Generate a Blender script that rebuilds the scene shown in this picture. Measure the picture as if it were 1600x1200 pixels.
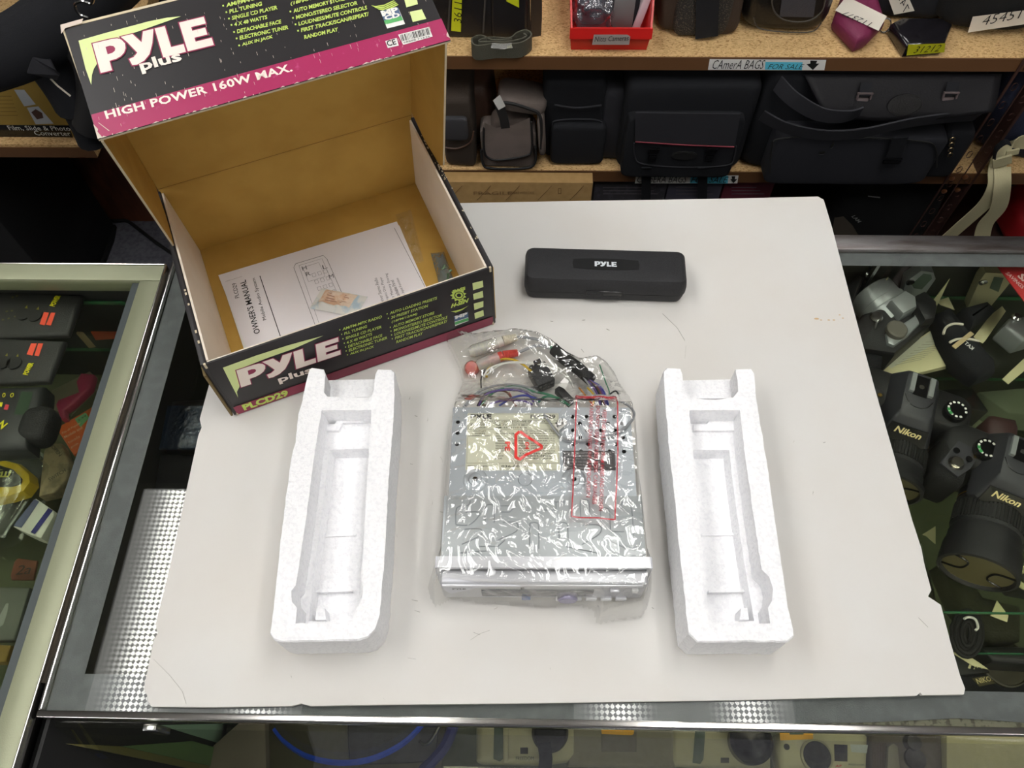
import bpy, bmesh, math, random
from mathutils import Vector, Matrix, noise
from mathutils.geometry import tessellate_polygon

# ---------------------------------------------------------------- camera
# the counter's glass top is z = 0 (0.97 m above the floor), the camera stands at x = y = 0
FPX, CAM_H = 1220.0, 0.725
PITCH, YAW, ROLL = 1.04700835, 0.03248361, -0.01728149
SC = bpy.context.scene
for o in list(bpy.data.objects):
    bpy.data.objects.remove(o)
COL = SC.collection
def cam_matrix():
    fwd = Vector((0, math.cos(PITCH), -math.sin(PITCH))); right = Vector((1, 0, 0)); up = right.cross(fwd)
    r2 = math.cos(ROLL)*right + math.sin(ROLL)*up; u2 = -math.sin(ROLL)*right + math.cos(ROLL)*up
    m = Matrix((r2, u2, -fwd)).transposed()
    return Matrix.Rotation(YAW, 3, 'Z') @ m
CM = cam_matrix()
cd = bpy.data.cameras.new('camera'); cam = bpy.data.objects.new('camera', cd); COL.objects.link(cam)
cd.sensor_fit = 'HORIZONTAL'; cd.sensor_width = 36.0; cd.lens = FPX/1600*36.0; cd.clip_start = 0.02
cam.matrix_world = Matrix.Translation((0, 0, CAM_H)) @ CM.to_4x4()
SC.camera = cam
SC.view_settings.view_transform = 'Standard'; SC.view_settings.look = 'None'
SC.view_settings.gamma = 1.0; SC.view_settings.use_curve_mapping = False
SC.view_settings.exposure = 0.0
SC.cycles.transparent_max_bounces = 40       # several panes and films lie over each other

# ---------------------------------------------------------------- world and lamps
W = bpy.data.worlds.new('world'); SC.world = W; W.use_nodes = True
W.node_tree.nodes['Background'].inputs[0].default_value = (0.9, 0.95, 1.0, 1)
W.node_tree.nodes['Background'].inputs[1].default_value = 0.12
TUBE_ON, LENS_ON = 14.5, 2.2           # fluorescent tube / prismatic lens brightness
CEIL_Z = 1.57
# ceiling troffers: centre x, centre y, half length; each 0.60 m wide; all past the first two are added fill lights
TROFFERS = [(-0.90, 0.317, .61), (0.444, 0.317, .61), (-0.90, 1.95, .31), (0.444, 1.95, .31), (-2.24, -1.6, .61), (1.79, -1.6, .61), (-2.24, -3.2, .61), (-0.90, -3.2, .61), (0.444, -3.2, .61), (1.79, -3.2, .61)]

# ---------------------------------------------------------------- measuring helpers
def ray(px, py):
    return CM @ Vector(((px-800)/FPX, -(py-600)/FPX, -1))
def at(px, py, z=0.0):
    d = ray(px, py); return Vector((0, 0, CAM_H)) + d*((z-CAM_H)/d.z)
def atx(px, py, x):
    d = ray(px, py); return Vector((0, 0, CAM_H)) + d*(x/d.x)
def aty(px, py, y):
    d = ray(px, py); return Vector((0, 0, CAM_H)) + d*(y/d.y)
class Plane:
    """a flat face in the world: origin and two unit axes; inv() measures a point of the photograph on it"""
    def __init__(s, O, U, V):
        s.O, s.U, s.V = Vector(O), Vector(U).normalized(), Vector(V).normalized(); s.N = s.U.cross(s.V).normalized()
    def pt(s, a, c, lift=0.0): return s.O + s.U*a + s.V*c + s.N*lift
    def hit(s, px, py):
        d = ray(px, py); C = Vector((0, 0, CAM_H)); t = (s.O-C).dot(s.N)/d.dot(s.N); return C + d*t
    def inv(s, px, py):
        p = s.hit(px, py)-s.O; return p.dot(s.U), p.dot(s.V)

# ---------------------------------------------------------------- materials
def lin(c):
    out = []
    for x in c[:3]:
        x /= 255.0
        out.append(x/12.92 if x <= 0.04045 else ((x+0.055)/1.055)**2.4)
    return (*out, 1.0)
MATS = {}
def mat(name, rgb, rough=0.5, metal=0.0, spec=0.5, bump=None, var=None, coat=0.0, trans=0.0, alpha=1.0, sss=0.0, stretch=None):
    """plain surface; bump=(scale,strength), var=(scale, other colour, low, high) mixes a second colour in noise patches"""
    if name in MATS: return MATS[name]
    m = bpy.data.materials.new(name); m.use_nodes = True; nt = m.node_tree; b = nt.nodes['Principled BSDF']
    b.inputs['Base Color'].default_value = lin(rgb); b.inputs['Roughness'].default_value = rough
    b.inputs['Metallic'].default_value = metal; b.inputs['Specular IOR Level'].default_value = spec
    b.inputs['Coat Weight'].default_value = coat; b.inputs['Transmission Weight'].default_value = trans
    b.inputs['Alpha'].default_value = alpha
    if sss: b.inputs['Subsurface Weight'].default_value = sss; b.inputs['Subsurface Radius'].default_value = (0.004, 0.004, 0.004)
    tc = None
    if bump or var:
        tc = nt.nodes.new('ShaderNodeTexCoord').outputs['Object']
        if stretch:
            mp = nt.nodes.new('ShaderNodeMapping'); mp.inputs['Scale'].default_value = stretch
            nt.links.new(tc, mp.inputs[0]); tc = mp.outputs[0]
    if bump:
        n = nt.nodes.new('ShaderNodeTexNoise'); n.inputs['Scale'].default_value = bump[0]; n.inputs['Detail'].default_value = 3
        nt.links.new(tc, n.inputs['Vector'])
        bm_ = nt.nodes.new('ShaderNodeBump'); bm_.inputs['Strength'].default_value = bump[1]; bm_.inputs['Distance'].default_value = 0.002
        nt.links.new(n.outputs['Fac'], bm_.inputs['Height']); nt.links.new(bm_.outputs[0], b.inputs['Normal'])
    if var:
        n = nt.nodes.new('ShaderNodeTexNoise'); n.inputs['Scale'].default_value = var[0]; n.inputs['Detail'].default_value = 4
        nt.links.new(tc, n.inputs['Vector'])
        r = nt.nodes.new('ShaderNodeMapRange'); r.inputs[1].default_value = var[2]; r.inputs[2].default_value = var[3]
        nt.links.new(n.outputs['Fac'], r.inputs[0])
        mx = nt.nodes.new('ShaderNodeMix'); mx.data_type = 'RGBA'
        mx.inputs[6].default_value = lin(rgb); mx.inputs[7].default_value = lin(var[1])
        nt.links.new(r.outputs[0], mx.inputs[0]); nt.links.new(mx.outputs[2], b.inputs['Base Color'])
    MATS[name] = m; return m
def film(name, tint=(255, 255, 255), refl=0.9, rough=0.02, haze=0.0, hazecol=(230, 230, 225), bump=None, ior=1.5, spread=1.0):
    """thin clear sheet: what is not reflected at its surfaces passes straight through"""
    if name in MATS: return MATS[name]
    m = bpy.data.materials.new(name); m.use_nodes = True; nt = m.node_tree
    for n in list(nt.nodes): nt.nodes.remove(n)
    N = nt.nodes.new; L = nt.links.new
    out = N('ShaderNodeOutputMaterial'); tr = N('ShaderNodeBsdfTransparent'); tr.inputs[0].default_value = lin(tint)
    gl = N('ShaderNodeBsdfGlossy'); gl.inputs[1].default_value = rough
    ge = N('ShaderNodeNewGeometry'); dt = N('ShaderNodeVectorMath'); dt.operation = 'DOT_PRODUCT'
    L(ge.outputs['Incoming'], dt.inputs[0]); L(ge.outputs['Normal'], dt.inputs[1])
    def mth(op, a, b=None, c=None):
        n = N('ShaderNodeMath'); n.operation = op
        for i, x in enumerate((a, b, c)):
            if x is None: continue
            if isinstance(x, (int, float)): n.inputs[i].default_value = x
            else: L(x, n.inputs[i])
        return n
    k = mth('POWER', mth('SUBTRACT', 1.0, mth('ABSOLUTE', dt.outputs['Value']).outputs[0]).outputs[0], 5.0)
    r0 = ((ior-1)/(ior+1))**2
    mu = mth('MULTIPLY', mth('MULTIPLY_ADD', k.outputs[0], 1-r0, r0).outputs[0], refl); mu.use_clamp = True
    first = tr.outputs[0]
    if haze:
        df = N('ShaderNodeBsdfDiffuse'); df.inputs[0].default_value = lin(hazecol)
        hm = N('ShaderNodeMixShader'); hm.inputs[0].default_value = haze; L(tr.outputs[0], hm.inputs[1]); L(df.outputs[0], hm.inputs[2]); first = hm.outputs[0]
    mx = N('ShaderNodeMixShader'); L(mu.outputs[0], mx.inputs[0]); L(first, mx.inputs[1]); L(gl.outputs[0], mx.inputs[2]); L(mx.outputs[0], out.inputs[0])
    if bump:
        tc = N('ShaderNodeTexCoord'); prev = None
        for sc, st in bump:
            nz = N('ShaderNodeTexNoise'); nz.inputs['Scale'].default_value = sc; nz.inputs['Detail'].default_value = 2; nz.inputs['Distortion'].default_value = 1.5
            L(tc.outputs['Object'], nz.inputs['Vector'])
            b = N('ShaderNodeBump'); b.inputs['Strength'].default_value = st; b.inputs['Distance'].default_value = 0.004
            L(nz.outputs['Fac'], b.inputs['Height'])
            if prev: L(prev, b.inputs['Normal'])
            prev = b.outputs[0]
        L(prev, gl.inputs['Normal']); L(prev, dt.inputs[1])
    MATS[name] = m; return m

def mat_lamp(name, rgb, k):
    m = bpy.data.materials.new(name); m.use_nodes = True; b = m.node_tree.nodes['Principled BSDF']
    b.inputs['Emission Color'].default_value = (*rgb, 1); b.inputs['Emission Strength'].default_value = k; return m
# ---------------------------------------------------------------- mesh helpers
_TXT = {}
def text_geo(s, bold=0.0, shear=0.0, spacing=1.0):
    """flat outline of a line of writing, scaled to the unit square"""
    key = (s, bold, shear, spacing)
    if key not in _TXT:
        cu = bpy.data.curves.new('writing', 'FONT'); cu.body = s; cu.size = 1.0; cu.offset = bold; cu.shear = shear; cu.fill_mode = 'FRONT'; cu.resolution_u = 2; cu.space_character = spacing
        ob = bpy.data.objects.new('writing', cu)
        me = ob.to_mesh()
        v = [tuple(x.co[:2]) for x in me.vertices]; f = [tuple(p.vertices) for p in me.polygons]
        ob.to_mesh_clear(); bpy.data.objects.remove(ob); bpy.data.curves.remove(cu)
        x0 = min(p[0] for p in v); x1 = max(p[0] for p in v); y0 = min(p[1] for p in v); y1 = max(p[1] for p in v)
        v = [((x-x0)/(x1-x0), (y-y0)/(y1-y0)) for x, y in v]
        _TXT[key] = (v, f, (x1-x0)/(y1-y0))
    return _TXT[key]
def frames(path, closed=False):
    """tangent, normal, binormal along a path, turned as little as possible"""
    n = len(path); out = []; prev = None
    for i in range(n):
        a = path[(i-1) % n if closed else max(i-1, 0)]; b = path[(i+1) % n if closed else min(i+1, n-1)]
        t = (b-a); t = t.normalized() if t.length > 1e-9 else Vector((0, 0, 1))
        if prev is None:
            r = Vector((0, 0, 1)) if abs(t.z) < 0.9 else Vector((1, 0, 0)); nn = (r-t*r.dot(t)).normalized()
        else:
            nn = prev-t*prev.dot(t); nn = nn.normalized() if nn.length > 1e-6 else t.orthogonal().normalized()
        prev = nn; out.append((t, nn, t.cross(nn)))
    return out
def spline(pts, n=8, closed=False):
    P = [Vector(p) for p in pts]; out = []; m = len(P)
    for i in range(m if closed else m-1):
        p0 = P[(i-1) % m] if closed or i > 0 else P[0]; p1 = P[i]; p2 = P[(i+1) % m]; p3 = P[(i+2) % m] if closed or i+2 < m else P[m-1]
        for k in range(n):
            t = k/n
            out.append(0.5*((2*p1)+(p2-p0)*t+(2*p0-5*p1+4*p2-p3)*t*t+(3*p1-p0-3*p2+p3)*t**3))
    if not closed: out.append(P[-1])
    return out
def rrect(x0, y0, x1, y1, r=0.005, n=4):
    out = []
    for cx, cy, a in ((x1-r, y1-r, 0), (x0+r, y1-r, 90), (x0+r, y0+r, 180), (x1-r, y0+r, 270)):
        for k in range(n+1):
            t = math.radians(a+90*k/n); out.append((cx+r*math.cos(t), cy+r*math.sin(t)))
    return out
def circ(cx, cy, r, n=16, ry=None):
    return [(cx+r*math.cos(2*math.pi*k/n), cy+(ry or r)*math.sin(2*math.pi*k/n)) for k in range(n)]
def RZ(a): return Matrix.Rotation(math.radians(a), 4, 'Z')
def RX(a): return Matrix.Rotation(math.radians(a), 4, 'X')
def RY(a): return Matrix.Rotation(math.radians(a), 4, 'Y')
def TR(*a): return Matrix.Translation(a[0] if len(a) == 1 else a)
def basis(O, U, V):
    U = Vector(U).normalized(); V = Vector(V); N = U.cross(V).normalized(); V = N.cross(U)
    m = Matrix((U, V, N)).transposed().to_4x4(); m.translation = Vector(O); return m
_BOX = {}
def rbox_geo(sx, sy, sz, bev, seg):
    k = (round(sx, 5), round(sy, 5), round(sz, 5), round(bev, 5), seg)
    if k not in _BOX:
        bm = bmesh.new(); bmesh.ops.create_cube(bm, size=1.0); bmesh.ops.scale(bm, vec=(sx, sy, sz), verts=bm.verts)
        if bev > 0: bmesh.ops.bevel(bm, geom=bm.edges[:], offset=min(bev, 0.49*min(sx, sy, sz)), segments=seg, affect='EDGES', profile=0.5)
        bm.verts.index_update()
        _BOX[k] = ([v.co.copy() for v in bm.verts], [tuple(v.index for v in f.verts) for f in bm.faces]); bm.free()
    return _BOX[k]
class MB:
    """collects shapes; build() links them as ONE mesh object"""
    def __init__(s): s.v = []; s.f = []; s.m = []; s.T = Matrix.Identity(4)
    def add(s, vs, fs, m=0):
        n = len(s.v); T = s.T
        s.v.extend(T @ Vector((*p, 0)) if len(p) == 2 else T @ Vector(p) for p in vs)
        s.f.extend(tuple(i+n for i in f) for f in fs); s.m.extend([m]*len(fs)); return s
    def box(s, c, size, bev=0.0, seg=2, m=0, rot=None):
        vs, fs = rbox_geo(*size, bev, seg); T = TR(Vector(c)) @ (rot or Matrix.Identity(4))
        return s.add([T @ p for p in vs], fs, m)
    def bb(s, lo, hi, bev=0.0, seg=2, m=0):
        lo = Vector(lo); hi = Vector(hi); return s.box((lo+hi)/2, tuple(hi-lo), bev, seg, m)
    def plate(s, outer, z0, z1, holes=(), m=0, bottom=True, T=None):
        """flat polygon with holes, extruded z0..z1"""
        loops = [list(outer)]+[list(h) for h in holes]
        T = T or Matrix.Identity(4)
        tri = tessellate_polygon([[Vector((x, y, 0)) for x, y in l] for l in loops]); flat = [p for l in loops for p in l]; n = len(flat)
        vs = [T @ Vector((x, y, z1)) for x, y in flat]; fs = []
        for t in tri:
            a, b, c = (Vector(flat[i]) for i in t)
            up = (b-a).x*(c-a).y-(b-a).y*(c-a).x > 0
            fs.append(tuple(t) if up else tuple(reversed(t)))
        if z1 != z0:
            vs += [T @ Vector((x, y, z0)) for x, y in flat]
            if bottom: fs += [tuple(i+n for i in reversed(f)) for f in fs[:]]
            k = 0
            for li, l in enumerate(loops):
                area = sum(l[i][0]*l[(i+1) % len(l)][1]-l[(i+1) % len(l)][0]*l[i][1] for i in range(len(l)))
                ccw = (area > 0) == (li == 0)
                for i in range(len(l)):
                    a = k+i; b = k+(i+1) % len(l)
                    fs.append((a+n, b+n, b, a) if ccw else (b+n, a+n, a, b))
                k += len(l)
        return s.add(vs, fs, m)
    def tube(s, path, r, n=8, closed=False, m=0, caps=True, flat=1.0):
        path = [Vector(p) for p in path]; fr = frames(path, closed); vs = []; fs = []; L = len(path)
        for i, (p, (t, a, b)) in enumerate(zip(path, fr)):
            rr = r[i] if isinstance(r, (list, tuple)) else r
            for k in range(n):
                q = 2*math.pi*k/n; vs.append(p+a*(rr*flat*math.cos(q))+b*(rr*math.sin(q)))
        for i in range(L if closed else L-1):
            for k in range(n):
                fs.append((i*n+k, i*n+(k+1) % n, ((i+1) % L)*n+(k+1) % n, ((i+1) % L)*n+k))
        if caps and not closed: fs += [tuple(reversed(range(n))), tuple((L-1)*n+k for k in range(n))]
        return s.add(vs, fs, m)
    def lathe(s, prof, n=24, T=None, m=0, cap0=True, cap1=True):
        """profile of (radius, height) turned about the local z axis"""
        T = T or Matrix.Identity(4); vs = []; fs = []; L = len(prof)
        for r, z in prof:
            for k in range(n):
                q = 2*math.pi*k/n; vs.append(T @ Vector((r*math.cos(q), r*math.sin(q), z)))
        for i in range(L-1):
            for k in range(n): fs.append((i*n+k, i*n+(k+1) % n, (i+1)*n+(k+1) % n, (i+1)*n+k))
        if cap0: fs.append(tuple(reversed(range(n))))
        if cap1: fs.append(tuple((L-1)*n+k for k in range(n)))
        return s.add(vs, fs, m)
    def grid(s, fn, nu, nv, m=0, wrap=False):
        vs = [fn(i/nu, j/nv) for j in range(nv+1) for i in range(nu+1)]
        fs = [(j*(nu+1)+i, j*(nu+1)+i+1, (j+1)*(nu+1)+i+1, (j+1)*(nu+1)+i) for j in range(nv) for i in range(nu)]
        return s.add(vs, fs, m)
    def soft(s, c, size, e=0.35, n=14, rot=None, m=0, lump=0.0, seed=0.0, lscale=12.0, sag=0.0):
        """pillow-like rounded block (superquadric), lumpy if asked"""
        T = TR(Vector(c)) @ (rot or Matrix.Identity(4)); vs = []; fs = []; nu, nv = 2*n, n
        pw = lambda x, q: math.copysign(abs(x)**q, x)
        for j in range(nv+1):
            ph = -math.pi/2+math.pi*j/nv
            for i in range(nu):
                th = 2*math.pi*i/nu
                p = Vector((pw(math.cos(ph), e)*pw(math.cos(th), e), pw(math.cos(ph), e)*pw(math.sin(th), e), pw(math.sin(ph), e)))
                q = Vector((p.x*size[0]/2, p.y*size[1]/2, p.z*size[2]/2))
                if sag: q.z -= sag*(1-abs(p.x))*(p.z > 0)
                if lump: q *= 1+lump*noise.noise(q*lscale+Vector((seed, seed*1.7, 0)))
                vs.append(T @ q)
        for j in range(nv):
            for i in range(nu): fs.append((j*nu+i, j*nu+(i+1) % nu, (j+1)*nu+(i+1) % nu, (j+1)*nu+i))
        return s.add(vs, fs, m)
    def ribbon(s, path, w, th=0.001, wd=None, m=0):
        """strap: path of centre points, w wide; wd = fixed width direction or a list of them"""
        path = [Vector(p) for p in path]; fr = frames(path); vs = []; fs = []; L = len(path)
        for i, p in enumerate(path):
            t = fr[i][0]; d = (wd[i] if isinstance(wd, list) else wd) or fr[i][1]
            d = Vector(d); d = (d-t*d.dot(t)).normalized(); nn = t.cross(d); ww = w[i] if isinstance(w, (list, tuple)) else w
            for a, b in ((1, 1), (-1, 1), (-1, -1), (1, -1)): vs.append(p+d*(a*ww/2)+nn*(b*th/2))
        for i in range(L-1):
            for k in range(4): fs.append((i*4+k, i*4+(k+1) % 4, (i+1)*4+(k+1) % 4, (i+1)*4+k))
        fs += [(3, 2, 1, 0), tuple((L-1)*4+k for k in range(4))]
        return s.add(vs, fs, m)
    def quad(s, a, b, c, d, m=0): return s.add([a, b, c, d], [(0, 1, 2, 3)], m)
    def text(s, string, O, U, V, bold=0.0, shear=0.0, m=0, mirror=False, spacing=1.0):
        """writing stretched over the parallelogram O, O+U, O+V"""
        vs, fs, _ = text_geo(string, bold, shear, spacing); O = Vector(O); U = Vector(U); V = Vector(V)
        return s.add([O+U*x+V*y for x, y in vs], fs, m)
    def poly(s, pts, m=0, holes=()):
        """flat polygon through given 3-D points (given roughly in one plane)"""
        P = [Vector(p) for p in pts]; H = [[Vector(p) for p in h] for h in holes]
        tri = tessellate_polygon([P]+H); allp = P+[p for h in H for p in h]
        return s.add(allp, [tuple(t) for t in tri], m)
    def build(s, name, mats, parent=None, sharp=38, smooth=True, world=False):
        me = bpy.data.meshes.new(name); vs = s.v
        if world and parent is not None:
            root = parent
            while root.parent: root = root.parent
            inv = (Matrix.Translation(root.location) @ root.rotation_euler.to_matrix().to_4x4()).inverted(); vs = [inv @ p for p in vs]
        me.from_pydata([tuple(p) for p in vs], [], s.f)
        if not isinstance(mats, (list, tuple)): mats = [mats]
        for m in mats: me.materials.append(m)
        for p, k in zip(me.polygons, s.m): p.material_index = k
        if smooth:
            me.polygons.foreach_set('use_smooth', [True]*len(me.polygons)); me.set_sharp_from_angle(angle=math.radians(sharp))
        me.update()
        o = bpy.data.objects.new(name, me); COL.objects.link(o)
        if parent is not None: o.parent = parent
        return o
def tag(o, label, cat, group=None, kind=None):
    if label: o['label'] = label
    if cat: o['category'] = cat
    if group: o['group'] = group
    if kind: o['kind'] = kind
    return o
def thing(name, label, cat, loc=(0, 0, 0), rz=0.0, group=None):
    o = bpy.data.objects.new(name, None); COL.objects.link(o); o.empty_display_size = 0.02
    o.location = Vector(loc); o.rotation_euler = (0, 0, math.radians(rz)); return tag(o, label, cat, group)
def struct(mb, name, m):
    o = mb.build(name, m); o['kind'] = 'structure'; return o
def copy_tree(src, loc, rz, label):
    c = src.copy(); COL.objects.link(c); c.location = Vector(loc); c.rotation_euler = (0, 0, math.radians(rz)); c['label'] = label
    for ch in list(src.children):
        d = ch.copy(); COL.objects.link(d); d.parent = c
        for g in list(ch.children):
            e = g.copy(); COL.objects.link(e); e.parent = d
    return c
rnd = random.Random(7)
FLOOR_Z = -0.97

# ---------------------------------------------------------------- common materials
M_ALU = mat('brushed aluminium', (196, 196, 194), 0.28, 1.0, bump=(500, 0.15), stretch=(0.05, 1, 1))
M_CHROME = mat('polished aluminium', (225, 222, 218), 0.16, 1.0)
M_GLASS = film('case glass', (249, 251, 246), refl=1.0, rough=0.0)
M_GLASSEDGE = mat('green glass edge', (70, 150, 105), 0.15, spec=0.8, trans=0.5)
M_PLASTIC = mat('black plastic', (26, 26, 28), 0.38, bump=(900, 0.25))
M_PLASTICS = mat('glossy black plastic', (18, 18, 20), 0.15)
M_RUBBER = mat('black rubber', (22, 22, 22), 0.7, bump=(700, 0.3))
M_NYLON = mat('black nylon fabric', (33, 34, 38), 0.8, bump=(1400, 0.6), spec=0.25)
M_NYLON2 = mat('charcoal nylon fabric', (50, 50, 55), 0.75, bump=(1400, 0.6), spec=0.3)
M_LEATHER = mat('black leather', (24, 22, 22), 0.35, bump=(500, 0.25))
M_WHITE = mat('white paper', (226, 224, 220), 0.7)
M_INK = mat('black ink', (18, 18, 18), 0.6)
M_STEEL = mat('bright steel', (205, 205, 205), 0.2, 1.0)
M_YELLOWTAG = mat('yellow tape', (205, 210, 30), 0.5)
M_LAMPBOX = mat('white lamp housing', (215, 215, 212), 0.5)
# ================================================================ the room
M_CARPET = mat('grey carpet', (112, 112, 120), 0.95, bump=(600, 0.8), var=(90, (96, 96, 104), 0.4, 0.65), spec=0.1)
M_WALL = mat('painted wall', (196, 192, 184), 0.85)
M_DARKWALL = mat('dark back wall', (40, 36, 33), 0.9)
M_CEIL = mat('ceiling tile', (186, 186, 184), 0.9, bump=(120, 0.4))
struct(MB().bb((-3.6, -4.2, FLOOR_Z-0.05), (3.6, 2.5, FLOOR_Z)), 'floor', M_CARPET)
struct(MB().bb((-3.6, -4.2, CEIL_Z+0.07), (3.6, 2.5, CEIL_Z+0.15)), 'ceiling', M_CEIL)
struct(MB().bb((-3.6, 2.5, FLOOR_Z), (3.6, 2.4, CEIL_Z+0.07)), 'wall_back', M_DARKWALL)
struct(MB().bb((-3.6, -4.3, FLOOR_Z), (3.6, -4.2, CEIL_Z+0.07)), 'wall_front', M_WALL)
struct(MB().bb((-3.7, -4.2, FLOOR_Z), (-3.6, 2.5, CEIL_Z+0.07)), 'wall_left', M_WALL)
struct(MB().bb((3.6, -4.2, FLOOR_Z), (3.7, 2.5, CEIL_Z+0.07)), 'wall_right', M_WALL)
def lens_material():
    """prismatic acrylic lens lit by two tubes behind it"""
    m = bpy.data.materials.new('prismatic lamp lens'); m.use_nodes = True; nt = m.node_tree; N = nt.nodes.new; L = nt.links.new
    for n in list(nt.nodes): nt.nodes.remove(n)
    out = N('ShaderNodeOutputMaterial'); em = N('ShaderNodeEmission'); tc = N('ShaderNodeTexCoord'); sx = N('ShaderNodeSeparateXYZ'); L(tc.outputs['Object'], sx.inputs[0])
    ab = N('ShaderNodeMath'); ab.operation = 'ABSOLUTE'; L(sx.outputs[0], ab.inputs[0])
    d = N('ShaderNodeMath'); d.operation = 'SUBTRACT'; d.inputs[1].default_value = 0.175; L(ab.outputs[0], d.inputs[0])
    d2 = N('ShaderNodeMath'); d2.operation = 'POWER'; d2.inputs[1].default_value = 2.0; L(d.outputs[0], d2.inputs[0])
    g = N('ShaderNodeMath'); g.operation = 'MULTIPLY'; g.inputs[1].default_value = -1.0/(0.055**2); L(d2.outputs[0], g.inputs[0])
    e = N('ShaderNodeMath'); e.operation = 'EXPONENT'; L(g.outputs[0], e.inputs[0])
    # prism cells
    mp = N('ShaderNodeMapping'); mp.inputs['Rotation'].default_value = (0, 0, math.radians(45)); mp.inputs['Scale'].default_value = (95, 95, 95); L(tc.outputs['Object'], mp.inputs[0])
    ck = N('ShaderNodeTexChecker'); ck.inputs['Scale'].default_value = 1.0; L(mp.outputs[0], ck.inputs['Vector'])
    ck.inputs[1].default_value = (1.9, 1.9, 1.9, 1); ck.inputs[2].default_value = (0.1, 0.1, 0.1, 1)
    pr = N('ShaderNodeMath'); pr.operation = 'MULTIPLY'; L(e.outputs[0], pr.inputs[0]); L(ck.outputs[0], pr.inputs[1])
    s = N('ShaderNodeMath'); s.operation = 'MULTIPLY_ADD'; s.inputs[1].default_value = TUBE_ON; s.inputs[2].default_value = LENS_ON; L(pr.outputs[0], s.inputs[0])
    em.inputs[0].default_value = (1.0, 0.985, 0.955, 1); L(s.outputs[0], em.inputs[1]); L(em.outputs[0], out.inputs[0])
    return m
M_LENS = lens_material()
TLAB = ['prismatic fluorescent ceiling panel above the white foam tray by the box', 'prismatic fluorescent ceiling panel above the bagged car radio']
TLAB += ['prismatic fluorescent ceiling panel over the shelving beyond the raised carton lid', 'prismatic fluorescent ceiling panel over the shelving with the red bin', 'prismatic fluorescent ceiling panel behind the viewer by the tool showcase', 'prismatic fluorescent ceiling panel behind the viewer by the camera showcase']
TLAB += ['prismatic fluorescent ceiling panel, %s from the wall in the row farthest behind the viewer' % n for n in ('nearest', 'second', 'third', 'fourth')]
for (x, y, hl), lb in zip(TROFFERS, TLAB):
    t = thing('ceiling_light', lb, 'ceiling light', (x, y, CEIL_Z), 0, 'fluorescent ceiling panels')
    MB().plate(rrect(-0.32, -hl-.02, 0.32, hl+.02, 0.004), -0.005, 0.07, [rrect(-0.3, -hl, 0.3, hl, 0.003)]).build('frame', M_LAMPBOX, t)
    MB().bb((-0.3, -hl, 0.004), (0.3, hl, 0.008)).build('diffuser', M_LENS, t)
    MB().bb((-0.31, -hl-.01, 0.055), (0.31, hl+.01, 0.07)).build('housing', M_LAMPBOX, t)

# ================================================================ showcases
M_BORDER = mat('grey border film', (92, 94, 100), 0.55, var=(60, (104, 106, 112), 0.45, 0.7), bump=(900, 0.2))
M_GRIT = mat('gritty adhesive', (122, 118, 108), 0.9, var=(220, (80, 76, 70), 0.5, 0.6))
M_OLIVE = mat('olive grey anodised frame', (146, 149, 122), 0.42, metal=0.25, bump=(1200, 0.1))
M_GAP = mat('dark brown channel', (62, 56, 46), 0.6, var=(40, (84, 76, 62), 0.4, 0.7))
M_DECK = mat('olive case deck', (104, 106, 88), 0.7)
M_DARKCASE = mat('dark case panel', (28, 28, 28), 0.7)
M_RAIL = mat('scratched aluminium rail', (168, 164, 164), 0.33, 1.0, var=(14, (120, 108, 104), 0.4, 0.7), bump=(200, 0.25), stretch=(1, 6, 1))
XR = 1.25
case = thing('display_case', 'glass topped aluminium showcase carrying the white board, cameras inside', 'showcase', (0.4, 0.35, FLOOR_Z))
def cb(name, m, *boxes, bev=0.0):
    b = MB()
    for lo, hi in boxes: b.bb(lo, hi, bev)
    return b.build(name, m, case, world=True)
g = MB().bb((-0.4145, 0.0865, -0.003), (XR, 0.6045, 0)).build('glass_top', M_GLASS, case, world=True)
cb('near_rail', M_CHROME, ((-0.4185, 0.0805, -0.016), (XR, 0.0865, 0.0025)), bev=0.0012)
cb('side_rail', M_CHROME, ((-0.4185, 0.0865, -0.016), (-0.4145, 0.603, 0.0025)), bev=0.0012)
cb('far_rail', M_RAIL, ((-0.4185, 0.6045, -0.02), (XR, 0.627, 0.004)), bev=0.001)
# grey film stuck under the rim of the glass; its near edge has lifted in a wave
nb = [(-0.414, 0.087), (0.22, 0.087), (0.29, 0.0885), (0.345, 0.0915), (0.375, 0.0935), (0.42, 0.0915), (0.47, 0.0885), (XR, 0.087), (XR, 0.1135), (-0.389, 0.1175), (-0.389, 0.586), (XR, 0.586), (XR, 0.6045), (-0.414, 0.6045)]
MB().plate(nb, -0.0035, -0.003).build('border_film', M_BORDER, case, world=True)
MB().plate([(0.2, 0.0868), (0.6, 0.0868), (0.6, 0.0945), (0.2, 0.0945)], -0.0045, -0.0042).build('adhesive_strip', M_GRIT, case, world=True)
cb('gap_channel', M_GAP, ((-0.4235, 0.11, -0.016), (-0.4187, 0.57, -0.006)))
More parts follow.
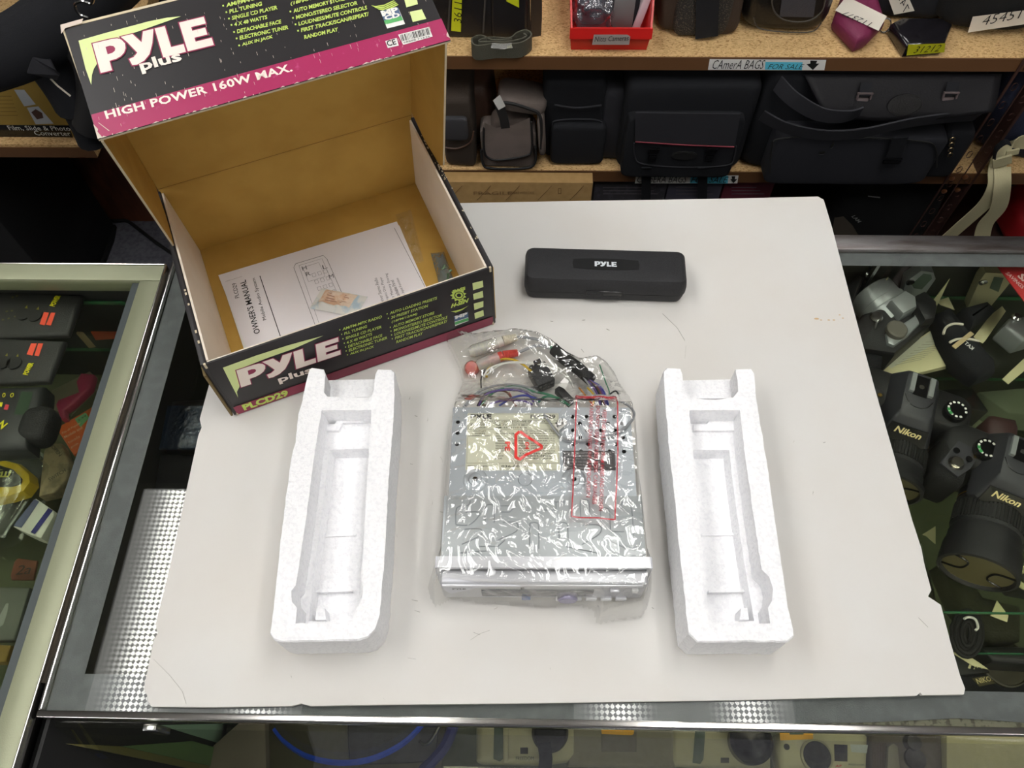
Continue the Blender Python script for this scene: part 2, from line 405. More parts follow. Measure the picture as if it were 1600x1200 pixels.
# front pane leans out towards the customer
fp = MB(); fp.T = basis((-0.41, 0.080, -0.017), (1, 0, 0), (0, -0.112, -0.608)); fp.bb((0, 0, -0.005), (XR+0.41, 0.615, 0)); fp.build('front_pane', M_GLASS, case, world=True)
cb('base_cabinet', M_DARKCASE, ((-0.415, 0.0, FLOOR_Z), (XR, 0.62, -0.64)), bev=0.004)
cb('deck', M_DECK, ((-0.415, -0.03, -0.64), (XR, 0.62, -0.625)))
cb('back_panel', mat('smoked back panel', (44, 45, 38), 0.6), ((-0.415, 0.628, -0.64), (XR, 0.632, -0.004)))
cb('side_panel', M_DARKCASE, ((-0.4185, 0.03, -0.64), (-0.4150, 0.62, -0.016)))
cb('corner_post', M_ALU, ((-0.4150, 0.606, -0.64), (-0.403, 0.627, -0.021)), bev=0.001)
def shelf_glass(z, y0, y1, x0=-0.405, x1=XR):
    s = MB().bb((x0, y0, z-0.006), (x1, y1, z)).build('glass_shelf', M_GLASS, case, world=True)
    MB().bb((x0, y0-0.0012, z-0.006), (x1, y0-0.0002, z)).bb((x0, y1+0.0002, z-0.006), (x1, y1+0.0012, z)).build('shelf_edge', M_GLASSEDGE, s, world=True)
Z1, Z2, Z3 = -0.115, -0.32, -0.44
shelf_glass(Z1, 0.213, 0.625, -.412)
shelf_glass(Z2, 0.213, 0.622, -.412)
shelf_glass(Z3, 0.012, 0.622)
tl_ = MB().tube([(-.37, .100, -.026), (XR-.02, .100, -.026)], .0065, 12).build('case_lamp', mat_lamp('warm case tube', (1.0, .93, .66), 5.0), case, world=True)
MB().bb((-.385, .0885, -.018), (XR-.01, .1115, -.0145)).bb((-.385, .0885, -.034), (XR-.01, .0900, -.018)).build('lamp_hood', M_ALU, tl_, world=True)
MB().bb((-.385, .094, -.031), (-.370, .106, -.018)).build('lamp_holder', M_LAMPBOX, tl_, world=True)
for x in (-.31, .6): cb('shelf_bracket', M_ALU, ((x, 0.05, Z3-0.02), (x+.015, 0.40, Z3-0.0065)))
slot = MB()
p0 = aty(1375, 416, .615)
slot.T = basis((p0.x-0.009, 0.6255, -0.022), (0, 0, -1), (0, -1, 0))
slot.plate([(0, 0), (0.5, 0), (0.5, 0.018), (0, 0.018)], -0.004, 0.0, [rrect(0.02+0.035*k, 0.006, 0.04+0.035*k, 0.012, 0.002) for k in range(13)])
slot.build('shelf_standard', M_STEEL, case, world=True)

case2 = thing('display_case', 'showcase with wide olive grey frame holding meters and tape measure', 'showcase', (-0.75, 0.2, FLOOR_Z))
def cb2(name, m, *boxes, bev=0.0):
    b = MB()
    for lo, hi in boxes: b.bb(lo, hi, bev)
    return b.build(name, m, case2, world=True)
XL, YN = -1.3, -0.35
cb2('side_frame', M_OLIVE, ((-0.4495, YN, -0.02), (-0.4255, 0.551, 0.002)), bev=0.0008)
cb2('side_frame_lip', M_CHROME, ((-0.4255, YN, -0.02), (-0.4237, 0.575, 0.003)), bev=0.0006)
cb2('far_frame', M_OLIVE, ((XL, 0.5515, -0.02), (-0.4255, 0.5735, 0.002)), bev=0.0008)
cb2('far_frame_lip', M_CHROME, ((XL, 0.5737, -0.02), (-0.4255, 0.5757, 0.003)), bev=0.0006)
MB().bb((XL, YN, -0.006), (-0.4495, 0.5515, -0.001)).build('glass_top', M_GLASS, case2, world=True)
cb2('seal_strip', mat('blue grey rubber seal', (70, 76, 82), 0.5), ((-0.460, YN, -0.014), (-0.4497, 0.551, -0.003)))
cb2('side_pane', M_DARKCASE, ((-0.4275, YN, -0.64), (-0.4255, 0.575, -0.02)))
cb2('back_pane', M_DARKCASE, ((XL, 0.570, -0.64), (-0.4275, 0.575, -0.02)))
cb2('base_cabinet', M_DARKCASE, ((XL, YN, FLOOR_Z), (-0.4255, 0.575, -0.64)))
Z4, Z5 = -0.062, -0.175
for z, x1, y1 in ((Z4, -.50, .566), (Z5, -.43, .568)):
    s = MB().bb((XL, YN, z-0.006), (x1, y1, z)).build('glass_shelf', M_GLASS, case2, world=True)
    MB().bb((XL, y1+.0002, z-0.006), (x1, y1+0.0012, z)).build('shelf_edge', M_GLASSEDGE, s, world=True)
cb2('lower_shelf', M_DECK, ((XL, YN, -0.245), (-0.43, 0.565, -0.24)))

# ================================================================ the white board
M_BOARD = mat('white foam board', (208, 206, 202), 0.62, var=(9, (206, 202, 196), 0.35, 0.7), spec=0.3)
BT = 0.005
bd = [at(*p, BT) for p in [(387, 324), (560, 320.5), (735, 317), (900, 314), (1100, 311), (1240, 308), (1278, 307), (1287, 312), (1300, 355), (1330, 470), (1366, 604), (1370, 618), (1400, 722), (1425, 812), (1440, 858), (1444, 880), (1455, 922), (1450, 932), (1470, 945), (1485, 1003),
        (1500, 1055), (1508, 1076), (1506, 1085), (1441, 1086), (1438, 1082), (1432, 1087), (1300, 1090), (1150, 1094), (1000, 1096), (800, 1099), (600, 1101), (485, 1103), (470, 1099), (455, 1103), (330, 1105), (237, 1104), (230, 1095), (231, 1088), (224, 1078), (232, 1040), (240, 1000), (246, 990), (243, 975),
        (262, 900), (285, 795), (310, 680), (315, 668), (312, 655), (327, 600), (350, 495)]]
board = MB().plate([(p.x, p.y) for p in bd], 0.0008, BT).build('foam_board', M_BOARD); tag(board, 'large white foam board with chipped corners lying on the glass counter', 'board')
smu = MB()
def smudge(pts, w, z=BT+0.0003):
    smu.ribbon([at(*p, z) for p in pts], w, 0.0001, wd=None)
for px, py, s_ in [(1090, 985, 1), (1165, 820, 1), (640, 622, 1), (650, 650, 1), (668, 655, 1.3), (690, 718, 2), (643, 725, 1), (675, 785, 1.6), (690, 800, 1.2), (620, 838, .7), (648, 938, 2.2), (652, 955, 2), (455, 1057, .7), (775, 950, 1.5), (745, 990, 2.5), (600, 1092, .8), (1240, 690, .6), (1288, 691, .8), (1270, 770, 1), (860, 1045, .7), (912, 500, 1), (862, 502, 1), (880, 560, 1.2), (910, 548, 1.5), (950, 515, 1.2), (1020, 950, .8)]:
    a = rnd.uniform(0, 3.1); d = 2.2*s_
    smudge([(px-d*math.cos(a), py-d*math.sin(a)), (px+d*.2, py+d*.1), (px+d*math.cos(a), py+d*math.sin(a))], 0.0007)
for pts in [[(1035, 490), (1058, 512), (1070, 532)], [(637, 1028), (650, 1030)], [(735, 1000), (750, 990), (765, 985)], [(1072, 540), (1070, 560)], [(240, 1030), (265, 1055), (285, 1080), (291, 1100)], [(1435, 965), (1450, 980)]]:
    smudge(pts, 0.0004)
smo = smu.build('scuff_marks', mat('pencil grey scuffs', (150, 146, 138), 0.8), board); smo['label'] = 'grey scuffs and scratches'
st = MB()
for px, py, r in [(1276, 498, .0022), (1283, 500, .001), (1295, 500, .0012), (1303, 500, .0012), (1312, 492, .001), (1317, 497, .001)]:
    p = at(px, py, BT+0.0003); st.plate(circ(p.x, p.y, r*1.3, 9, r*.6), p.z-0.0001, p.z)
st.build('stain', mat('ochre stain', (190, 160, 120), 0.8), board)['label'] = 'small ochre stains'
# ================================================================ printed carton
TH = 24.0; BO = Vector((-0.299, 0.375, BT+0.0004)); BW, BD, BH = 0.288, 0.236, 0.100
bu = Vector((math.cos(math.radians(TH)), math.sin(math.radians(TH)), 0)); bv = Vector((-bu.y, bu.x, 0))
M_TAN = mat('tan cardboard inside', (190, 153, 78), 0.75, var=(25, (182, 145, 72), 0.4, 0.65), spec=0.2)
M_CREAM = mat('cream inner wall', (232, 220, 204), 0.7, var=(18, (226, 212, 194), 0.4, 0.7))
M_PRINT = mat('black carton print', (32, 29, 31), 0.4, var=(4000, (40, 37, 39), 0.55, 0.75), spec=0.35)
M_MAGENTA = mat('magenta carton print', (158, 20, 82), 0.42, var=(160, (176, 60, 110), 0.64, 0.74))
M_RAW = mat('raw board edge', (202, 188, 160), 0.9)
M_LIME = mat('lime print', (186, 208, 96), 0.5); M_LIMEPALE = mat('pale lime print', (208, 220, 150), 0.5)
M_LOGO = mat('cream logo print', (232, 218, 208), 0.45); M_LOGOEDGE = mat('crimson logo outline', (140, 24, 70), 0.5)
M_GREEN = mat('green print', (84, 170, 96), 0.5); M_BLUEPRINT = mat('slate blue print', (74, 96, 130), 0.5)
carton = thing('carton', 'open black and magenta car stereo carton with lid raised, on the white board', 'box', BO, TH)
T_ = 0.003
def cbx(name, m, *boxes, parent=None, bev=0.0008):
    b = MB()
    for lo, hi in boxes: b.bb(lo, hi, bev)
    return b.build(name, m, parent or carton)
cbx('bottom_panel', M_TAN, ((0.002, 0.002, 0), (BW-0.002, BD-0.002, 0.0025)))
# front wall: black outside, cream double wall inside
fw = cbx('front_panel', M_PRINT, ((0, 0, 0), (BW, 0.0022, BH)))
cbx('inner_lining', M_CREAM, ((0.002, 0.0024, 0.002), (BW-0.002, 0.0042, BH-0.001)), parent=fw)
ml = cbx('side_panel', M_PRINT, ((-0.0038, 0.0005, 0), (0.0022, BD, BH+0.0005)))
lin_ = MB(); lin_.T = Matrix.Identity(4)
lin_.add([(0.0024, 0.004, 0.0025), (0.0024, BD-0.003, 0.0025), (0.0024, BD-0.003, BH), (0.0024, 0.004, BH), (0.012, 0.004, 0.0026), (0.009, BD-0.003, 0.0026), (0.0045, BD-0.003, BH), (0.0045, 0.004, BH)],
         [(4, 5, 6, 7), (3, 7, 6, 2), (0, 3, 2, 1), (0, 1, 5, 4), (0, 4, 7, 3), (1, 2, 6, 5)])
lin_.build('inner_lining', M_CREAM, ml)
mr = cbx('side_panel', M_PRINT, ((BW-0.0022, 0.0005, 0), (BW+0.0034, BD, BH+0.0005)))
l2 = MB(); l2.T = TR(BW, 0, 0) @ Matrix.Scale(-1, 4, (1, 0, 0))
l2.add(lin_.v, [tuple(reversed(f)) for f in lin_.f]); l2.build('inner_lining', M_CREAM, mr)
bk = cbx('back_panel', M_PRINT, ((0, BD-0.0005, 0), (BW, BD+0.0018, BH+0.004)))
cbx('inner_lining', M_TAN, ((0.002, BD-0.0028, 0.002), (BW-0.002, BD-0.0007, BH+0.004)), parent=bk)
# worn raw corners of the carton
wr = MB()
for k in range(44):
    y = rnd.uniform(0.03, BD-0.045) if k < 12 else rnd.uniform(.13, BD-.03); x = BW+rnd.uniform(-.001, .003); wr.bb((x, y, BH+0.0004), (x+rnd.uniform(.0005, .0014), y+rnd.uniform(.0006, .0035), BH+0.0009))
for k in range(5):
    y = rnd.uniform(0.01, BD*0.4); wr.bb((-0.0006, y, BH-0.001), (0.0012, y+rnd.uniform(.001, .004), BH+0.0009))
for a in (0.0, BW):
    wr.bb((a-0.001, -0.0008, BH-0.006), (a+0.001, 0.0012, BH+0.0008)); wr.bb((a-0.0009, -0.0006, 0), (a+0.0009, 0.0014, 0.004))
wo = wr.build('worn_edge', M_RAW, carton); wo['label'] = 'pale torn card at the corners'; wo['kind'] = 'stuff'
# tuck flap along the right hand front corner
cbx('tuck_flap', M_TAN, ((BW+0.0036, 0.003, 0.004), (BW+0.005, 0.02, BH-0.006)))
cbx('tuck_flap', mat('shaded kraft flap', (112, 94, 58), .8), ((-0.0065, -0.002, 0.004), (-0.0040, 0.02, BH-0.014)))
# ---- lid: raised panel, front flap bent forward, two side flaps
AL, BE = math.radians(-14.5), math.radians(-18.5)
dl = Vector((0, math.sin(AL), math.cos(AL))); df = Vector((0, -math.cos(BE), math.sin(BE)))
LL, FL = 0.24, 0.102
h0 = Vector((0.001, BD, BH+0.003)); h1 = Vector((BW-0.001, BD, BH+0.003))
c0 = Vector((0.009, BD, BH+0.003))+dl*LL; c1 = Vector((0.291, BD, BH+0.003))+dl*LL
e0 = c0+df*FL+Vector((-0.002, 0, 0)); e1 = c1+df*FL+Vector((0.0015, 0, 0.001))
def sheet(name, q, th, ms, parent, cut=None):
    """card sheet with corners q; material 0 on the printed side, 1 inside, 2 on the cut edges"""
    q = [Vector(p) for p in q]; n = (q[1]-q[0]).cross(q[-1]-q[0]).normalized(); k = len(q)
    b = MB(); vs = q+[p-n*th for p in q]
    b.add(vs, [tuple(range(k))], 0).add(vs, [tuple(reversed(range(k, 2*k)))], 1)
    b.add(vs, [(i, i+k, (i+1) % k+k, (i+1) % k) for i in range(k)], 2)
    return b.build(name, ms, parent)
lid = sheet('lid_panel', [h1, h0, c0, c1], 0.0022, [M_PRINT, M_TAN, M_RAW], carton)
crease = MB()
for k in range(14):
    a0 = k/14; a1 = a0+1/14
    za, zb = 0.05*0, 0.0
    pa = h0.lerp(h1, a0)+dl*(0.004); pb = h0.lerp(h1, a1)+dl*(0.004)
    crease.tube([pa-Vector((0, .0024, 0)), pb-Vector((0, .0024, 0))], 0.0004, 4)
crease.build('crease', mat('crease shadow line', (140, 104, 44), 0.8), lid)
flap = sheet('lid_front_flap', [c0, e0, e1, c1], 0.0022, [M_PRINT, M_TAN, M_RAW], carton)
fs_ = math.radians(-14.0); dg = Vector((0, -math.cos(fs_), math.sin(fs_)))
sheet('lid_side_flap', [h0+dg*0.078+dl*.002, h0+dl*0.01, c0-dl*.002, c0+df*0.098-dl*.004+Vector((0, 0, -.004))], 0.002, [M_TAN, M_PRINT, M_RAW], carton)
sheet('lid_side_flap', [h1+dl*0.01, h1+dg*0.072+dl*.004+Vector((.003, 0, 0)), h1+dg*0.09+dl*.03+Vector((.004, 0, 0)), c1+df*0.09-dl*.012+Vector((.001, 0, 0)), c1-dl*.002], 0.002, [M_TAN, M_PRINT, M_RAW], carton)
# ---- printing
LOGO = {'P': ([(0, 0), (0, 1), (.6, 1), (.78, .98), (.9, .9), (.97, .76), (.95, .6), (.87, .47), (.74, .38), (.58, .33), (.36, .32), (.36, 0)], [[(.36, .79), (.36, .54), (.52, .55), (.61, .6), (.64, .68), (.6, .76), (.5, .8)]]),
        'Y': ([(.9, 1), (1.28, 1), (1.48, .66), (1.62, 1), (1.96, 1), (1.8, .55), (1.62, .22), (1.4, .05), (1.15, -.02), (1.0, 0), (.96, .22), (1.12, .25), (1.26, .36), (1.06, .76)], []),
        'L': ([(2.0, 1), (2.33, 1), (2.33, .27), (2.74, .27), (2.74, 0), (2.0, 0)], []),
        'E': ([(2.8, 1), (3.62, 1), (3.62, .76), (3.13, .76), (3.13, .63), (3.56, .63), (3.56, .39), (3.13, .39), (3.13, .25), (3.66, .25), (3.66, 0), (2.8, 0)], [])}
def grow(pts, d):
    """outline moved outward by d"""
    n = len(pts); out = []; area = sum(pts[i][0]*pts[(i+1) % n][1]-pts[(i+1) % n][0]*pts[i][1] for i in range(n)); sg = 1 if area > 0 else -1
    for i in range(n):
        p, a, b = Vector(pts[i]), Vector(pts[i-1]), Vector(pts[(i+1) % n])
        n1 = Vector(((p-a).y, -(p-a).x)).normalized()*sg; n2 = Vector(((b-p).y, -(b-p).x)).normalized()*sg
        m_ = (n1+n2); k = m_.length
        m_ = m_.normalized()/max(0.5, k/2) if k > 1e-6 else n1
        out.append(tuple(p+m_*d))
    return out
def logo(mb, pl, O, X, Y, lift, m, gr=0.0):
    """the four letters: O stem foot, X = vector of 3.66 units, Y = vector of one unit (both in plane coordinates)"""
    def f(p, l): return pl.pt(O[0]+X[0]*p[0]/3.66+Y[0]*p[1], O[1]+X[1]*p[0]/3.66+Y[1]*p[1], l)
    for k, (o_, hs) in LOGO.items():
        oo = grow(o_, gr) if gr else o_
        mb.poly([f(p, lift) for p in oo], m, [] if gr else [[f(p, lift) for p in h] for h in hs])
def tx(mb, pl, s, p0, p1, pt, bold=0.03, shear=0.0, m=0, lift=0.0005, spacing=1.0):
    """line of writing: p0/p1 = ends of its baseline and pt = top of its first letter, measured on the photograph, lying on plane pl"""
    a = pl.inv(*p0); b = pl.inv(*p1); t = pl.inv(*pt)
    U = pl.U*(b[0]-a[0])+pl.V*(b[1]-a[1]); nrm = pl.N.cross(U).normalized(); h = ((pl.U*(t[0]-a[0])+pl.V*(t[1]-a[1])).dot(nrm))
    mb.text(s, pl.pt(*a, lift), U, nrm*h, bold, shear, m, spacing=spacing)
def px_poly(mb, pl, pts, m=0, lift=0.0004, holes=()):
    mb.poly([pl.pt(*pl.inv(*p), lift) for p in pts], m, [[pl.pt(*pl.inv(*p), lift) for p in h] for h in holes])
def local2world(p): return BO+bu*p.x+bv*p.y+Vector((0, 0, p.z))
wc0, wc1, we0, we1 = (local2world(p) for p in (c0, c1, e0, e1))
PF = Plane(we0, we1-we0, (wc0-we0)-(we1-we0).normalized()*((wc0-we0).dot((we1-we0).normalized())))   # flap face, seen from above
if PF.N.z < 0: PF.N = -PF.N
PB = Plane(BO-bv*0.0001, bu, (0, 0, 1)); PB.N = -bv                                                         # front face
# flap print
b = MB(); wid = (we1-we0).length
b.poly([PF.pt(0, 0.0006, .0004), PF.pt(wid, 0.0006, .0004), PF.pt(wid, .0215, .0004), PF.pt(.001, .0215, .0004)]); b.build('colour_band', M_MAGENTA, flap, world=True)
b = MB()
px_poly(b, PF, [(123, 64), (165, 52), (232, 34), (262, 28), (283, 26), (255, 36), (215, 50), (180, 61), (145, 69), (150, 90), (152, 100), (147, 108), (144, 118), (143, 133), (134, 108)], lift=.0004)
b.build('swoosh', M_LIMEPALE, flap, world=True)
O_ = PF.inv(158, 115); E_ = PF.inv(334.5, 71); T0 = PF.inv(145, 69)
X_ = (E_[0]-O_[0], E_[1]-O_[1]); Y_ = (T0[0]-O_[0], T0[1]-O_[1])
b = MB(); logo(b, PF, O_, X_, Y_, .0007, 0); logo(b, PF, O_, X_, Y_, .00055, 1, .035)
tx(b, PF, 'plus', (223, 117), (287, 100), (219, 95), .03, 0, 0, .0007); b.build('logo', [M_LOGO, M_LOGOEDGE], flap, world=True)
b = MB(); tx(b, PF, 'HIGH POWER 160W MAX.', (167, 187), (458, 112), (163, 174), .028, .0, 0, .0007, 1.05); b.build('lettering', M_LOGO, flap, world=True)
b = MB()
for s_, p0, p1, pt in [('AM/FM-MPX', (354, 12), (410, -2), (352, 6)), ('PLL TUNING', (359, 22), (411, 9), (357, 16)), ('SINGLE CD PLAYER', (363, 32), (434, 15), (361, 26)), ('4 X 40 WATTS', (367, 42), (419, 30), (365, 36)), ('DETACHABLE FACE', (371, 53), (441, 37), (369, 47)),
                       ('ELECTRONIC TUNER', (375, 63), (451, 46), (373, 57)), ('AUX IN JACK', (379, 74), (428, 61), (377, 68)),
                       ('(18FM/12AM)', (455, 10), (512, -4), (453, 4)), ('AUTO MEMORY STORE', (459, 21), (540, 1), (457, 15)), ('MONO/STEREO SELECTOR', (463, 31), (559, 8), (461, 25)), ('LOUDNESS/MUTE CONTROLS', (467, 41), (575, 15), (465, 35)), ('FIRST TRACK/SCAN/REPEAT/', (471, 51), (578, 25), (469, 45)), ('RANDOM PLAY', (476, 62), (530, 49), (474, 56))]:
    tx(b, PF, s_, p0, p1, pt, .03, .25)
    if s_[0] not in '(R': px_poly(b, PF, [(p0[0]-6, p0[1]-1), (p0[0]-3.6, p0[1]-1.6), (p0[0]-4.2, p0[1]-4), (p0[0]-6.6, p0[1]-3.4)])
b.build('feature_list', M_LIME, flap, world=True)
b = MB()
for q in [[(631, -3), (650, -7), (653, 7), (635, 12)], [(640, 19), (659, 15), (666, 30), (645, 35)]]: px_poly(b, PF, q)
b.build('check_square', M_LIMEPALE, flap, world=True)
b = MB(); px_poly(b, PF, [(594, 18), (622, 12), (633, 38), (605, 45)], 0)
px_poly(b, PF, [(594, 18), (622, 12), (627, 26), (600, 33)], 1, .0006); px_poly(b, PF, [(600, 33), (627, 26), (630, 32), (602, 39)], 2, .0006)
tx(b, PF, 'MP', (598, 27), (624, 20), (596, 18), .05, 0, 0, .0008); tx(b, PF, 'CD', (602, 33), (626, 27), (600, 26), .05, 0, 0, .0008)
b.build('disc_badge', [M_WHITE, M_BLUEPRINT, M_GREEN], flap, world=True)
b = MB(); px_poly(b, PF, [(602, 65), (620, 60), (623, 72), (606, 76)], 0, .0007); tx(b, PF, 'CE', (606, 74), (620, 70.5), (604, 65), .02, 0, 1, .001)
px_poly(b, PF, [(622, 55), (670, 43), (676, 58), (630, 71)], 0, .0007)
for k in range(22):
    a0 = k/22+.02; w_ = rnd.choice((.012, .02, .03)); f = lambda a, c: (624+46*a+3*c, 56-11.2*a+10*c)
    px_poly(b, PF, [f(a0, 0), f(a0+w_, 0), f(a0+w_, 1), f(a0, 1)], 1, .001)
tx(b, PF, '68888 71636', (631, 69), (672, 59), (630, 66.5), 0, 0, 1, .001); b.build('barcode_label', [M_WHITE, M_INK], flap, world=True)
b = MB()
for k in range(4): b.poly([PF.pt(*PF.inv(*p), .0005) for p in [(580+5*k, 9+3*k), (587+4*k, 10+2*k), (600, 8+3*k), (615+2*k, 1+2*k), (617+2*k, 2+2*k), (600, 10+3*k), (586+4*k, 12+2*k)]])
b.build('sound_badge', M_LIME, flap, world=True)
# pale scuffs on the flap
b = MB()
for k in range(150):
    a = rnd.uniform(.005, wid-.005); c = rnd.uniform(.003, FL*.97); h_ = rnd.uniform(.0006, .004); w_ = rnd.uniform(.0001, .0003)
    b.poly([PF.pt(a, c, .0009), PF.pt(a+w_, c, .0009), PF.pt(a+w_*.8+.0002, c+h_, .0009), PF.pt(a+.0001, c+h_, .0009)])
for k in range(40):
    a = rnd.uniform(0, wid); w_ = rnd.uniform(.001, .007); b.poly([PF.pt(a, 0, .0009), PF.pt(a+w_, 0, .0009), PF.pt(a+w_*.6, rnd.uniform(.0006, .0016), .0009)])
b.poly([PF.pt(-.001, .095, .0009), PF.pt(.0005, .103, .0009), PF.pt(.018, .1035, .0009), PF.pt(.016, .100, .0009), PF.pt(.003, .099, .0009)])
b.poly([PF.pt(0, 0, .0009), PF.pt(.0035, .0005, .0009), PF.pt(.0015, .006, .0009), PF.pt(.0025, .008, .0009), PF.pt(.0004, .013, .0009)])
b.poly([PF.pt(.004, .013, .0009), PF.pt(.0045, .013, .0009), PF.pt(.010, .004, .0009), PF.pt(.0095, .0038, .0009)])
b.poly([PF.pt(wid, .002, .0009), PF.pt(wid, .008, .0009), PF.pt(wid-.0015, .006, .0009), PF.pt(wid-.002, .004, .0009)])
b.build('scuff_marks', mat('whitish scuffs', (205, 190, 178), 0.8), flap, world=True)
# front face print
b = MB(); b.poly([PB.pt(0, .001, .0004), PB.pt(BW, .001, .0004), PB.pt(BW, .0155, .0004), PB.pt(0, .0165, .0004)]); b.build('colour_band', mat('crimson carton print', (134, 34, 66), 0.33), fw, world=True)
b = MB(); tx(b, PB, 'PLCD29', (382, 641), (452, 617), (380, 631), .05, 0, 0, .0007); b.build('lettering', M_LIME, fw, world=True)
b = MB(); px_poly(b, PB, [(348, 574), (400, 555), (450, 539), (505, 524), (460, 544), (420, 558), (369, 578), (374, 596), (374, 604), (370, 612), (372, 621), (361, 600)]); b.build('swoosh', M_LIMEPALE, fw, world=True)
O_ = PB.inv(376.5, 604.5); E_ = PB.inv(532, 553); T0 = PB.inv(369, 578); X_ = (E_[0]-O_[0], E_[1]-O_[1]); Y_ = (T0[0]-O_[0], T0[1]-O_[1])
b = MB(); logo(b, PB, O_, X_, Y_, .0007, 0); logo(b, PB, O_, X_, Y_, .00055, 1, .035)
tx(b, PB, 'plus', (437, 600), (490, 583), (434, 588), .03, 0, 0, .0007); b.build('logo', [M_LOGO, M_LOGOEDGE], fw, world=True)
b = MB()
for s_, p0, p1, pt in [('AM/FM-MPX RADIO', (535, 516), (597, 496), (534, 512)), ('PLL TUNING', (538, 523), (574, 511), (537, 519)), ('SINGLE CD PLAYER', (540, 530), (596, 512), (539, 526)), ('4 X 40 WATTS', (542, 537), (582, 523), (541, 533)), ('DETACHABLE FACE', (544, 543), (598, 525), (543, 539)), ('ELECTRONIC TUNER', (545, 549), (605, 529), (544, 545)), ('AUX IN JACK', (547, 555), (585, 543), (546, 551)),
                       ('AUTO LOADING PRESETS', (609, 491), (683, 467), (608, 487)), ('30 PRESET STATION', (611, 498), (669, 479), (610, 494)), ('(18FM/12AM)', (612, 505), (652, 492), (611, 501)), ('AUTO MEMORY STORE', (614, 512), (679, 490), (613, 508)), ('MONO/STEREO SELECTOR', (615, 518), (690, 494), (614, 514)), ('LOUDNESS/MUTE CONTROLS', (616, 524), (699, 497), (615, 520)), ('FIRST TRACK/SCAN/REPEAT/', (617, 530), (699, 503), (616, 526)), ('RANDOM PLAY', (619, 536), (661, 522), (618, 532))]:
    tx(b, PB, s_, p0, p1, pt, .02, .25)
    if s_[0] not in '(R': px_poly(b, PB, [(p0[0]-5, p0[1]), (p0[0]-3.4, p0[1]-.5), (p0[0]-3.6, p0[1]-2.2), (p0[0]-5.2, p0[1]-1.7)])
b.build('feature_list', M_LIME, fw, world=True)
b = MB()
for q in [[(738, 442), (754, 438), (755, 448), (739, 453)], [(739, 459), (754, 454), (755, 464), (740, 468)], [(740, 474), (755, 470), (755, 479), (741, 484)], [(741, 489), (755, 484), (756, 493), (742, 498)]]: px_poly(b, PB, q)
b.build('check_square', M_LIMEPALE, fw, world=True)
b = MB(); sc_ = lambda r, n, x, y, f=1.0: [(x+(r*(1 if k % 2 else f))*math.cos(k*math.pi/n), y+(r*(1 if k % 2 else f))*math.sin(k*math.pi/n)*.8) for k in range(2*n)]
px_poly(b, PB, sc_(13, 11, 716, 461, .72), 0, .0004, [sc_(7.5, 9, 717, 461)]); px_poly(b, PB, sc_(6, 9, 717, 461), 0, .0004, [sc_(3.6, 9, 717, 461)])
tx(b, PB, 'BASS', (707, 458), (727, 452), (706, 453), .06, 0, 0, .0006); tx(b, PB, 'H-SEN', (704, 481), (733, 471), (703, 475), .06, .4, 0, .0006)
px_poly(b, PB, [(704, 486), (712, 488), (722, 484), (732, 477), (722, 482), (712, 485)])
b.build('sound_badge', M_LIME, fw, world=True)
b = MB(); px_poly(b, PB, [(709, 494), (731, 487), (732, 501), (711, 509)], 0); px_poly(b, PB, [(709, 494), (731, 487), (731.5, 495), (710, 502)], 1, .0006); px_poly(b, PB, [(710, 503), (731, 496), (732, 500), (711, 507)], 2, .0006)
tx(b, PB, 'MP', (711, 498), (730, 492), (711, 493), .05, 0, 0, .0008); b.build('disc_badge', [M_WHITE, M_BLUEPRINT, M_GREEN], fw, world=True)

# ---------------------------------------------------------------- inside the carton
ZI = BT+0.0004+0.003
PI_ = Plane((0, 0, ZI+0.0036), bu, bv)
def quadpx(z, pts): return [at(*p, z) for p in pts]
def sheet_px(name, pts, z0, z1, m, parent=None):
    q = [at(*p, z1) for p in pts]
    return MB().plate([(p.x, p.y) for p in q][::-1], z0, z1).build(name, m, parent, world=True)
man = thing('manual', 'white printed owner\'s manual lying flat in the open carton', 'manual', at(510, 440, ZI), TH)
Q = [(341, 430), (622, 346), (662, 440), (640, 470), (390, 575), (376, 553)]
# lower sheets fan out a little under the cover
sheet_px('page', [(345, 437), (624, 352), (666, 452), (390, 572)], ZI+.0002, ZI+.0014, M_WHITE, man)
cov = sheet_px('cover', [(341, 430), (620, 346), (672, 462), (394, 570), (386, 545)], ZI+.0016, ZI+.0026, mat('manual cover', (228, 224, 226), 0.55), man)
PM = Plane((0, 0, ZI+.0027), (1, 0, 0), (0, 1, 0)); M_GREYINK = mat('grey print', (92, 92, 94), 0.7)
b = MB()
tx(b, PM, 'PLCD29', (374, 465), (369, 442), (367.5, 466.5), .0, 0, 0, .0003); tx(b, PM, "OWNER'S MANUAL", (407, 520), (384, 437), (397, 523), .01, 0, 0, .0003); tx(b, PM, 'Mobile Audio System', (418, 499), (400, 434), (411, 501), .0, 0, 0, .0003)
tx(b, PM, 'PYLE', (406, 560), (400, 541), (398, 562), .03, 0, 0, .0003)
for p, q, w in [((406, 431), (441, 534), .0009), ((378, 432), (352, 440), .0001), ((616, 356), (668, 456), .0004)]: b.ribbon([at(*p, PM.O.z+.0002), at(*q, PM.O.z+.0002)], w, .0001, wd=(bu.x, bu.y, 0))
b.build('lettering', M_INK, cov, world=True)
b = MB()
rr = lambda a, e: [(460+a+(e)*1.0, 414+a*.1), ]
def outline(pts, w=.0005):
    P_ = [at(*p, PM.O.z+.0003) for p in pts]; P_.append(P_[0])
    b.ribbon(P_, w, .0001, wd=[((P_[min(i+1, len(P_)-1)]-P_[max(i-1, 0)]).cross(Vector((0, 0, 1)))) for i in range(len(P_))])
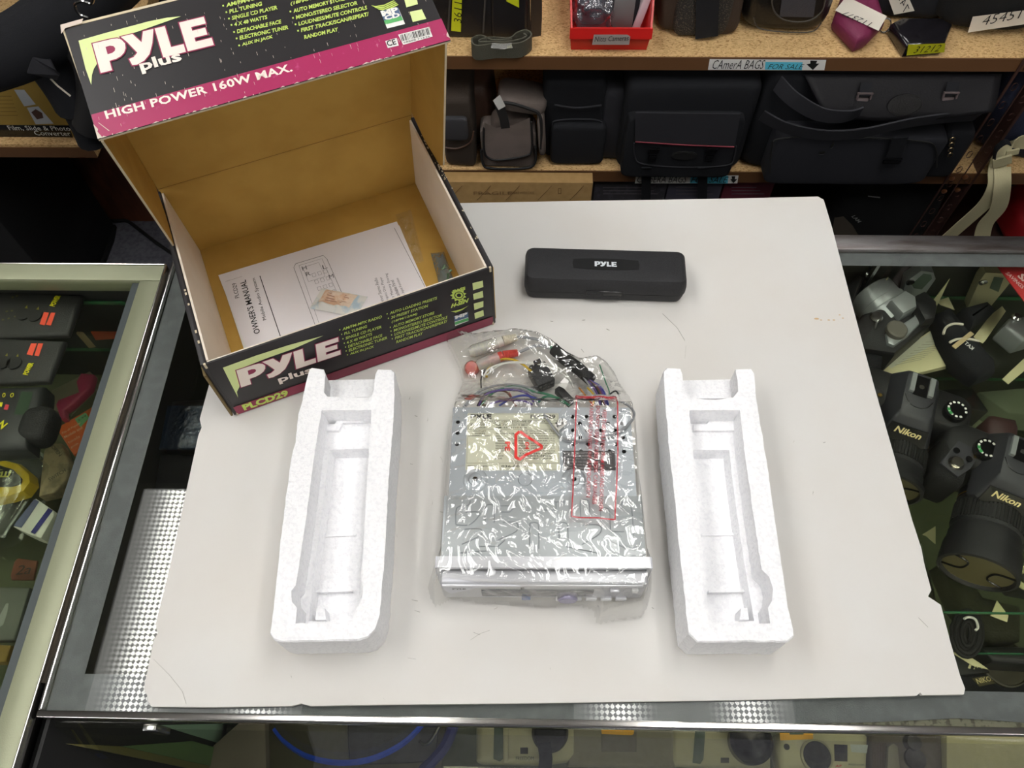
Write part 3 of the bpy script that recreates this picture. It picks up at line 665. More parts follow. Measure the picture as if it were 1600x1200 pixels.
outline([(462, 412), (505, 399), (511, 405), (555, 505), (497, 520), (459, 418)]); outline([(467, 415), (503, 404), (548, 505), (502, 515)], .0003); outline([(473, 418), (498, 410), (508, 432), (482, 440)], .0003)
for r in range(4):
    for c in range(3):
        x0 = 487+9*c+r*4.2; y0 = 428-2.8*c+r*10.5; outline([(x0, y0), (x0+5, y0-1.6), (x0+7, y0+3.4), (x0+2, y0+5)], .0003)
for s_, x, y in [('H', 473, 423), ('L', 505, 421), ('R', 479, 432), ('M', 515, 436)]: tx(b, PM, s_, (x, y), (x+7, y-2), (x-2, y-6), .0, 0, 0, .0003)
for i, s_ in enumerate(['Receiver Stereo Radio', 'Compact Disc Player', 'Fully Memory Storing', 'Detachable Panel', 'Aux Input Function']):
    x = 590+i*8.6; tx(b, PM, s_, (x+12, 478-i*3.2), (x-6+5, 434-i*1.5+(0, 0, -4, 8, 6)[i]), (x+7, 480-i*3.2), .0, 0, 0, .0003)
b.build('drawing', M_GREYINK, cov, world=True)
mb_ = MB()
rs = random.Random(3)
def baglet(name, label, pts, z, hgt, seed, m, group=None, cat='bag'):
    c = sum((at(*p, z) for p in pts), Vector())/len(pts); t = thing(name, label, cat, c, TH, group)
    A, B_, C_, D_ = (at(*p, z) for p in pts)
    def fn(u_, v_):
        p = (A*(1-u_)+B_*u_)*(1-v_)+(D_*(1-u_)+C_*u_)*v_; k = min(u_, 1-u_, v_, 1-v_)*4
        p.z = z+min(1, k)*hgt*(.6+.8*noise.noise(p*130+Vector((seed, 0, 0))))+.0006; return p
    return t, fn
M_FILM = film('crinkled clear film', (247, 247, 243), refl=1.6, rough=0.06, haze=0.05, bump=[(60, .5), (220, .4)])
t, fn = baglet('plastic_bag', 'small empty clear plastic sleeve beside the manual in the carton', [(618, 336), (642, 328), (662, 408), (648, 414)], ZI, .006, 1, None)
MB().grid(fn, 14, 26).build('film', M_FILM, t, world=True)
t, fn = baglet('silica_gel_packet', 'peach and white desiccant packet lying on the manual cover', [(503, 451), (575, 464), (556, 496), (484, 482)], ZI+.0034, .006, 4, None, cat='packet')
M_GEL = mat('peach desiccant paper', (214, 178, 148), 0.7, var=(90, (224, 206, 186), 0.45, 0.6)); M_GELW = mat('white desiccant paper', (214, 214, 208), 0.6, var=(80, (176, 196, 206), 0.5, 0.62))
MB().grid(fn, 26, 16).build('wrapper', M_GELW, t, world=True)
b = MB(); b.grid(lambda u_, v_: fn(.12+u_*.68, .05+v_*.68)+Vector((0, 0, .0009)), 16, 12); b.build('printed_panel', M_GEL, t, world=True)
b = MB()
for k in range(5): b.poly([fn(.25+.0*k, .18+k*.1)+Vector((0, 0, .0016)), fn(.6+.08*(k % 2), .18+k*.1)+Vector((0, 0, .0016)), fn(.6+.08*(k % 2), .22+k*.1)+Vector((0, 0, .0016)), fn(.25, .22+k*.1)+Vector((0, 0, .0016))])
b.build('small_print', mat('faded print', (176, 140, 122), 0.8), t, world=True)
t, fn = baglet('hardware_bag', 'small grey green bag of screws against the carton side wall', [(673, 396), (694, 394), (710, 440), (688, 452)], ZI, .013, 9, None)
MB().grid(fn, 14, 20).build('film', film('milky grey film', (214, 220, 216), refl=1.5, rough=0.1, haze=0.55, hazecol=(140, 150, 150), bump=[(120, .5)]), t, world=True)
for k in range(6):
    p = at(690+2*k+rs.uniform(-3, 3), 418+5*k, ZI); q = Vector((rs.uniform(-.008, .008), rs.uniform(.004, .010), .002))
    MB().tube([p+Vector((0, 0, .003)), p+q+Vector((0, 0, .003))], .0016, 6).tube([p+Vector((0, 0, .003)), p-q*.2+Vector((0, 0, .003))], .003, 8).build('screw', mat('green zinc', (104, 132, 108), 0.35, 0.7), t, world=True)
# ================================================================ black faceplate case
pc = at(945, 440, BT); ang = math.degrees(math.atan2((at(1068, 395, .045)-at(823, 388, .045)).y, (at(1068, 395, .045)-at(823, 388, .045)).x))
tl, tr_, br, bl = (at(*p, .035) for p in [(822, 389), (1068, 396), (1076, 448), (820, 438)])
cw = (tr_-tl).length*.5+(br-bl).length*.5; cdp = ((tl-bl).length+(tr_-br).length)/2
cc = (tl+tr_+br+bl)/4
fc = thing('faceplate_case', 'black plastic clamshell case with small white logo on the white board', 'case', (cc.x, cc.y, BT+.0004), ang)
M_CASE = mat('grained black plastic', (33, 33, 35), 0.5, bump=(1600, 0.4), var=(500, (38, 38, 40), 0.45, 0.6), spec=0.35)
def profile_loop(w, d, r, z, n=5): return [Vector((x, y, z)) for x, y in rrect(-w/2, -d/2, w/2, d/2, r, n)]
def loft(mb, loops, m=0, cap0=True, cap1=True):
    n = len(loops[0]); vs = [p for l in loops for p in l]; fs = []
    for i in range(len(loops)-1):
        for k in range(n): fs.append((i*n+k, i*n+(k+1) % n, (i+1)*n+(k+1) % n, (i+1)*n+k))
    if cap0: fs.append(tuple(reversed(range(n))))
    if cap1: fs.append(tuple((len(loops)-1)*n+k for k in range(n)))
    mb.add(vs, fs, m); return mb
W_, D_ = cw, cdp
loft(MB(), [profile_loop(W_-.010, D_-.004, .006, 0), profile_loop(W_-.004, D_+.003, .008, .002), profile_loop(W_-.001, D_+.006, .009, .009), profile_loop(W_, D_+.0065, .009, .0145)]).build('case_base', M_CASE, fc)
lidc = loft(MB(), [profile_loop(W_+.001, D_+.008, .009, .0160), profile_loop(W_+.001, D_+.007, .009, .024), profile_loop(W_-.001, D_+.002, .008, .0305), profile_loop(W_-.005, D_-.003, .007, .0337), profile_loop(W_-.012, D_-.010, .006, .0345)]).build('case_lid', M_CASE, fc)
b = MB(); b.plate([(-.036, -.0062), (-.02, -.0075), (0, -.0079), (.02, -.0075), (.036, -.0062), (.0372, 0), (.036, .0062), (.02, .0075), (0, .0079), (-.02, .0075), (-.036, .0062), (-.0372, 0)], .0340, .0348)
bad = b.build('badge', mat('smooth black badge', (12, 12, 13), .5, spec=.2), lidc)
PC = Plane((0, 0, .0349), (1, 0, 0), (0, 1, 0)); b = MB(); logo(b, PC, (-.0125, -.0034), (.0245, 0), (0, .0068), .0001, 0); b.build('lettering', mat('pale grey print', (200, 206, 210), .5), bad)
MB().plate(rrect(-W_/2+.001, -(D_+.004)/2, W_/2-.001, (D_+.004)/2, .008), .0140, .0164).build('seam_gap', M_PLASTICS, fc)
yf = -(D_+.008)/2
b = MB(); b.bb((-.020, yf-.0012, .006), (.018, yf+.004, .0130), .0012).bb((-.020, yf-.0020, .0130), (-.001, yf+.002, .0180), .0008); b.build('latch', M_CASE, fc)
b = MB(); b.bb((-.021, yf-.0006, .0130), (.019, yf+.006, .0205), .0006); b.build('latch_recess', M_PLASTICS, fc)

# ================================================================ polystyrene trays
M_FOAM = mat('white expanded polystyrene', (241, 241, 243), 0.75, bump=(210, 0.75), var=(300, (234, 234, 237), 0.5, 0.62), sss=0.0, spec=0.3)
def foam(name_label, outl, hole_a, hole_b, ridge, notch_floor, c0_):
    zt = .058
    P = lambda pts, z: [(at(*p, z).x, at(*p, z).y) for p in pts]
    def rough(poly, amp=.0007, step=.006):
        out = []; n = len(poly)
        for i in range(n):
            a = Vector((*poly[i], 0)); c = Vector((*poly[(i+1) % n], 0)); k = max(1, int((c-a).length/step))
            for j in range(k):
                p = a.lerp(c, j/k); nn = noise.noise(p*230)*amp; out.append((p.x+nn, p.y+noise.noise(p*230+Vector((9, 9, 9)))*amp))
        return out
    t = thing('foam_tray', name_label, 'packaging', (*c0_, BT+.0003), 0, 'polystyrene end trays')
    o = P(outl, zt); a_ = P(hole_a, zt); b_ = P(hole_b, zt)
    if sum(o[i][0]*o[(i+1) % len(o)][1]-o[(i+1) % len(o)][0]*o[i][1] for i in range(len(o))) < 0: o = o[::-1]
    o = rough(o); a2 = rough(a_, .0006, .005); b2 = rough(b_, .0002)
    mb = MB()
    z0, z1, z2 = BT+.0003, .020, .034
    if sum(a2[i][0]*a2[(i+1) % len(a2)][1]-a2[(i+1) % len(a2)][0]*a2[i][1] for i in range(len(a2))) < 0: a2 = a2[::-1]
    if sum(b2[i][0]*b2[(i+1) % len(b2)][1]-b2[(i+1) % len(b2)][0]*b2[i][1] for i in range(len(b2))) < 0: b2 = b2[::-1]
    def well(l0, l1):                                           # sloping walls of the recess
        n = len(l0); mb.add([Vector(p) for p in l0+l1], [(k, k+n, (k+1) % n+n, (k+1) % n) for k in range(n)])
    ins = [Vector((x, y)) for x, y in o]; cen = sum(ins, Vector((0, 0)))/len(ins)
    at3 = lambda l, z: [(x, y, z) for x, y in l]
    inn = [tuple(cen+(p-cen)*.992) for p in ins]
    mb.plate(inn, zt, zt, [a2]); n = len(o)
    mb.add([Vector(p) for p in at3(inn, zt)+at3(o, zt-.0016)+at3(o, z0+.002)+at3(inn, z0)], [(q*n+k, q*n+(k+1) % n, (q+1)*n+(k+1) % n, (q+1)*n+k) for q in range(3) for k in range(n)]); mb.plate(inn, z0, z0)
    a3 = grow(a2, -.0022); well(at3(a2, zt), at3(a3, z2)); mb.plate(a3, z2, z2, [b2])
    b3 = grow(b2, -.0030); well(at3(b2, z2), at3(b3, z1)); mb.plate(b3, z1, z1)
    for pts, h in ridge: mb.plate(P(pts, .022), z1, z1+h)
    tr = mb.build('tray', M_FOAM, None, sharp=30); 
    inv = Matrix.Translation(-t.location)
    tr.data.transform(inv); tr.parent = t
    nb_ = MB().plate(P(notch_floor, .03), z0, .032); w = nb_.build('notch_sill', M_FOAM, t, world=True)
    return t
foam('white polystyrene tray with long recess, nearest the printed carton', [(483, 577), (487, 574), (505, 576), (508, 584), (506, 612), (511, 619), (578, 620), (584, 613), (587, 583), (591, 576), (612, 577), (616, 581), (617, 615), (615, 660), (607, 760), (603, 850), (597, 925), (594, 962), (586, 985), (574, 996), (560, 1001), (440, 1003), (428, 1000), (422, 990), (425, 965), (434, 880), (442, 810), (452, 735), (455, 715), (461, 690), (466, 645), (472, 625), (477, 600)],
     [(503, 641), (580, 641), (579, 668), (575, 720), (571, 800), (567, 880), (563, 902), (567, 917), (566, 937), (558, 948), (553, 955), (551, 973), (462, 974), (464, 950), (456, 940), (455, 922), (462, 915), (467, 885), (480, 800), (490, 720), (499, 660)],
     [(507, 686), (571, 684), (567, 740), (560, 830), (555, 905), (550, 960), (472, 960), (478, 900), (492, 800), (500, 740)],
     [([(500, 836), (556, 834), (556, 837), (500, 839)], .002), ([(480, 924), (552, 922), (552, 926), (480, 928)], .006), ([(505, 674), (528, 674), (534, 664), (572, 664), (572, 671), (540, 672), (534, 684), (505, 684)], .018), ([(502, 958), (514, 958), (516, 976), (500, 976)], .02)],
     [(504, 596), (586, 594), (588, 622), (504, 622)], (-.16, .3))
foam('white polystyrene tray with long recess, beside the camera showcase edge', [(1036, 580), (1042, 574), (1063, 575), (1066, 584), (1068, 612), (1078, 621), (1118, 624), (1146, 620), (1154, 610), (1151, 584), (1150, 576), (1174, 575), (1179, 583), (1181, 615), (1188, 660), (1200, 730), (1208, 790), (1220, 870), (1232, 950), (1240, 985), (1241, 995), (1230, 1003), (1090, 1003), (1076, 990), (1072, 960), (1066, 900), (1060, 850), (1052, 760), (1044, 690), (1040, 640)],
     [(1077, 641), (1156, 641), (1159, 670), (1168, 740), (1178, 810), (1190, 890), (1202, 902), (1208, 920), (1206, 940), (1200, 950), (1203, 974), (1113, 974), (1112, 960), (1100, 945), (1098, 925), (1102, 905), (1096, 860), (1091, 800), (1084, 720), (1079, 665)],
     [(1082, 686), (1149, 686), (1155, 740), (1168, 830), (1178, 890), (1190, 960), (1118, 960), (1104, 880), (1096, 800), (1088, 735)],
     [([(1096, 833), (1168, 832), (1168, 836), (1096, 837)], .002), ([(1106, 924), (1184, 922), (1184, 926), (1106, 928)], .006), ([(1079, 674), (1098, 676), (1105, 666), (1138, 666), (1144, 674), (1150, 676), (1150, 684), (1079, 684)], .018), ([(1150, 958), (1160, 958), (1162, 976), (1148, 976)], .02)],
     [(1066, 596), (1152, 594), (1154, 624), (1066, 624)], (.2, .3))

# ================================================================ car radio
ZR = BT+.0006
ra = at(690, 879, .055); rb = at(1009, 880, .055); rr_ = at(702, 640, .055); rq = at(985, 640, .055)
rang = math.degrees(math.atan2((rb-ra).y, (rb-ra).x)); rc = (ra+rb)/2
radio = thing('car_radio', 'silver car radio lying under a clear plastic bag on the white board', 'car stereo', (rc.x, rc.y, ZR), rang)
RW = .178; RD = .154; RH = .050
M_ZINC = mat('zinc plated steel', (172, 178, 184), 0.42, 0.55, bump=(900, 0.1)); M_ZINC2 = mat('pale zinc sleeve', (176, 181, 184), 0.45, 0.45)
M_SILVER = mat('silver painted plastic', (196, 197, 203), 0.35, 0.35); M_SILVERW = mat('bright silver trim', (225, 226, 232), 0.3, 0.3)
holes = []
for r in range(6):
    for c in range(4): holes.append(circ(.030+.0135*c+(.0068 if r % 2 else 0), RD-.010-.0074*r, .0021, 10))
for k in range(3): holes.append(circ(-.0805, RD-.016-.0118*k, .0021, 10))
b = MB(); b.plate(rrect(-RW/2+.003, .055, RW/2-.003, RD, .001, 1), RH-.0012, RH, holes)
b.bb((-RW/2+.003, .055, 0), (-RW/2+.0042, RD, RH-.001)).bb((RW/2-.0042, .055, 0), (RW/2-.003, RD, RH-.001)).bb((-RW/2+.003, RD-.001, 0), (RW/2-.003, RD, RH-.001)).bb((-RW/2+.004, .055, .001), (RW/2-.004, RD-.001, .003))
ch = b.build('chassis', M_ZINC, radio)
MB().bb((-RW/2+.005, .055, .03), (RW/2-.005, RD-.002, .042)).build('circuit_interior', M_PLASTIC, ch)
# front sleeve with stamped ribs
sl = MB().bb((-RW/2-.001, .002, 0), (RW/2+.001, .062, RH+.0012), .0006).build('sleeve', M_ZINC2, radio)
rib = MB()
def bump_line(pts, closed=False):
    rib.tube(spline([(x, y, RH+.0011) for x, y in pts], 4) if len(pts) > 3 else [Vector((x, y, RH+.0011)) for x, y in pts], .0006, 6, flat=.8)
def arch(x, y0, y1, w=.008): bump_line([(x, y0), (x, y1-.003), (x+w*.25, y1), (x+w*.75, y1), (x+w, y1-.003), (x+w, y0)])
for x, y0, y1 in [(-.052, .036, .053), (-.012, .012, .036), (.014, .020, .036), (.034, .040, .058), (.052, .030, .050)]: arch(x, y0, y1)
for pts in [[(-.078, .034), (-.078, .05), (-.068, .052), (-.066, .057)], [(-.078, .034), (-.066, .034), (-.058, .042), (-.058, .046), (-.070, .046)], [(-.038, .052), (-.026, .052)], [(-.038, .046), (-.03, .046), (-.024, .052)], [(-.070, .030), (-.056, .030), (-.056, .024), (-.072, .016)], [(-.036, .036), (-.024, .036), (-.024, .028), (-.04, .02)], [(-.058, .014), (-.04, .014), (-.034, .02)], [(-.004, .048), (.012, .048), (.012, .056)], [(.02, .056), (.004, .056)], [(.036, .034), (.05, .034), (.05, .026), (.034, .016)], [(.068, .05), (.074, .056), (.08, .05), (.08, .02)], [(.060, .028), (.072, .028)], [(.02, .014), (.05, .008)], [(-.074, .008), (-.05, .01)], [(.058, .02), (.074, .012)]]: bump_line(pts)
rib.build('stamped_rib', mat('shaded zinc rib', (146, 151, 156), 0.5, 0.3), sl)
tb = MB(); tb.bb((-.068, .0005, RH+.001), (-.061, .0035, RH+.0016)).bb((.058, .0005, RH+.001), (.064, .0035, RH+.0016)); tb.build('tab_slot', M_PLASTIC, sl)
for x in (-.062, .029):
    bo = MB().lathe([(.0115, 0), (.010, .0008), (.0078, .0012)], 24, TR(x, .078, RH)).lathe([(.0062, .0010), (.0062, .0022), (.0056, .0026), (.0024, .0026), (.0022, .0012)], 20, TR(x, .078, RH), cap1=False).build('screw_boss', M_ZINC, radio)
    MB().lathe([(.0022, .0013), (.0001, .0013)], 12, TR(x, .078, RH)).build('screw_hole', M_PLASTIC, bo)
rg = MB(); rg.tube([(-.016+.0064*math.cos(q/12*math.pi), .0785+.0064*math.sin(q/12*math.pi), RH) for q in range(24)], .0004, 5, closed=True); rg.build('stamped_ring', M_ZINC, ch)
# labels
M_LABEL = mat('cream paper label', (212, 212, 190), 0.6)
lx0, lx1, ly0, ly1 = -.0715, .0165, .0875, .1475
b = MB(); b.plate(rrect(lx0, ly0, lx1, ly1, .0006, 1), RH+.0001, RH+.0003); lab = b.build('rating_label', M_LABEL, radio); lab['label'] = 'cream rating label'
PL = Plane((0, 0, RH+.0003), (1, 0, 0), (0, 1, 0)); b = MB()
def lt(s, x, y, w, h, bold=0.012, m=0): b.text(s, (x, y, RH+.0005), (w, 0, 0), (0, h, 0), bold, 0, m)
logo(b, PL, (-.0685, .1413), (.0205, 0), (0, .0048), .0003, 0); lt('PLCD29', -.0105, .1416, .024, .0042, .03)
for y in (.1400, .1365, .1300, .0945): b.ribbon([(lx0+.001, y, RH+.0005), (lx1-.001, y, RH+.0005)], .0002, .0001, wd=(0, 1, 0))
for x0, y0, x1, y1 in [(lx0+.001, ly0+.001, lx0+.001, ly1-.001), (lx1-.001, ly0+.001, lx1-.001, ly1-.001)]: b.ribbon([(x0, y0, RH+.0005), (x1, y1, RH+.0005)], .0002, .0001, wd=(1, 0, 0))
for y in (ly0+.001, ly1-.001): b.ribbon([(lx0+.001, y, RH+.0005), (lx1-.001, y, RH+.0005)], .0002, .0001, wd=(0, 1, 0))
lt('CAUTION: DC 12V NEGATIVE GROUND', -.064, .1374, .067, .002)
lt('RECEIVING', -.068, .1338, .018, .0017); lt('RANGE:', -.065, .1311, .012, .0017); lt('FM: 87.5-107.9 MHz', -.044, .1338, .032, .0017); lt('AM: 530-1710 KHz', -.044, .1311, .030, .0017)
lt('OUTLET', -.065, .1272, .012, .0016); lt('WIRES', -.064, .1248, .010, .0016); lt('CONNECTION', -.070, .1222, .021, .0016)
for i, (a_, c_) in enumerate([('WHITE', 'LEFT SPEAKER (+)'), ('WHITE/BLACK', 'LEFT SPEAKER (-)'), ('GREY', 'RIGHT SPEAKER (+)'), ('GREY/BLACK', 'RIGHT SPEAKER (-)'), ('GREEN', 'REAR SPEAKER (+)'), ('GREEN/BLACK', 'REAR SPEAKER (-)'), ('VIOLET', 'REAR SPEAKER (+)'), ('VIOLET/BLACK', 'REAR SPEAKER (-)'), ('YELLOW', 'TO BATTERY(+)'), ('RED', 'TO IGN. SW.'), ('BLACK', 'GROUND'), ('BLUE', 'POWER ANT')]):
    lt(a_, -.044, .1273-.0026*i, .0022*len(a_)*.75, .0015); lt(c_, -.022, .1273-.0026*i, .034, .0015)
lt('SERIAL NO.:', -.0695, .0905, .020, .0020); lt('036-00590', -.038, .0903, .026, .0024)
b.build('lettering', M_INK, lab)
b = MB(); b.plate(rrect(.0195, .0875, .0685, .1075, .0004, 1), RH+.0001, RH+.0003); dlab = b.build('certification_label', mat('dark grey label', (70, 68, 70), .5), radio); dlab['label'] = 'dark grey compliance label'
b = MB()
for i, s_ in enumerate(['THIS DEVICE COMPLIES WITH PART 15', 'OF THE FCC RULES. OPERATION IS', 'SUBJECT TO THE FOLLOWING TWO', 'CERTIFIED TO COMPLY WITH', 'RULES 21 CFR SUBCHAPTER J', 'DATE OF MANUFACTURE']):
    b.text(s_, (.021, .1045-.0031*i, RH+.0005), (.044 if i < 3 else .034, 0, 0), (0, .0016, 0))
b.build('lettering', mat('light grey print', (190, 188, 188), .6), dlab)
# front bezel and faceplate
b = MB(); b.plate(rrect(-.0945, -.001, .0945, .051+.004, .002), -.006, .004, [rrect(-.0895, .003, .0895, .050, .001)], T=TR(0, -.002, 0) @ RX(90)); bz = b.build('trim_bezel', M_SILVERW, radio)
fp = MB(); fp.bb((-.0905, -.0185, .002), (.0905, -.004, .0475), .003, 3); face = fp.build('faceplate', M_SILVER, radio)
MB().bb((-.0885, -.0192, .0405), (.0865, -.0165, .0455), .0008).build('trim_strip', M_SILVERW, face)
MB().bb((-.055, -.0195, .012), (.045, -.0180, .032), .0008).build('display_window', mat('dark lcd', (52, 56, 66), .2), face)
bt = lambda x0, z0, x1, z1, m, n='button': MB().bb((x0, -.0215, z0), (x1, -.018, z1), .0007).build(n, m, face)
for k in range(5): bt(.012+k*.0135, .004, .022+k*.0135, .010, M_SILVERW)
bt(.0585, .032, .067, .036, M_SILVERW, 'eject_button'); bt(.0775, .031, .083, .037, mat('white button', (240, 240, 240), .3), 'release_button'); bt(-.019, .006, -.011, .011, mat('blue button', (60, 100, 170), .3), 'power_button')
MB().lathe([(.009, 0), (.009, .006), (.0075, .0075), (0.001, .0075)], 24, TR(.022, -.018, .018) @ RX(90)).build('volume_knob', mat('lilac grey knob', (150, 146, 168), .35, .3), face)
MB().bb((-.020, -.0198, .036), (-.017, -.0185, .038)).build('sensor_hole', M_PLASTICS, face)
b = MB(); b.text('PYLE', (-.080, -.0195, .0345), (.012, 0, 0), (0, 0, .0030), .04); b.build('lettering', M_INK, face)
# ---- loom, plugs and connector, measured where they lie (between the bag and the board)
def wp(px, py, z): return at(px, py, BT+z)
WCOL = {'grey': (150, 152, 156), 'violet': (92, 70, 140), 'green': (42, 120, 84), 'white': (222, 222, 216), 'yellow': (214, 178, 50), 'black': (30, 30, 32), 'blue': (52, 62, 150), 'brown': (120, 74, 60), 'red': (190, 60, 60), 'orange': (206, 140, 70)}
def wire(col, pts, r=.0011, w=8):
    return MB().tube(spline([wp(*p) for p in pts], w), r, 7).build('wire', mat(col+' wire', WCOL[col], .4), radio, world=True)
wire('grey', [(728, 634, .03), (745, 618, .03), (775, 608, .028), (810, 606, .025), (836, 618, .02), (838, 628, .03)], .0013)
wire('grey', [(724, 636, .028), (748, 612, .026), (780, 602, .024), (815, 603, .022), (840, 612, .02)], .0013)
wire('violet', [(748, 634, .03), (760, 616, .03), (790, 609, .03), (820, 613, .028), (834, 628, .03)])
wire('violet', [(765, 632, .03), (785, 626, .032), (815, 626, .03), (832, 632, .03)])
wire('green', [(752, 633, .028), (770, 614, .028), (800, 604, .026), (835, 612, .02), (862, 618, .02), (882, 630, .03)], .0012)
wire('green', [(842, 628, .03), (852, 620, .026), (872, 622, .026), (890, 634, .03)], .0012)
wire('black', [(746, 634, .026), (756, 618, .022), (772, 608, .02), (806, 610, .02), (840, 604, .02)])
wire('blue', [(780, 634, .03), (800, 622, .03), (822, 618, .03), (845, 626, .03)])
wire('brown', [(752, 630, .024), (762, 614, .022), (790, 612, .022), (806, 634, .03)])
wire('red', [(806, 634, .03), (800, 622, .026), (796, 614, .022)], .0008)
wire('yellow', [(760, 590, .006), (764, 574, .01), (780, 562, .012), (802, 562, .014), (818, 570, .016), (830, 580, .02)], .0013)
wire('black', [(752, 606, .006), (752, 590, .006), (760, 576, .008)], .0008)
wire('white', [(756, 588, .012), (768, 574, .016), (800, 566, .018), (850, 568, .02), (880, 580, .02), (894, 600, .02)], .0010)
wire('white', [(760, 586, .014), (790, 568, .018), (850, 571, .02), (884, 588, .02), (896, 606, .02)], .0008)
for c_, dx in (('violet', 0), ('black', 3), ('brown', 6), ('violet', 9), ('grey', -4), ('blue', 12)):
    wire(c_, [(912+dx*.5, 588+dx*.4, .018), (926+dx, 604, .02), (934+dx, 618, .024), (938+dx, 632, .03)], .0011)
wire('orange', [(905, 606, .02), (918, 622, .028), (928, 634, .03)], .0010); wire('yellow', [(918, 606, .02), (928, 618, .028), (926, 634, .03)], .0010)
wire('green', [(937, 570, .006), (946, 596, .01), (952, 612, .02), (950, 622, .024)], .0007); wire('black', [(946, 622, .02), (962, 611, .016), (970, 626, .014)], .0009)
wire('grey', [(838, 628, .034), (856, 656, .055), (874, 680, .055), (893, 688, .055), (920, 688, .055), (950, 682, .055), (976, 668, .055), (990, 652, .05), (988, 640, .045), (972, 628, .04), (940, 618, .035), (905, 622, .03)], .0013)
b = MB(); q = [wp(866, 664, .058), wp(881, 653, .058), wp(887, 661, .058), wp(873, 673, .058)]; b.poly(q, 0); wt = b.build('wire_tag', M_WHITE, radio, world=True); wt['label'] = 'white folded wire tag'
b = MB(); P_ = Plane((0, 0, BT+.0585), (1, 0, 0), (0, 1, 0)); tx(b, P_, 'PHONE', (872, 669), (885, 660), (870, 665), .02); tx(b, P_, 'MUTE', (870, 664), (881, 656), (868, 660), .02); b.build('lettering', M_INK, wt, world=True)
b = MB(); q = [wp(871, 602, .03), wp(882, 590, .032), wp(889, 595, .032), wp(884, 608, .03)]; b.poly(q, 0); b.build('wire_tag', M_WHITE, radio, world=True)['label'] = 'white folded wire tag'
# heat shrink sleeve with grey phono leads
hs = MB().tube([wp(866, 546, .010), wp(880, 559, .012), (wp(904, 576, .014)), wp(924, 594, .016)], [.0066, .0068, .007, .0066], 14).build('heat_shrink_sleeve', M_RUBBER, radio, world=True)
wire('grey', [(868, 549, .012), (848, 534, .012), (826, 528, .012), (806, 527, .012)], .0017); wire('grey', [(870, 548, .010), (850, 541, .010), (834, 541, .01), (810, 551, .010)], .0017); wire('green', [(872, 551, .013), (860, 542, .013)], .0016)
M_CLEAR = film('clear plug cover', (240, 240, 236), refl=2.0, rough=.08, haze=.35, hazecol=(228, 226, 222), bump=[(200, .4)])
def plug(body, cover, p, q, e, nm):
    """phono plug: ribbed boot p..q, barrel and clear cap q..e"""
    A, B_, C_ = wp(*p), wp(*q), wp(*e); d = (B_-A).normalized(); L_ = (B_-A).length
    prof = []
    for k in range(9): prof += [(.0036+.0002*k, L_*k/9), (.0042+.0002*k, L_*(k+.5)/9)]
    bt_ = MB().lathe(prof, 16, basis(A, d.orthogonal(), d.cross(d.orthogonal())) ).build('plug_boot', body, radio, world=True)
    L2 = (C_-B_).length; d2 = (C_-B_).normalized(); o2 = d2.orthogonal()
    MB().lathe([(.0056, 0), (.0056, L2*.55), (.0048, L2*.6), (.0022, L2*.6), (.0020, L2*.95), (.0008, L2)], 16, basis(B_, o2, d2.cross(o2))).build('plug_body', cover[0], radio, world=True)
    MB().lathe([(.0066, L2*.2), (.0072, L2*.55), (.0072, L2*1.05), (.0052, L2*1.2), (.0006, L2*1.22)], 16, basis(B_, o2, d2.cross(o2)), cap0=False).build('plug_cap', M_CLEAR, radio, world=True)
M_RCAW = mat('ivory plug rubber', (214, 206, 186), .45); M_RCAR = mat('red plug rubber', (206, 62, 52), .4)
plug(M_RCAW, [mat('white plug body', (222, 218, 210), .4)], (807, 527, .011), (785, 533, .011), (742, 548, .011), 'w')
plug(M_RCAR, [M_RCAR], (809, 551, .010), (785, 556, .010), (752, 570, .010), 'r')
MB().lathe([(.001, 0), (.0078, 0), (.0082, .003), (.008, .010), (.006, .0125), (.001, .013)], 18, TR(wp(738, 577, .002)) @ RX(20)).build('plug_cover', film('pinkish plug cover', (250, 190, 180), refl=2, rough=.1, haze=.45, hazecol=(226, 120, 110), bump=[(200, .4)]), radio, world=True)
# connector block
ca, cb_ = wp(826, 586, .018), wp(858, 573, .018); cx = (cb_-ca).normalized()
b = MB(); b.T = basis(wp(846, 596, .004), cx, Vector((0, 0, 1)).cross(cx))
b.bb((-.010, -.0115, 0), (.010, .013, .016), .001).bb((-.007, .013, .003), (-.003, .016, .013)).bb((-.002, .012, .012), (.006, .017, .018), .0006)
con = b.build('connector', M_PLASTIC, radio, world=True)
b = MB(); b.T = basis(wp(846, 596, .004), cx, Vector((0, 0, 1)).cross(cx))
for i in range(4):
    for j in range(2): b.bb((-.0085+.0045*i, -.0118, .003+.006*j), (-.0055+.0045*i, -.0113, .0075+.006*j))
b.build('connector_socket', M_PLASTICS, con, world=True)
b = MB(); b.bb((0, 0, 0), (.022, .008, .010), .001); b.v = [TR(wp(866, 615, .016)) @ RZ(-50) @ p for p in b.v]; b.build('fuse_holder', M_PLASTIC, radio, world=True)
MB().plate(rrect(-.070, RD, .085, RD+.0012, .0003, 1), .006, RH-.002).build('rear_plate', M_ZINC2, radio)
MB().bb((-.058, RD, RH-.006), (-.047, RD+.004, RH-.0005), .0005).build('antenna_socket', M_STEEL, radio)

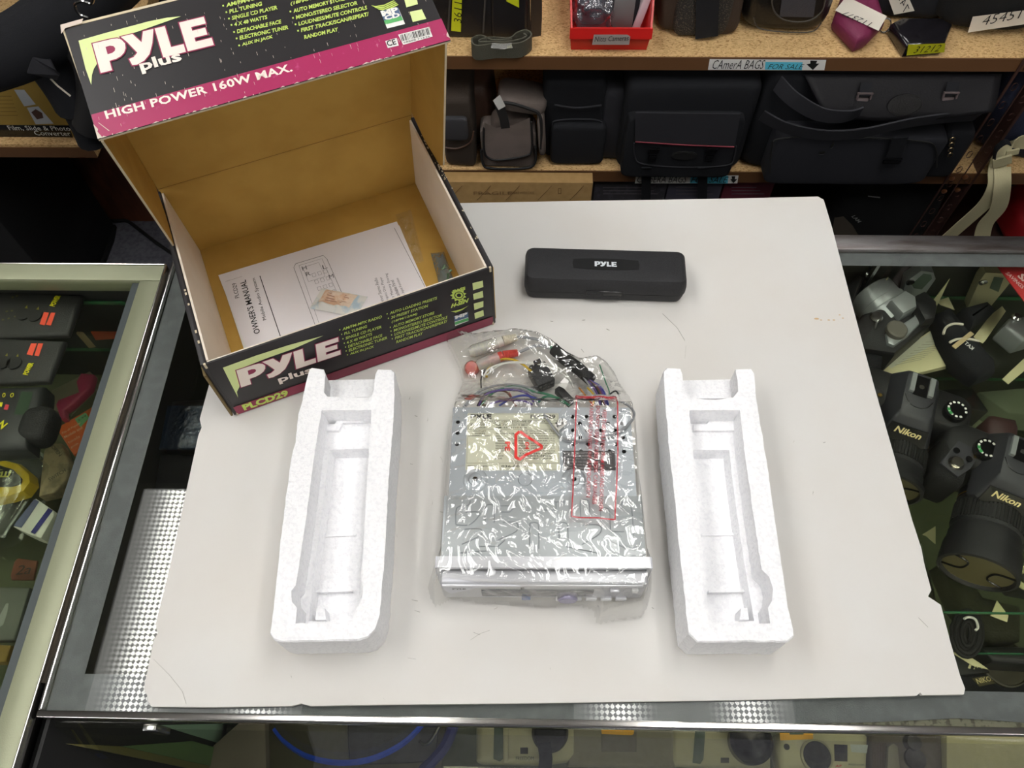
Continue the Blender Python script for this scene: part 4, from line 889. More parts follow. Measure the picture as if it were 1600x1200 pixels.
# ================================================================ clear bag over the radio
outl = [(696, 517), (742, 528), (775, 525), (806, 523), (840, 530), (862, 540), (885, 558), (905, 568), (932, 562), (948, 572), (962, 590), (972, 612), (986, 640), (996, 690), (1000, 760), (1008, 830), (1013, 880), (1019, 895), (1018, 925), (1012, 950), (1003, 965), (990, 968), (975, 970), (955, 972), (932, 978), (926, 955), (905, 948), (850, 950), (800, 946), (745, 943), (706, 938), (692, 945), (680, 950), (672, 935), (668, 918), (676, 895), (686, 870), (692, 800), (696, 740), (700, 690), (706, 650), (716, 620), (722, 600), (716, 575), (706, 555), (698, 540)]
OB = [at(*p, BT+.004) for p in outl]
def inside(x, y):
    c = False; j = len(OB)-1
    for i in range(len(OB)):
        if (OB[i].y > y) != (OB[j].y > y) and x < (OB[j].x-OB[i].x)*(y-OB[i].y)/(OB[j].y-OB[i].y)+OB[i].x: c = not c
        j = i
    return c
def edge_dist(x, y):
    p = Vector((x, y)); best = 9
    for i in range(len(OB)):
        a = OB[i].xy; d = OB[(i+1) % len(OB)].xy-a; t = max(0, min(1, (p-a).dot(d)/max(1e-9, d.dot(d)))); best = min(best, (a+d*t-p).length)
    return best
RMI = (Matrix.Translation(radio.location) @ radio.rotation_euler.to_matrix().to_4x4()).inverted()
def support(x, y):
    """height of what the film lies on"""
    q = RMI @ Vector((x, y, 0)); h = 0.004
    dx = max(0, abs(q.x)-.0915); dy = max(0, -q.y-.020, q.y-RD-.002)
    h = max(h, ZR+.0555-2.2*dx-1.6*max(0, -q.y-.020)-(1.1*max(0, q.y-RD-.002)))
    if q.y > RD: h = max(h, BT+max(.024, .054-.60*(q.y-RD))-.10*abs(q.x))
    return h
def bag_z(x, y):
    e = edge_dist(x, y); s_ = support(x, y); p = Vector((x, y, 0))
    crum = (1-abs(noise.noise(p*26)))**4*.0042+(1-abs(noise.noise(p*58+Vector((5, 2, 0)))))**5*.0018+noise.noise(p*110)*.0004
    if (RMI @ p).y > RD+.01: crum *= .55
    return max(BT+.0012+min(e*.5, .004), min(s_, BT+.002+e*6.0))+max(0, crum)*min(1, e*60)+.0004
bx0, bx1 = min(p.x for p in OB), max(p.x for p in OB); by0, by1 = min(p.y for p in OB), max(p.y for p in OB)
NX, NY = 170, 240; idx = {}; b = MB(); vs = []; fs = []
for j in range(NY+1):
    for i in range(NX+1):
        x = bx0+(bx1-bx0)*i/NX; y = by0+(by1-by0)*j/NY
        if inside(x, y): idx[(i, j)] = len(vs); vs.append((x, y, bag_z(x, y)))
for j in range(NY):
    for i in range(NX):
        k = [idx.get(c) for c in ((i, j), (i+1, j), (i+1, j+1), (i, j+1))]; k = [c for c in k if c is not None]
        if len(k) >= 3: fs.append(tuple(k))
b.add(vs, fs)
M_BAG = film('crumpled clear polythene', (250, 250, 248), refl=2.9, rough=0.02, haze=0.01, bump=[(24, .6)])
bag = thing('plastic_bag', 'large crumpled clear polythene bag with red printing draped over the car radio', 'bag', (rc.x, rc.y, BT+.0006), rang)
fb = b.build('film', M_BAG, bag, world=True, sharp=180)
M_REDP = film('red bag print', (255, 200, 200), refl=1.0, rough=.2, haze=.52, hazecol=(200, 50, 66)); PZ = BT+.056
def drape(pts, w, n=10):
    out = []
    for a, c in zip(pts[:-1], pts[1:]):
        for k in range(n):
            p = at(a[0]+(c[0]-a[0])*k/n, a[1]+(c[1]-a[1])*k/n, PZ); out.append(p)
    out.append(at(*pts[-1], PZ))
    out = [Vector((p.x, p.y, bag_z(p.x, p.y)+.0007)) for p in out]
    b.ribbon(out, w, .0001, wd=[(out[min(i+1, len(out)-1)]-out[max(i-1, 0)]).cross(Vector((0, 0, 1))) for i in range(len(out))])
b = MB(); drape([(901, 609), (897, 720), (893, 808), (960, 815), (965, 700), (964, 612), (901, 609)], .0012, 18)
PBG = Plane((0, 0, PZ), (1, 0, 0), (0, 1, 0))
def drape_text(s_, p0, p1, pt, bold=.02):
    n0 = len(b.v); tx(b, PBG, s_, p0, p1, pt, bold)
    for i in range(n0, len(b.v)): b.v[i].z = bag_z(b.v[i].x, b.v[i].y)+.0007
for i, s_ in enumerate(['KEEP THIS BAG AWAY FROM BABIES AND CHILDREN', 'DO NOT USE IN CRIBS BEDS CARRIAGES', 'WARNING DANGER OF SUFFOCATION']):
    x = 941-10*i; drape_text(s_, (x, 632-6*i+12), (x-6, 800-10*i), (x+6, 632-6*i+12))
b.build('warning_print', M_REDP, fb, world=True)
b = MB(); tri = [(812, 677), (846, 698), (846, 702), (812, 720), (806, 716), (806, 682), (812, 677)]; drape(tri, .0028, 6)
drape_text('PE', (789, 692), (789, 706), (797, 692), .05); drape_text('04', (820, 692), (820, 706), (827, 692), .04)
b.build('recycling_mark', film('bright red bag print', (255, 200, 200), refl=1.0, rough=.2, haze=.7, hazecol=(224, 62, 56)), fb, world=True)
# ================================================================ shelving behind the counter
SD = 1.10; ZU = aty(950, 88, SD).z; ZL = aty(1160, 268, SD).z; ZT = -0.62
def chip_material():
    m = mat('particle board', (206, 172, 120), 0.8, spec=0.2); nt = m.node_tree; N = nt.nodes.new; L = nt.links.new; b = nt.nodes['Principled BSDF']
    tc = N('ShaderNodeTexCoord'); mp = N('ShaderNodeMapping'); mp.inputs['Scale'].default_value = (330, 560, 400); L(tc.outputs['Object'], mp.inputs[0])
    v = N('ShaderNodeTexVoronoi'); v.inputs['Scale'].default_value = 1.0; v.inputs['Randomness'].default_value = 1.0; L(mp.outputs[0], v.inputs['Vector'])
    r = N('ShaderNodeValToRGB'); r.color_ramp.elements[0].position = 0.0; r.color_ramp.elements[0].color = lin((164, 126, 78)); r.color_ramp.elements[1].position = 1.0; r.color_ramp.elements[1].color = lin((222, 188, 136))
    e = r.color_ramp.elements.new(0.22); e.color = lin((200, 164, 112)); sx = N('ShaderNodeSeparateColor'); L(v.outputs['Color'], sx.inputs[0]); L(sx.outputs[0], r.inputs[0])
    L(r.outputs[0], b.inputs['Base Color']); return m
M_CHIP = chip_material(); M_BROWN = mat('brown laminate edge', (104, 70, 42), 0.55, bump=(200, .1)); M_POST = mat('dark brown steel angle', (72, 48, 42), 0.5, 0.2)
unit = thing('storage_shelf', 'particle board shelving with brown edging and a perforated post, camera bags on it', 'shelving', (0.2, 1.3, FLOOR_Z))
def sh(name, m, lo, hi, par=None, bev=0): return MB().bb(lo, hi, bev).build(name, m, par or unit, world=True)
EDG = {}
for z, nm, th in ((ZU, 'upper', .0245), (ZL, 'lower', .027), (ZT, 'bottom', .025)):
    s = sh('shelf_board', M_CHIP if nm != 'bottom' else M_POST, (-.62, SD+.0005, z-th), (1.7, 1.62, z)); EDG[nm] = sh('edge_band', M_BROWN, (-.62, SD-.002, z-th), (1.7, SD, z-.0006), s)
sh('back_panel', mat('dark hardboard', (36, 32, 30), .8), (-.62, 1.62, FLOOR_Z), (1.7, 1.63, .5))
def post(x, w=.056, y=SD-.0035):
    b = MB(); b.T = basis((x, y, FLOOR_Z), (1, 0, 0), (0, 0, 1)); hs = []
    for k in range(58):
        for c in (.014, .042):
            z = .02+.0375*k+(.012 if c > .02 else 0)
            if z < 1.95: hs.append(rrect(c-.0042, z-.0075, c+.0042, z+.0075, .004, 3))
    b.plate([(0, 0), (w, 0), (w, 2.0), (0, 2.0)], 0, .0022, hs); b.bb((w/2-.0012, 0, .0022), (w/2+.0012, 2.0, .0026))
    b.bb((w-.002, 0, -.035), (w, 2.0, 0)); return b.build('upright', M_POST, unit, world=True)
ps = aty(1505, 300, SD); u1 = post(aty(1462, 300, SD).x)
b = MB()
for px, py in [(1487, 278), (1508, 276), (1475, 298), (1496, 296)]:
    p = aty(px, py, SD-.006); b.lathe([(.005, 0), (.005, .003), (.002, .0045), (.0005, .0045)], 12, TR(p) @ RX(90))
b.build('bolt', mat('brass plated bolt', (176, 120, 84), .35, .9), u1, world=True)
sh('back_post', M_POST, (-.62, 1.575, FLOOR_Z), (-.58, 1.615, 1.2))
# paper signs taped to the edges
PE = Plane((0, SD-.0022, 0), (1, 0, 0), (0, 0, 1)); PE.N = Vector((0, -1, 0))
M_CYAN = mat('cyan highlighter', (92, 196, 222), .7)
def sign(par, q, words, lab):
    b = MB(); px_poly(b, PE, q, 0, .0002)
    s = b.build('paper_sign', M_WHITE, par, world=True); s['label'] = lab; return s
s1 = sign(EDG['upper'], [(1106, 109), (1288, 109.5), (1291, 93.5), (1109, 92)], None, 'white hand lettered paper sign, upper')
b = MB(); tx(b, PE, 'CAmerA BAGS', (1112, 107.5), (1192, 107.5), (1112, 93.5), -.005, .15, 0, .0006); tx(b, PE, 'FOR SALE', (1199, 107.5), (1254, 108), (1199, 99.5), -.005, .25, 0, .0006)
px_poly(b, PE, [(1266, 94), (1277, 94.5), (1275, 99), (1280, 99), (1270, 109), (1260, 100), (1266, 99)], 0, .0006); px_poly(b, PE, [(1195, 108.5), (1253, 109.3), (1254, 97), (1196, 96.5)], 1, .0004)
b.build('lettering', [M_INK, M_CYAN], s1, world=True)
s2 = sign(EDG['lower'], [(992, 286.5), (1152, 286.5), (1154, 274), (994, 273)], None, 'white hand lettered paper sign, lower')
b = MB(); tx(b, PE, 'CAmERA BAGS', (995, 285), (1072, 285), (995, 274.5), -.005, .15, 0, .0006); tx(b, PE, 'FOR SALE', (1079, 285), (1136, 285.3), (1079, 275.5), -.005, .25, 0, .0006)
px_poly(b, PE, [(1143, 275), (1149, 275), (1148, 279.5), (1152, 279.5), (1146, 286), (1141, 279.5), (1144, 279.5)], 0, .0006); px_poly(b, PE, [(1078, 286), (1137, 286.5), (1138, 274.5), (1080, 274)], 1, .0004)
b.build('lettering', [M_INK, M_CYAN], s2, world=True)
# left hand shelf bay
ZLS = aty(60, 226, SD).z; XS = aty(142, 228, SD).x
unit2 = thing('storage_shelf', 'low brown edged shelf carrying a film converter box, beyond the tool showcase', 'shelving', (-1.3, 1.3, FLOOR_Z))
s = MB().bb((-1.9, SD+.0005, ZLS-.03), (XS, 1.62, ZLS)).build('shelf_board', M_CHIP, unit2, world=True)
MB().bb((-1.9, SD-.002, ZLS-.03), (XS, SD, ZLS-.006)).build('edge_band', M_BROWN, s, world=True)
pb = at(170, 345, FLOOR_Z); M_REDWOOD = mat('red brown wood', (116, 66, 42), .6, var=(12, (100, 56, 36), .4, .6), stretch=(4, 1, 1))
MB().bb((pb.x, pb.y, FLOOR_Z), (-.64, pb.y+.02, -.66)).build('kick_panel', M_REDWOOD, unit2, world=True)
MB().bb((-1.9, 1.62, FLOOR_Z), (-.64, 1.63, .5)).build('back_panel', mat('dark hardboard', (36, 32, 30)), unit2, world=True)
MB().bb((-1.9, SD+.05, FLOOR_Z), (-1.88, 1.62, .4)).build('end_panel', M_BROWN, unit2, world=True)

# ---------------------------------------------------------------- things on the shelves
def face(x0, yb, x1, yt, z):
    """front of an upright thing: its foot and top measured in the photograph -> left, right, front y, height"""
    xm = (x0+x1)/2; y = at(xm, yb, z).y; return aty(x0, (yb+yt)/2, y).x, aty(x1, (yb+yt)/2, y).x, y, max(.02, aty(xm, yt, y).z-z)
class FP(Plane):
    def __init__(s, y, lift=0): Plane.__init__(s, (0, y-lift, 0), (1, 0, 0), (0, 0, 1)); s.N = Vector((0, -1, 0))
def upright(name, label, cat, x0, yb, x1, yt, z, depth, m, e=.3, lump=.1, group=None, part='body', hh=None, seed=0.0):
    a, b_, y, h = face(x0, yb, x1, yt, z); h = hh or h; t = thing(name, label, cat, ((a+b_)/2, y+depth/2, z+.0006), 0, group)
    mb = MB().soft((0, 0, h/2), (b_-a, depth, h), e, 14, None, 0, lump, seed); o = mb.build(part, m, t, sharp=60)
    return t, o, y, h, b_-a
def tagpiece(par, y, q, m, words, p0, p1, pt, ink=None, lift=.003):
    b = MB(); P = FP(y, lift); px_poly(b, P, q, 0, 0); o = b.build('price_tag', m, par, world=True)
    if words:
        b = MB(); tx(b, P, words, p0, p1, pt, -.01, .15, 0, .0006); b.build('lettering', ink or M_INK, o, world=True)
    return o
M_BLKCASE = mat('black vinyl case', (30, 28, 30), .4, bump=(300, .2)); M_PIPING = mat('dark grey piping', (70, 66, 62), .6)
M_TAG = mat('white masking tape', (222, 214, 200), .7)
# two black lens cases with yellow tags
t, o, y, h, w = upright('lens_case', 'black lens case with a long yellow tape tag numbered upright, by the raised lid', 'case', 672, 60, 768, -60, ZU, .07, M_BLKCASE, .12, .05)
tagpiece(o, y, [(705, 48), (720, 50), (722, -8), (707, -8)], M_YELLOWTAG, '3611', (721, 36), (722, 3), (709, 36))
b = MB(); P = FP(y, .0025)
for x in (700, 755): b.ribbon([P.pt(*P.inv(x, 52), 0), P.pt(*P.inv(x+4, -20), 0)], .003, .001, wd=(1, 0, 0))
b.build('piping', M_PIPING, o, world=True)
t, o, y, h, w = upright('lens_case', 'black lens case with short yellow tag and brown side strap, behind the rolled strap', 'case', 766, 62, 824, -60, ZU, .07, M_BLKCASE, .15, .05)
tagpiece(o, y, [(791, 2), (811, 12), (811, -8), (791, -8)], M_YELLOWTAG, None, 0, 0, 0)
b = MB(); P = FP(y, -.01); b.ribbon([P.pt(*P.inv(836, 70), 0), P.pt(*P.inv(838, 30), 0), P.pt(*P.inv(838, -10), 0)], .018, .004, wd=(1, .3, 0)); b.ribbon([P.pt(*P.inv(824, 60), 0), P.pt(*P.inv(822, -10), 0)], .012, .004, wd=(1, 0, 0)); b.build('strap', mat('brown black leather strap', (52, 42, 36), .5), o, world=True)
t = thing('rolled_strap', 'dark rolled camera strap on the shelf edge under the lens cases', 'strap', at(785, 76, ZU+.0005))
path = spline([at(*p, ZU+.0145) for p in [(800, 72), (770, 73), (752, 66), (738, 72), (745, 82), (775, 79), (812, 78), (830, 66), (822, 58), (808, 62), (796, 70), (770, 69), (753, 72), (750, 76), (765, 76), (800, 75), (822, 68), (818, 63)]], 6)
MB().ribbon(path, .027, .0025, wd=(0, 0, 1)).build('strap', mat('olive black webbing', (82, 80, 68), .7, bump=(900, .5)), t, world=True)
b = MB(); b.ribbon([at(*p, ZU+.030) for p in [(768, 71), (785, 73), (800, 71)]], .012, .0006, wd=(0, 1, 0)); b.build('clear_tie', film('clear tie', refl=2, rough=.1, haze=.2), t, world=True)
# red bin
a, b_, y, h = face(893, 78, 1012, 48, ZU); cx = (a+b_)/2; w = b_-a
M_RED = mat('red plastic bin', (206, 34, 30), .35)
t = thing('storage_bin', 'small open red plastic bin holding bagged camera parts, label on its front', 'bin', (cx, y, ZU+.0006), 0)
b = MB(); hw = w/2
def panel(q, th): # thick quad
    q = [Vector(p) for p in q]; n = (q[1]-q[0]).cross(q[3]-q[0]).normalized()*th; b.add(q+[p+n for p in q], [(0, 1, 2, 3), (7, 6, 5, 4), (0, 4, 5, 1), (1, 5, 6, 2), (2, 6, 7, 3), (3, 7, 4, 0)])
b.bb((-hw, 0, 0), (hw, .2, .003))
panel([(-hw, 0, 0), (hw, 0, 0), (hw+.004, -.008, .040), (-hw-.004, -.008, .040)], -.003)
panel([(-hw-.004, -.012, .028), (hw+.004, -.012, .028), (hw+.004, -.009, .045), (-hw-.004, -.009, .045)], -.004)
for s_ in (-1, 1):
    q = [(s_*hw, 0, 0), (s_*hw, .2, 0), (s_*(hw+.008), .2, .09), (s_*(hw+.006), .045, .09), (s_*(hw+.003), -.008, .044)]
    b.add([Vector(p) for p in q]+[Vector(p)-Vector((s_*.003, 0, 0)) for p in q], [(0, 1, 2, 3, 4), (9, 8, 7, 6, 5)]+[(i, i+5, (i+1) % 5+5, (i+1) % 5) for i in range(5)])
b.bb((-hw, .197, 0), (hw, .2, .09)); bin_ = b.build('bin_body', M_RED, t)
b = MB(); P = FP(y, .0125); px_poly(b, P, [(925, 70), (983, 70), (985, 57), (980, 54), (928, 54)], 0, 0); o = b.build('bin_label', mat('grey paper label', (168, 156, 150), .8), bin_, world=True)
b = MB(); tx(b, P, 'Nitts Cameras', (929, 65), (982, 63), (929, 57), -.005, .2, 0, .0006); b.build('lettering', M_INK, o, world=True)
pz = thing('plastic_bag', 'crumpled clear bag of dark parts lying in the red bin', 'bag', (cx-.027, y+.055, ZU+.004), 0)
b = MB(); b.soft((0, .0, .034), (.064, .085, .064), .5, 30, None, 0, .3, 2, 70); b.build('film', film('bin bag film', (246, 246, 250), refl=4, rough=.03, haze=.10, hazecol=(190, 190, 205), bump=[(50, .8)]), pz, sharp=180)
MB().soft((0, .01, .03), (.05, .05, .045), .5, 8).build('dark_part', mat('slate plastic', (40, 40, 50), .5), pz)
gt = thing('lens_pouch', 'grey faced black accessory standing in the red bin', 'pouch', (cx+.022, y+.045, ZU+.004), 0)
MB().soft((0, .012, .035), (.05, .035, .066), .2, 10).build('body', M_NYLON, gt); MB().box((0, -.0055, .034), (.034, .003, .050), .002).build('face_panel', mat('mid grey vinyl', (112, 114, 114), .45), gt)
wp_ = thing('paper_slip', 'pale folded slip tucked at the side of the red bin', 'paper', (cx+.052, y+.05, ZU+.004), 0)
MB().box((0, .0, .04), (.012, .03, .075), .001, rot=RY(12)).build('sheet', mat('pale pink paper', (214, 200, 208), .7), wp_)
# brown mesh bag
t, o, y, h, w = upright('camera_bag', 'brown camera bag with black mesh front pocket, between red bin and leather case', 'camera bag', 1033, 56, 1168, -70, ZU, .11, mat('brown nylon fabric', (64, 50, 40), .8, bump=(900, .5)), .25, .12, 'camera bags on the upper shelf')
M_MESH = mat('black sports mesh', (42, 40, 38), .8, var=(520, (96, 86, 74), .55, .62), bump=(700, .8))
a, b_, yy, hh = face(1060, 60, 1150, -70, ZU); MB().soft(((a+b_)/2, y+.012, ZU+hh/2+.002), (b_-a, .045, hh), .3, 12).build('mesh_pocket', M_MESH, t, world=True)
P = FP(y-.014); MB().ribbon([P.pt(*P.inv(1104, 58), 0), P.pt(*P.inv(1106, -8), 0)], .036, .003, wd=(1, 0, 0)).build('centre_panel', M_NYLON, t, world=True)
# black leather case with window
t, o, y, h, w = upright('camera_case', 'glossy black leather camera case with a clear window flap, beside the maroon pouch', 'camera case', 1168, 55, 1312, -60, ZU, .11, mat('glossy black leather', (26, 25, 25), .28, bump=(240, .3)), .42, .06, 'camera bags on the upper shelf')
P = FP(y, .004)
b = MB(); pp = [P.pt(*P.inv(*q), 0) for q in [(1205, -5), (1210, 18), (1228, 32), (1262, 33), (1284, 18), (1290, -5)]]; b.tube(spline(pp, 6), .0014, 6); b.build('piping', M_PIPING, o, world=True)
b = MB(); px_poly(b, FP(y, .002), [(1206, -5), (1212, 18), (1230, 30), (1262, 31), (1282, 18), (1288, -5)], 0, 0); b.build('flap', M_LEATHER, o, world=True)
b = MB(); px_poly(b, FP(y, .006), [(1218, 26), (1271, 27), (1276, -5), (1222, -5)], 0, 0); b.build('clear_window', film('clear vinyl window', (200, 196, 204), refl=2.2, rough=.12, haze=.22, hazecol=(150, 146, 152)), o, world=True)
b = MB(); q = [P.pt(*P.inv(*k), -.004) for k in [(1178, 30), (1186, 46), (1220, 52), (1268, 52), (1284, 38)]]; b.tube(spline(q, 6), .0010, 6); b.build('seam', M_PIPING, o, world=True)
# maroon pouch
def slab(name, label, cat, quad, z0, z1, m, part='body', bev=.006, group=None):
    """low block whose upper outline was measured in the photograph at height z1"""
    q = [at(*p, z1) for p in quad]; c = sum(q, Vector())/len(q); t = thing(name, label, cat, (c.x, c.y, z0), 0, group)
    pts = [(p.x-c.x, p.y-c.y) for p in q]
    if sum(pts[i][0]*pts[(i+1) % len(pts)][1]-pts[(i+1) % len(pts)][0]*pts[i][1] for i in range(len(pts))) < 0: pts = pts[::-1]
    h = z1-z0; bv_ = min(bev, h*.45); b = MB(); loops = []
    for d, z in ((-bv_, 0), (-bv_*.3, bv_*.3), (0, bv_), (0, h-bv_), (-bv_*.3, h-bv_*.3), (-bv_, h)):
        loops.append([Vector((x, y, z)) for x, y in grow(pts, d)])
    loft(b, loops); o = b.build(part, m, t, sharp=50); return t, o
def onto(par, z, q, m, name, lift=.0005):
    b = MB(); P = Plane((0, 0, z), (1, 0, 0), (0, 1, 0)); px_poly(b, P, q, 0, lift); return b.build(name, m, par, world=True)
def write(par, z, items, m, name='lettering', lift=.001):
    b = MB(); P = Plane((0, 0, z), (1, 0, 0), (0, 1, 0))
    for s_, p0, p1, pt, *r in items: tx(b, P, s_, p0, p1, pt, *(tuple(r)+(.01, 0)[len(r):]), 0, lift)
    return b.build(name, m, par, world=True)
M_MAROON = mat('maroon nylon', (120, 36, 74), .6, bump=(800, .4))
t, o = slab('pouch', 'maroon pouch with an upside down white number tag on the upper shelf', 'pouch', [(1306, 20), (1342, 58), (1362, 50), (1386, 26), (1372, -20), (1320, -20)], ZU+.0006, ZU+.035, M_MAROON, bev=.012, group='camera bags on the upper shelf')
tg = onto(o, ZU+.035, [(1304, 18), (1372, 50), (1385, 27), (1322, -4)], M_TAG, 'price_tag', .002); write(tg, ZU+.035, [('112377', (1362, 38), (1319, 19), (1359, 46), -.01, .15)], M_INK, lift=.003)
# black pouch 743 and small shiny case, big black bag
t, o, y, h, w = upright('pouch', 'black nylon pouch with a white tag above the small shiny case', 'pouch', 1376, 34, 1500, -60, ZU, .07, M_NYLON, .4, .15, 'camera bags on the upper shelf')
tagpiece(o, y, [(1397, 23), (1429, 17), (1418, -8), (1386, -8)], M_TAG, '743', (1411, 19), (1402, -6), (1422, 16), lift=.006)
b = MB(); P = FP(y, .006); b.tube([P.pt(*P.inv(1482, 25), 0), P.pt(*P.inv(1491, 10), 0)], .0022, 6); b.build('zip_pull', mat('brass', (170, 130, 70), .3, 1), o, world=True)
t, o = slab('camera_case', 'small shiny black case with a yellow green number tag at the shelf edge', 'camera case', [(1394, 34), (1418, 70), (1478, 66), (1490, 36), (1470, 26), (1410, 26)], ZU+.0006, ZU+.026, mat('glossy black vinyl', (24, 22, 26), .18, coat=.4), bev=.006, group='camera bags on the upper shelf')
pf0, pf1 = at(1418, 70, ZU+.026), at(1478, 66, ZU+.026); dd = (pf1-pf0).normalized(); PFc = Plane(pf0-Vector((-dd.y, dd.x, 0))*.0012, dd, (0, 0, 1)); PFc.N = -Vector((-dd.y, dd.x, 0))
b = MB(); px_poly(b, PFc, [(1416, 86), (1475, 81), (1477, 67), (1419, 69)], 0, .001); tg = b.build('price_tag', mat('olive yellow tape', (188, 186, 28), .5), o, world=True)
b = MB(); tx(b, PFc, '31212', (1426, 82), (1466, 79), (1425, 72), -.01, .2, 0, .002); b.build('lettering', M_INK, tg, world=True)
b = MB(); p = at(1383, 40, ZU+.012); b.tube([p+Vector((.009*math.cos(k/16*2*math.pi), .004*math.sin(k/16*2*math.pi), .010*math.sin(k/16*2*math.pi))) for k in range(16)], .0014, 6, closed=True); b.build('key_ring', M_STEEL, o, world=True)
t, o, y, h, w = upright('camera_bag', 'rounded black bag with a wide white number tag at the post end', 'camera bag', 1484, 57, 1660, -60, ZU, .13, mat('black felted fabric', (16, 16, 17), .9, bump=(600, .5)), .45, .1, 'camera bags on the upper shelf')
tagpiece(o, y, [(1512, 51), (1600, 38), (1640, 30), (1640, 8), (1600, 16), (1520, 26)], M_TAG, '45451', (1533, 40), (1594, 28), (1532, 26), lift=.004)

# ---- lower shelf
G = 'camera bags on the lower shelf'
M_DKBROWN = mat('dark brown canvas', (62, 52, 44), .8, bump=(700, .5)); M_BRLEATH = mat('worn brown leather', (88, 64, 52), .5, bump=(200, .3))
t, o, y, h, w = upright('camera_bag', 'dark brown canvas bag beside the raised carton lid', 'camera bag', 690, 262, 741, 155, ZL, .12, M_DKBROWN, .22, .1, G)
P = FP(y, .004); b = MB(); q = [P.pt(*P.inv(*k), 0) for k in [(692, 230), (715, 232), (735, 222), (740, 205)]]; b.tube(spline(q, 5), .0016, 6); b.build('piping', M_BRLEATH, o, world=True)
MB().soft((aty(712, 195, y).x, y-.004, aty(712, 198, y).z), (.045, .012, .05), .3, 8).build('flap', mat('slate canvas', (58, 58, 62), .7), o, world=True)
t, o, y2, h, w = upright('pouch', 'worn brown leather pouch lying behind the dark brown canvas bag', 'pouch', 700, 232, 772, 138, ZL, .12, M_BRLEATH, .5, .12, G)
M_GREYB = mat('warm grey canvas', (122, 110, 104), .75, bump=(700, .4), var=(18, (104, 94, 88), .4, .65)); M_BIND = mat('black binding tape', (28, 27, 28), .7)
t, o, y, h, w = upright('camera_bag', 'warm grey canvas bag standing open with its flap thrown back', 'camera bag', 750, 263, 838, 205, ZL, .045, M_GREYB, .2, .05, G)
b = MB(); P = FP(y, .006); px_poly(b, P, [(757, 192), (775, 200), (800, 196), (828, 184), (830, 236), (822, 243), (775, 250), (760, 243), (756, 232)], 0, 0); fr_ = b.build('front_pocket', M_GREYB, o, world=True)
b = MB(); b.tube(spline([P.pt(*P.inv(*k), 0) for k in [(756, 200), (756, 232), (762, 246), (780, 250), (820, 244), (831, 234), (830, 190)]], 5), .0022, 6); b.build('binding', M_BIND, o, world=True)
b = MB(); b.tube(spline([P.pt(*P.inv(*k), -.002) for k in [(752, 235), (754, 255), (765, 264), (820, 264), (836, 255), (836, 230)]], 5), .0025, 6); b.build('binding', M_BIND, o, world=True)
fl = MB(); fl.soft(aty(816, 150, y+.045), (.088, .085, .030), .45, 12, RY(10) @ RX(-12)).soft(aty(846, 196, y+.03), (.014, .075, .095), .4, 10, RY(-4)); fo = fl.build('flap', M_GREYB, o, world=True, sharp=70)
b = MB(); b.tube(spline([aty(780, 160, y+.0), aty(800, 162, y-.002), aty(826, 170, y-.002), aty(842, 178, y-.002), aty(846, 200, y-.006), aty(845, 232, y-.004)], 5), .0030, 6); b.build('binding', M_BIND, fo, world=True)
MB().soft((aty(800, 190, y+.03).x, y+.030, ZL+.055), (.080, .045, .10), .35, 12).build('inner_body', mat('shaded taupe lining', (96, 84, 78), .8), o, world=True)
b = MB(); q = [aty(790, 200, y-.006), aty(787, 184, y-.004), aty(779, 160, y-.002)]; b.ribbon(q, .016, .002, wd=(1, 0, 0)); sp = b.build('strap', M_BIND, o, world=True)
b = MB(); px_poly(b, FP(y, .006), [(779, 172), (790, 166), (781, 148), (770, 157)], 0, 0); b.build('care_label', M_WHITE, sp, world=True)
# black cube bag
t, o, y, h, w = upright('camera_bag', 'cube shaped black bag with one rounded front pocket', 'camera bag', 848, 250, 946, 128, ZL, .12, M_NYLON, .2, .06, G)
a, b_, yy, hh = face(860, 250, 945, 188, ZL); MB().soft(((a+b_)/2, y-.004, ZL+hh/2+.003), (b_-a, .03, hh-.004), .25, 12).build('front_pocket', M_NYLON, t, world=True)
P = FP(y, .006); b = MB(); b.tube(spline([P.pt(*P.inv(*k), 0) for k in [(862, 240), (862, 200), (872, 188), (930, 187), (943, 196)]], 5), .0016, 6); b.build('piping', M_NYLON2, t, world=True)
b = MB(); b.tube(spline([P.pt(*P.inv(*k), .001) for k in [(866, 163), (900, 168), (940, 164)]], 5), .002, 6); b.build('zip', M_NYLON2, t, world=True)
t, o, y, h, w = upright('pouch', 'slim black pouch wedged between the cube bag and the red piped bag', 'pouch', 938, 252, 984, 145, ZL, .11, M_NYLON2, .25, .1, G)
# red piped bag
t, o, y, h, w = upright('camera_bag', 'black camera bag with thin red piping and two front buckles', 'camera bag', 972, 268, 1178, 132, ZL, .15, M_NYLON, .18, .05, G)
a, b_, yy, hh = face(974, 271, 1152, 178, ZL); yp = y-.016
MB().soft(((a+b_)/2, y+.004, ZL+hh/2+.002), (b_-a, .05, hh), .16, 14).build('front_pocket', M_NYLON, t, world=True)
b = MB(); P = FP(y, .0225); b.plate([P.inv(*k) for k in [(993, 176), (1157, 178), (1148, 228), (992, 220)]][::-1], -.002, .001, T=Matrix(((1, 0, 0, 0), (0, 0, -1, y-.0225), (0, 1, 0, 0), (0, 0, 0, 1)))); fpk = b.build('flap', M_NYLON2, t, world=True)
b = MB(); b.tube([P.pt(*P.inv(*k), .001) for k in [(993, 221), (1070, 226), (1147, 229)]], .0014, 6); b.build('red_piping', mat('dark red piping', (126, 40, 56), .6), fpk, world=True)
b = MB(); b.tube(spline([P.pt(*P.inv(*k), -.001) for k in [(991, 224), (992, 245), (1005, 257), (1070, 262), (1135, 259), (1147, 248), (1150, 228)]], 5), .0014, 6); b.build('piping', M_NYLON2, t, world=True)
